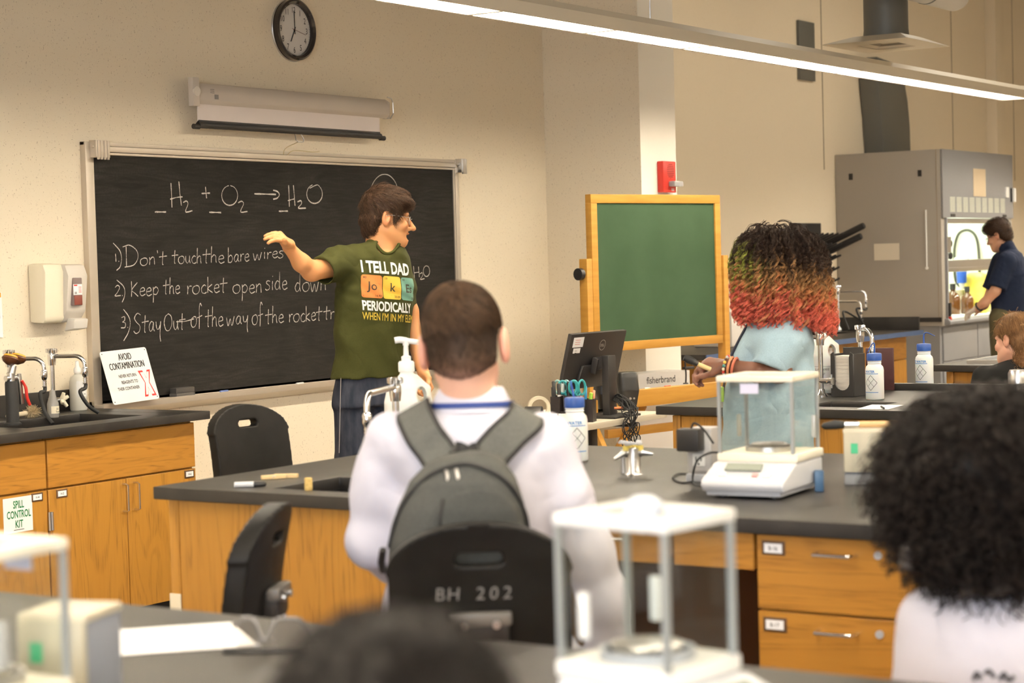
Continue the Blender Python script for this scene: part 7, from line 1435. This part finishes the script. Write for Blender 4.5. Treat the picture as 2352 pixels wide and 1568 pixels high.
m = MB(); m.tube([q(880, 1262, -.17), q(876, 1290, -.15), q(880, 1310, -.12)], .008, 8); m.build('side_buckle', M_BLK, pk, smooth=True)

# ---------------------------------------------------------------- the girl with the dyed curls
FG_ = Frame(1785, 700, 7.4); q = FG_.q; SKG = (.155, .065, .038)
gp = thing('person', 'girl in a light blue T-shirt with black, green and coral curly hair holding a brush', 'person', FG_.o, FG_.rz)
hd_ = Head(q(1772, 608, 0), (-.93, -.1, -.1), (.0, 0, 1), .98)
neck = s_cone(hd_.p(-.02, 0, -.05), q(1780, 715, 0), .052, .058)
armN = s_chain([q(1808, 758, -.09), q(1790, 852, -.19), q(1740, 855, -.20), q(1672, 840, -.17)], [.052, .042, .0365, .025], .02)
armF = s_chain([q(1790, 758, .09), q(1755, 858, .17), q(1720, 862, .05), q(1664, 850, -.09)], [.052, .042, .034, .025], .02)
wN = q(1671, 839, -.17); hN = hand(wN, (-.9, .25, .12), (-.2, .5, -.85), (.1, -.75, .5), .95, (.75, .85, .9, .95), .6, 1.05); wF = q(1662, 850, -.09); hF = hand(wF, (-.92, -.2, -.05), (.1, -.6, -.7), (0, -.55, .8), .95, (.6, .65, .7, .75), .6, 1.05)
core = s_loft(lofted(FG_, [(725, 1755, 1840), (800, 1705, 1860), (880, 1675, 1865), (1000, 1665, 1862)], 0, 1, .13))
lg_ = [s_chain([q(1765, 960, g*.08), list(q(1765, 1000, 0)[:2]+np.array([0, g*.085]))+[.48], list(q(1768, 1000, 0)[:2]+np.array([0, g*.085]))+[.09]], [.08, .058, .045], .02) for g in (-1, 1)]
body = s_un([s_un([hd_.sdf(), neck, core], .02), armN, armF]+lg_, .018); body = s_un([body, hN, hF], .010)
lo, hi = bounds(q(1595, 520, -.25), q(1880, 1000, .25), m=.06); lo[2] = .04; V, F_ = sdf_mesh(body, lo, hi, .0048)
def gpaint(V): C = hd_.paint(V, SKG, lip=(.20, .07, .05), ear=(.17, .065, .04)); k = np.clip((q(1640, 850)[0]+.02-V[:, 0])/.05, 0, 1)[:, None]*np.clip((q(1640, 845)[2]-V[:, 2])/.02, 0, 1)[:, None]; return C*(1-.5*k)+np.array([.40, .20, .14])*.5*k
np_mesh('body', V, F_, M_SKIN, gp, gpaint(V))
rows = [(706, 1754, 1830, .075), (722, 1738, 1844, .115), (748, 1716, 1860, .150), (790, 1694, 1868, .175), (835, 1684, 1872, .17), (880, 1668, 1873, .172), (950, 1660, 1873, .178), (1035, 1655, 1870, .18)]
slN = s_int(s_chain([q(1815, 756, -.085), q(1790, 800, -.15), q(1764, 852, -.20)], [.068, .076, .072], .03), s_half(q(1764, 848, -.2), q(1762, 856, -.203)-q(1790, 786, -.17)), .004)
slF = s_int(s_chain([q(1790, 756, .085), q(1768, 790, .16), q(1745, 850, .18)], [.080, .078, .070], .03), s_half(q(1745, 848, .18), q(1745, 856, .18)-q(1768, 790, .16)), .004)
ts = s_un([s_loft(lofted(FG_, rows, 0, 1, None), pw=2.3) if False else s_loft([(a[0], a[1], 0., a[3], r[3], 0.) for a, r in zip(lofted(FG_, rows, 0, .8), rows)], pw=2.4), slN, slF], .03)
wr = lambda P: .004*np.sin(P[:, 2]*20+P[:, 0]*38+2*np.sin(P[:, 2]*11))+.003*np.sin(P[:, 0]*30-P[:, 2]*40+np.sin(P[:, 1]*20))
tsw = s_sub(lambda P: ts(P)+wr(P), s_cone(q(1775, 670, 0), q(1778, 712, 0), .066, .062), .005); tsw = s_sub(tsw, s_chain([q(1790, 800, -.17), q(1762, 866, -.203)], [.045, .060], .01), .003); hz = q(1760, 1032)[2]; tsw = s_int(tsw, lambda P: hz-P[:, 2], .004)
lo, hi = bounds(q(1640, 690, -.3), q(1885, 1040, .28), m=.04); so = sdf_obj('t_shirt', tsw, lo, hi, .0058, M_CLOTH, gp, flatcol((.31, .425, .49)))
m = MB(); m.tube(smooth_path([q(1790, 728, -.21), q(1815, 716, -.2), q(1836, 738, -.19), q(1836, 790, -.19)], 5), .0014, 6); 
lz = bvh_of(so); lp_ = [on_surf(FG_, lz, x, y, .004) for x, y in ((1748, 715), (1735, 730), (1718, 748), (1703, 768), (1692, 790))]; lp_ = [p for p in lp_ if p is not None]
lp_ += [q(1682, 812, -.03), q(1668, 860, -.02), q(1660, 900, -.02)]; MB().tube(smooth_path(lp_, 6), .005, 8).build('lanyard', mat('dark_navy_cord', (.012, .014, .03), .7), gp, smooth=True)
b_ = q(1657, 905, -.02); MB().box(b_[0]-.012, b_[0]+.010, b_[1]-.02, b_[1]+.02, b_[2]-.028, b_[2]+.028).build('badge', mat('lime_badge', (.45, .70, .06), .5), gp, bevel=.003)
m = MB(); m.flat = True
for st in (((1706, 748), (1702, 756), (1699, 764)), ((1698, 768), (1694, 776), (1696, 780), (1700, 774)), ((1692, 786), (1689, 792))):
    P = [on_surf(FG_, lz, x, y, .002) for x, y in st]
    if all(p is not None for p in P): ribbon(m, smooth_path(P, 5), .006, np.array([-.3, -.95, 0]))
if m.v: m.build('shirt_print', M_INK, so)
sdf_obj('trousers', s_un([s_chain([q(1765, 1010, g*.07), list(q(1765, 1000, 0)[:2]+np.array([0, g*.08]))+[.48], list(q(1768, 1000, 0)[:2]+np.array([0, g*.085]))+[.05]], [.092, .080, .068], .02) for g in (-1, 1)], .02), *(lambda a, b: (np.array([a[0], a[1], .0]), b))(*bounds(q(1700, 985, -.22), q(1840, 970, .22), m=.05)), .009, mat('dark_leggings', (.03, .03, .04), .85), gp)
for g in (-1, 1): shoe(gp, list(q(1768, 1000, 0)[:2]+np.array([0, g*.085]))+[0], (-1, 0, 0), mat('grey_shoe', (.12, .12, .13), .6))
ax_ = unit(wN-q(1740, 855, -.20)); e1 = unit(np.cross(ax_, (0, 0, 1))); e2 = np.cross(ax_, e1)
for k, (off, col) in enumerate(((-.012, (.62, .26, .12)), (-.028, (.55, .10, .06)))):
    c_ = wN+ax_*off; m = MB(); m.tube([c_+(e1*math.cos(a)+e2*math.sin(a))*(.0335+.001*k) for a in np.linspace(0, 6.2832, 33)[:-1]], .0048, 8, close=True); bo_ = m.build('bracelet', mat('orange_cord', (.62, .26, .12), .6) if k == 0 else mat('coral_cord', (.6, .16, .09), .6), gp, smooth=True)
cols = [(.60, .06, .04), (.75, .65, .45), (.05, .22, .20), (.78, .55, .10), (.1, .05, .03), (.5, .5, .5)]
c_ = wN+ax_*.004
for i in range(16):
    a = i/16*6.2832; p = c_+(e1*math.cos(a)+e2*math.sin(a))*.034; m = MB(); m.lathe([(0, -.006), (.0045, -.0045), (.006, 0), (.0045, .0045), (0, .006)], tuple(p), 10); m.build('bead', mat('bead_%d' % (i % 6), cols[i % 6], .3), gp, smooth=True)
bt_ = thing('foam_brush', 'black-tipped brush with a pale wooden handle held in the girl\'s hands', 'brush', FG_.o, FG_.rz)
p0, p1, p2, p3 = q(1632, 848, -.21), q(1603, 836, -.22), q(1592, 830, -.22), q(1571, 821, -.225)
MB().tube([p0, p1], .0085, 12).build('handle', mat('pale_handle', (.75, .56, .26), .5), bt_, smooth=True); MB().tube([p1, p2], [.0095, .0125], 12).build('ferrule', M_BLK, bt_, smooth=True); MB().tube([p2, p2*.5+p3*.5, p3], [.013, .015, .010], 12).build('brush_head', M_BLKR, bt_, smooth=True)
# her hair: a dense dark core and several hundred hanging coils
HC_ = q(1784, 620, .0); core_h = s_noise(s_un([s_ell(HC_+np.array([-.01, 0, .045]), (.130, .125, .105)), s_ell(HC_+np.array([.02, .0, -.05]), (.125, .11, .095))], .06), .008, 16., 2); core_h = s_sub(core_h, s_ell(hd_.p(.10, 0, -.10), (.07, .08, .10)), .02)
def dye(t, u, n_):
    """t: 0 root .. 1 tip, u: side position"""
    root = np.array([.030, .017, .011]); tan = np.array([.42, .22, .085]); coral = np.array([.80, .175, .115]); lime = np.array([.30, .32, .05])
    st = [(0., root), (.36, root*1.5), (.55, tan), (.70, np.array([.66, .24, .09])), (.80, coral), (1.01, coral)]
    C = np.zeros((len(t), 3)); xs = [s[0] for s in st]
    for k in range(3): C[:, k] = np.interp(t, xs, [s[1][k] for s in st])
    g = np.clip((-.02-u)/.08, 0, 1)*np.clip((t-.22)/.16, 0, 1)*np.clip((.72-t)/.15, 0, 1); g = g[:, None]*n_; return C*(1-g)+lime*g
def hz_(P): return np.clip((HC_[2]+.165-P[:, 2])/.345, 0, 1)
lo, hi = bounds(HC_, m=.24); HV, HF = sdf_mesh(core_h, lo, hi, .008); ho = np_mesh('hair', HV, HF, M_HAIR, gp, dye(hz_(HV)*.95, HV[:, 0]-HC_[0], .5)*.55)
rg = np.random.default_rng(11); N_ = 620; K = 72; az = rg.uniform(0, 2*math.pi, N_); t = np.linspace(0, 1, K)[None]; ph0 = np.arccos(rg.uniform(.05, 1, N_)); dep_ = rg.uniform(.80, 1.06, N_)
dir_ = np.stack([np.cos(az), np.sin(az)], 1); tb = .42; phi_t = ph0[:, None]+(math.radians(98)-ph0[:, None])*np.minimum(t/tb, 1)**1.1
env = (.168+.012*np.cos(az))*dep_; hang = np.clip((t-tb)/(1-tb), 0, 1); Rr = env[:, None]*np.sin(phi_t)*(1+.10*hang*(1-.6*hang))
zend = -.200+rg.normal(0, .016, N_)+np.clip(-np.cos(az)-.35, 0, 1)*.045-np.clip(np.cos(az), 0, 1)*.022; zc_ = .018
z0_ = zc_+(.162*dep_)[:, None]*np.cos(phi_t)*np.where(np.cos(phi_t) > 0, 1, .6); Zz = z0_+(zend[:, None]-z0_)*hang**1.05*(hang > 0)
ctr = np.stack([HC_[0]-.004+.016*hang*np.ones((N_, 1))+dir_[:, :1]*Rr*1.06, HC_[1]+dir_[:, 1:]*Rr*1.03, HC_[2]+Zz], -1)
amp = (.0045+.0075*t)*rg.uniform(.6, 1.35, N_)[:, None]; fr = rg.uniform(5.5, 10, N_)[:, None]; ph = rg.uniform(0, 6.28, N_)[:, None]; tang = np.gradient(ctr, axis=1); tang /= np.linalg.norm(tang, axis=2, keepdims=True); s1_ = np.cross(tang, np.array([dir_[:, 0], dir_[:, 1], np.zeros(N_)]).T[:, None, :]); s1_ /= np.linalg.norm(s1_, axis=2, keepdims=True)+1e-6; s2_ = np.cross(tang, s1_)
P = ctr+amp[..., None]*(np.cos(2*np.pi*fr*t+ph)[..., None]*s1_+np.sin(2*np.pi*fr*t+ph)[..., None]*s2_)
M_ = 7; off = rg.normal(0, .0026, (N_, M_, 1, 3))*(1-.35*t)[..., None][:, None]+rg.normal(0, .0011, (N_, M_, K, 3)); P = (P[:, None]+off).reshape(N_*M_, K, 3); N_ = N_*M_
V2, F2 = strands(P, .00085*(1-.4*t)*np.ones((N_, 1)), 3); tt = np.clip(hz_(P.reshape(-1, 3)).reshape(N_, K)*.8+.2*t+np.repeat(rg.normal(0, .07, N_//M_), M_)[:, None]-.42*(P[..., 0]-HC_[0])-.02, 0, 1); nn_ = np.repeat((rg.uniform(0, 1, N_//M_) < .6)*1., M_)
C = dye(tt.ravel(), (P[..., 0]-HC_[0]).ravel(), np.repeat(nn_, K)[:, None]).reshape(N_, K, 3)*rg.uniform(.55, 1.25, N_)[:, None, None]; hl = (np.repeat(rg.uniform(0, 1, N_//M_), M_) < .08)[:, None, None]*np.clip((tt-.3)*4, 0, 1)[..., None]; C = C*(1-hl*.6)+np.array([.62, .36, .15])*hl*.6
np_mesh('hair_coils', V2, F2, M_HAIR, ho, np.repeat(C.reshape(-1, 3), 3, axis=0))

# ---------------------------------------------------------------- big dark curls at the side of the view
FA = Frame(2258, 1100, 3.2); q = FA.q
ap = thing('person', 'person seen from behind with a large black curly afro and a white T-shirt', 'person', FA.o, FA.rz)
hd_ = Head(q(2264, 1092, 0), (-.15, 1, 0), (0, 0, 1), 1.); SKA = (.11, .05, .03)
rows = [(1345, 2205, 2370, .075), (1362, 2172, 2400, .095), (1390, 2142, 2430, .11), (1440, 2118, 2450, .12), (1500, 2108, 2462, .125), (1600, 2104, 2470, .13)]
al_ = [q(2150, 1430, 0), q(2140, 1620, .02), q(2150, 1800, .10), q(2200, 1880, .28)]; ar_ = [q(2420, 1430, 0), q(2440, 1620, .02), q(2430, 1800, .1), q(2380, 1880, .28)]
body = s_un([hd_.sdf(), s_cone(hd_.p(-.02, 0, -.05), q(2275, 1370, 0), .054, .06), s_loft(lofted(FA, [(1370, 2200, 2370), (1450, 2150, 2420), (1700, 2150, 2420)], 0, .6)), s_chain(al_, [.045, .04, .036, .026], .02), s_chain(ar_, [.045, .04, .036, .026], .02), hand(al_[-1], (.2, 1, 0), (0, 0, -1), (1, 0, 0), .9), hand(ar_[-1], (-.2, 1, 0), (0, 0, -1), (-1, 0, 0), .9)], .02)
lo, hi = bounds(q(2080, 900, -.12), q(2500, 1900, .35), m=.1); V, F_ = sdf_mesh(body, lo, hi, .008); np_mesh('body', V, F_, M_SKIN, ap, hd_.paint(V, SKA, lip=(.15, .06, .05), ear=(.12, .05, .03)))
sl_ = [s_int(s_chain(a[:3], [.062, .066, .06], .03), s_half(a[1]*.6+a[2]*.4, a[2]-a[1]), .004) for a in (al_, ar_)]
tsh = s_un([s_loft([(a[0], a[1], 0., a[3], r[3], 0.) for a, r in zip(lofted(FA, rows, 0, .6), rows)]+[(.60, .02, .0, .145, .125, 0)], pw=2.4)]+sl_, .04); tsh = s_noise(tsh, .004, 12., 6)
so = sdf_obj('t_shirt', tsh, lo, hi, .008, M_COAT, ap, flatcol((.55, .53, .59))); bv = bvh_of(so)
m = MB(); m.flat = True
for st in (((2236, 1562), (2244, 1545), (2254, 1560)), ((2262, 1548), (2272, 1540), (2284, 1556)), ((2296, 1562), (2306, 1546), (2316, 1562), (2330, 1552))):
    P = [on_surf(FA, bv, x, y, .002) for x, y in st]; P = [p for p in P if p is not None]
    if len(P) > 1: ribbon(m, smooth_path(P, 5), .007, np.array([0, -1., 0]))
if m.v: m.build('back_print', mat('dark_print', (.05, .05, .055), .8), so)
sdf_obj('trousers', s_un([s_chain([np.array([.02+g*.08, .02, .56]), np.array([.02+g*.12, .42, .56]), np.array([.02+g*.12, .40, .08])], [.1, .08, .06], .03) for g in (-1, 1)], .03), (-.3, -.15, .02), (.34, .56, .72), .012, mat('dark_trousers', (.03, .03, .035), .9), ap)
HC2 = q(2256, 1098, 0)
hs = s_noise(s_un([s_ell(HC2+np.array([0, 0, .012]), (.150, .140, .120)), s_ell(HC2+np.array([.012, .0, -.070]), (.118, .11, .085))], .06), .012, 18., 9); hs = s_sub(hs, s_ell(hd_.p(.12, 0, -.03), (.07, .07, .1)), .03)
BK = np.array([.007, .005, .004]); lo, hi = bounds(HC2, m=.24); HV, HF = sdf_mesh(hs, lo, hi, .008); HN = vnorm(HV, HF); ho = np_mesh('hair', HV, HF, M_HAIR, ap, np.tile(BK, (len(HV), 1)))
rg = np.random.default_rng(5)
def frizz(HV, HN, N_, L0, amp, r, seed, col, droop=.5):
    rg = np.random.default_rng(seed); i = rg.integers(0, len(HV), N_); K = 26; t = np.linspace(0, 1, K)[None, :, None]; n = HN[i]+rg.normal(0, .35, (N_, 3)); n /= np.linalg.norm(n, axis=1)[:, None]; L = L0*rg.uniform(.5, 1.35, N_)[:, None, None]
    c_ = HV[i][:, None]-n[:, None]*.004+n[:, None]*L*t-np.array([0, 0, 1.])*L*droop*t**2; a = unit(np.array([.3, .5, .8])); s1_ = np.cross(n, a); s1_ /= np.linalg.norm(s1_, axis=1)[:, None]; s2_ = np.cross(n, s1_); fr = rg.uniform(2, 4.5, N_)[:, None, None]; ph = rg.uniform(0, 6.28, N_)[:, None, None]
    P = c_+amp*(.3+t)*(np.cos(6.28*fr*t+ph)*s1_[:, None]+np.sin(6.28*fr*t+ph)*s2_[:, None]); V2, F2 = strands(P, np.full((N_, K), r)); return V2, F2, np.repeat(col*rg.uniform(.6, 1.8, (N_, 1)), K*3, axis=0)
V2, F2, C2 = frizz(HV, HN, 6500, .050, .0055, .0009, 21, np.array([[.011, .0075, .006]])); np_mesh('hair_coils', V2, F2, M_HAIR, ho, C2)
for (x0, y0, x1, y1, w_) in ((2085, 1250, 2080, 1310, .008), (2226, 1315, 2222, 1372, .010), (2290, 1320, 2292, 1368, .011), (2300, 1318, 2310, 1360, .010)):
    a, b = q(x0, y0, -.10), q(x1, y1, -.13); tt = np.linspace(0, 1, 40); P = [a+(b-a)*k+np.array([w_*math.cos(22*k), w_*math.sin(22*k), 0]) for k in tt]; m = MB(); m.tube(P, .0045, 6); m.build('loose_curl', mat('black_hair', (.018, .012, .010), .5), ho, smooth=True)

# ---------------------------------------------------------------- crown of a dark head close to the viewer
FF = Frame(902, 1500, 1.27); q = FF.q; top_ = q(902, 1398, 0)[2]
fp = thing('person', 'person of whom only the dark-haired crown shows at the bottom edge', 'person', FF.o, FF.rz)
hd_ = Head((0, 0, top_-.134), (.05, 1, 0), (0, 0, 1), .96); zn = top_-.32
body = s_un([hd_.sdf(), s_cone(hd_.p(-.02, 0, -.05), (0, 0, zn), .054, .06), s_ell((0, 0, zn-.22), (.19, .11, .22)), s_chain([(-.17, 0, zn-.08), (-.2, .02, zn-.34), (-.13, .25, zn-.36)], [.05, .042, .03], .02), s_chain([(.17, 0, zn-.08), (.2, .02, zn-.34), (.13, .25, zn-.36)], [.05, .042, .03], .02), hand((-.13, .25, zn-.36), (.2, 1, 0), (0, 0, -1), (1, 0, 0), .9), hand((.13, .25, zn-.36), (-.2, 1, 0), (0, 0, -1), (-1, 0, 0), .9)], .03)
V, F_ = sdf_mesh(body, (-.3, -.2, zn-.5), (.3, .5, top_+.03), .009); np_mesh('body', V, F_, M_SKIN, fp, hd_.paint(V, SKA, lip=(.15, .06, .05), ear=(.12, .05, .03)))
sdf_obj('t_shirt', s_un([s_ell((0, 0, zn-.23), (.205, .128, .25)), s_chain([(-.165, 0, zn-.085), (-.2, .01, zn-.24)], [.066, .06], .02), s_chain([(.165, 0, zn-.085), (.2, .01, zn-.24)], [.066, .06], .02)], .04), (-.32, -.22, zn-.52), (.32, .22, zn+.08), .011, mat('grey_tshirt', (.12, .12, .13), .9), fp)
sdf_obj('trousers', s_un([s_chain([(g*.08, .02, zn-.45), (g*.12, .05, .30), (g*.12, .03, .06)], [.12, .085, .06], .03) for g in (-1, 1)], .03), (-.3, -.2, .02), (.3, .24, zn-.28), .014, mat('dark_trousers', (.03, .03, .035), .9), fp)
hs = s_noise(s_un([hd_.E((-.012, 0, .045), (.107, .088, .097)), hd_.E((-.05, 0, -.02), (.066, .08, .08))], .02), .003, 40., 3); hs = s_sub(hs, hd_.E((.098, 0, -.06), (.088, .13, .098)), .008)
lo, hi = bounds(hd_.c, m=.2); HV, HF = sdf_mesh(hs, lo, hi, .006); HN = vnorm(HV, HF); ho = np_mesh('hair', HV, HF, M_HAIR, fp, np.tile(BK, (len(HV), 1)))
V2, F2, C2 = frizz(HV, HN, 6000, .010, .0022, .00035, 22, np.array([[.010, .007, .0055]]), .2); np_mesh('hair_coils', V2, F2, M_HAIR, ho, C2)

# ---------------------------------------------------------------- the man working at the fume hood
FM = Frame(2305, 640, 16.35); q = FM.q; SKM = (.62, .34, .22)
mp_ = thing('person', 'man in a navy polo shirt and olive trousers working gloved at the fume hood', 'person', FM.o, FM.rz)
hd_ = Head(q(2293, 541, 0), (-.90, .28, -.34), (-.25, .05, 1), 1.)
aN = [q(2312, 600, -.17), q(2286, 668, -.22), q(2262, 694, -.20), q(2243, 708, -.16)]; aF = [q(2300, 600, .17), q(2276, 672, .2), q(2260, 700, .12), q(2246, 712, .06)]
hN = hand(aN[-1], q(2226, 716, -.13)-aN[-1], (-.1, .3, -.9), (-.2, .9, .2), 1., (.4, .45, .5, .5)); hF = hand(aF[-1], q(2230, 716, 0)-aF[-1], (-.1, -.3, -.9), (-.2, -.9, .2), 1., (.4, .45, .5, .5))
lgs = [[q(2305, 730, g*.09), list(q(2300, 730, 0)[:2]+np.array([0, g*.1]))+[.5], list(q(2305, 730, 0)[:2]+np.array([0, g*.1]))+[.09]] for g in (-1, 1)]
body = s_un([hd_.sdf(), s_cone(hd_.p(-.02, 0, -.05), q(2318, 590, 0), .056, .06), s_loft(lofted(FM, [(595, 2298, 2345), (650, 2285, 2350), (720, 2285, 2345)], 0, 1, .15)), s_chain(aN, [.05, .042, .038, .028], .02), s_chain(aF, [.05, .042, .038, .028], .02)]+[s_chain(l, [.08, .06, .045], .02) for l in lgs], .02); body = s_un([body, hN, hF], .01)
lo, hi = bounds(q(2215, 490, -.3), q(2370, 740, .3), m=.08); lo[2] = .04; V, F_ = sdf_mesh(body, lo, hi, .007)
def mpaint(V): C = hd_.paint(V, SKM, ear=(.6, .22, .15)); k = np.clip((q(2243, 700)[0]-V[:, 0])/.015, 0, 1)[:, None]*(V[:, 2] < q(2240, 690)[2])[:, None]; return C*(1-k)+np.array([.74, .68, .60])*k
np_mesh('body', V, F_, M_SKIN, mp_, mpaint(V))
rows = [(574, 2304, 2336, .10), (582, 2296, 2346, .15), (598, 2287, 2354, .19), (630, 2277, 2362, .20), (680, 2273, 2362, .19), (716, 2276, 2358, .185)]
sl = [s_int(s_chain(a[:3], [.085, .078, .07], .03), s_half(a[0]*.1+a[1]*.9, a[1]-a[0]), .004) for a in (aN, aF)]
ps_ = s_un([s_loft([(a[0], a[1], 0., a[3], r[3], 0.) for a, r in zip(lofted(FM, rows, 0, .8), rows)], pw=2.4)]+sl, .035); ps_ = s_un([ps_, s_cone(hd_.p(-.03, 0, -.11), q(2316, 580, 0), .068, .075)], .01); ps_ = s_sub(s_noise(ps_, .005, 10., 2), s_cone(hd_.p(-.02, 0, -.05), q(2310, 578, 0), .058, .056), .004)
sdf_obj('polo_shirt', ps_, lo, hi, .009, M_CLOTH, mp_, flatcol((.012, .018, .040)))
tr_ = s_un([s_loft([(a[0], a[1], 0., a[3], .175, 0.) for a in lofted(FM, [(716, 2278, 2356), (750, 2276, 2358)], 0, .8)])]+[s_chain([l[0], l[1], l[2]], [.115, .088, .075], .02) for l in lgs], .03)
lo2, hi2 = bounds(q(2260, 712, -.3), q(2370, 760, .3), m=.06); lo2[2] = .03; sdf_obj('trousers', s_noise(tr_, .006, 10., 7), lo2, hi2, .013, mat('olive_twill', (.085, .075, .035), .9), mp_)
bz = q(2310, 718)[2]; ct_ = lofted(FM, [(718, 2277, 2357)], 0, .8)[0]; m = MB(); P = [(ct_[1]+(ct_[3]+.006)*math.cos(a), (.19)*math.sin(a)) for a in np.linspace(0, 6.2832, 37)[:-1]]; V_ = [v for x, y in P for v in ((x, y, bz-.018), (x, y, bz+.018))]; m.add(V_, [(2*i, (2*i+2) % 72, (2*i+3) % 72, 2*i+1) for i in range(36)]); m.build('belt', mat('brown_belt', (.16, .075, .03), .5), mp_)
ax_ = unit(aN[3]-aN[2]); e1 = unit(np.cross(ax_, (0, 0, 1))); e2 = np.cross(ax_, e1); c_ = aN[3]-ax_*.025; m = MB(); m.tube([c_+(e1*math.cos(a)+e2*math.sin(a))*.034 for a in np.linspace(0, 6.2832, 25)[:-1]], .008, 8, close=True); m.build('wristwatch', M_BLK, mp_, smooth=True)
for l in lgs: shoe(mp_, [l[2][0], l[2][1], 0], (-.6, .8, 0), mat('dark_shoe', (.03, .025, .02), .6))
hs = s_un([hd_.E((-.014, 0, .052), (.106, .084, .093)), hd_.E((-.055, 0, -.01), (.058, .074, .075)), hd_.E((.05, 0, .085), (.055, .06, .04))], .02); hs = s_sub(hs, hd_.E((.105, 0, -.045), (.088, .13, .098)), .006); hs = s_sub(hs, s_un([hd_.E((.002, g*.085, -.012), (.024, .03, .036)) for g in (1, -1)], 0), .006)
lo, hi = bounds(hd_.c, m=.17); HV, HF = sdf_mesh(hs, lo, hi, .006); HN = vnorm(HV, HF); ho = np_mesh('hair', HV, HF, M_HAIR, mp_, np.tile(np.array([.035, .018, .010]), (len(HV), 1)))
V2, F2, C2 = hair_strands(HV, HN, 1400, lambda p, n: n*.3+hd_.f[None]*.7+hd_.u[None]*.4, .026, .0012, lambda p, rg: np.array([[.030, .016, .010]])*rg.uniform(.5, 1.5, (len(p), 1)), lift=.010); np_mesh('hair_locks', V2, F2, M_HAIR, ho, C2)
m = MB()
for g in (1, -1): m.tube([hd_.p(.094, g*(.033+.023*math.cos(a)), -.003+.017*math.sin(a)) for a in np.linspace(0, 6.2832, 21)[:-1]], .0022, 6, close=True); m.tube([hd_.p(.092, g*.056, .004), hd_.p(.02, g*.081, .010), hd_.p(-.02, g*.085, .002)], .0024, 6)
m.build('glasses', M_BLK, mp_, smooth=True)

# ---------------------------------------------------------------- the woman at the farthest bench
FW_ = Frame(2335, 800, 9.85); q = FW_.q; SKW = (.68, .38, .27)
wp = thing('person', 'woman with fair hair in a low bun and a black top', 'person', FW_.o, FW_.rz)
hd_ = Head(q(2328, 782, 0), (-.80, .58, -.12), (.06, .05, 1), .97)
al_ = [q(2262, 868, .03), q(2240, 960, .08), q(2240, 1010, .30)]; ar_ = [q(2405, 868, -.02), q(2425, 960, .05), q(2410, 1010, .3)]
body = s_un([hd_.sdf(), s_cone(hd_.p(-.02, 0, -.05), q(2338, 850, 0), .05, .056), s_loft(lofted(FW_, [(855, 2270, 2400), (920, 2280, 2390), (1000, 2280, 2390)], 0, .6)), s_chain(al_, [.046, .04, .028], .02), s_chain(ar_, [.046, .04, .028], .02), hand(al_[-1], (.2, 1, 0), (0, 0, -1), (1, 0, 0), .9), hand(ar_[-1], (-.2, 1, 0), (0, 0, -1), (-1, 0, 0), .9)], .02)
lo, hi = bounds(q(2220, 715, -.15), q(2440, 1010, .35), m=.1); V, F_ = sdf_mesh(body, lo, hi, .006); np_mesh('body', V, F_, M_SKIN, wp, hd_.paint(V, SKW, ear=(.62, .26, .16)))
rows = [(822, 2318, 2362, .07), (832, 2296, 2382, .09), (845, 2268, 2406, .11), (870, 2248, 2422, .12), (930, 2262, 2410, .12), (1010, 2270, 2400, .13)]
sl = [s_int(s_chain(a[:2]+[a[1]*.8+a[2]*.2], [.062, .056, .055], .03), s_half(a[0]*.35+a[1]*.65, a[1]-a[0]), .004) for a in (al_, ar_)]
tsh = s_un([s_loft([(a[0], a[1], 0., a[3], r[3], 0.) for a, r in zip(lofted(FW_, rows, 0, .6), rows)]+[(.5, .0, .0, .17, .14, 0)], pw=2.4)]+sl, .04); sdf_obj('black_top', s_noise(tsh, .004, 13., 6), np.minimum(lo, (-9, -9, .45)) if False else lo, hi, .008, mat('black_jersey', (.012, .012, .012), .9, spec=.15), wp)
sdf_obj('trousers', s_un([s_chain([np.array([g*.08, .0, .52]), np.array([g*.11, .36, .52]), np.array([g*.11, .34, .06])], [.11, .085, .06], .03) for g in (-1, 1)], .03), (-.3, -.15, .02), (.3, .5, .66), .013, mat('dark_trousers', (.03, .03, .035), .9), wp)
hs = s_un([hd_.E((-.016, 0, .050), (.106, .086, .094)), hd_.E((-.060, 0, -.02), (.056, .072, .07))], .02); hs = s_sub(hs, hd_.E((.088, 0, -.05), (.085, .13, .100)), .008); hs = s_sub(hs, s_un([hd_.E((.004, g*.085, -.012), (.022, .03, .032)) for g in (1, -1)], 0), .006)
hs = s_noise(s_un([hs, s_ell(q(2352, 828, -.05), (.055, .05, .05)), s_cone(hd_.p(-.07, 0, -.03), q(2352, 826, -.04), .04, .03)], .015), .003, 45., 6)
lo, hi = bounds(hd_.c, q(2352, 835, -.05), m=.15); HV, HF = sdf_mesh(hs, lo, hi, .005); HN = vnorm(HV, HF); ho = np_mesh('hair', HV, HF, M_HAIR, wp, np.tile(np.array([.19, .10, .045]), (len(HV), 1)))
bn = q(2352, 828, -.05); V2, F2, C2 = hair_strands(HV, HN, 4200, lambda p, n: (bn-p)*9+np.cross(n, (bn-p))*.8, .05, .0008, lambda p, rg: np.array([[.26, .14, .06]])*rg.uniform(.4, 1.5, (len(p), 1)), lift=.002, jit=.12); np_mesh('hair_locks', V2, F2, M_HAIR, ho, C2)
V2, F2, C2 = frizz(HV, HN, 70, .04, .003, .0004, 8, np.array([[.45, .26, .12]]), .3); np_mesh('flyaway_hair', V2, F2, M_HAIR, ho, C2)
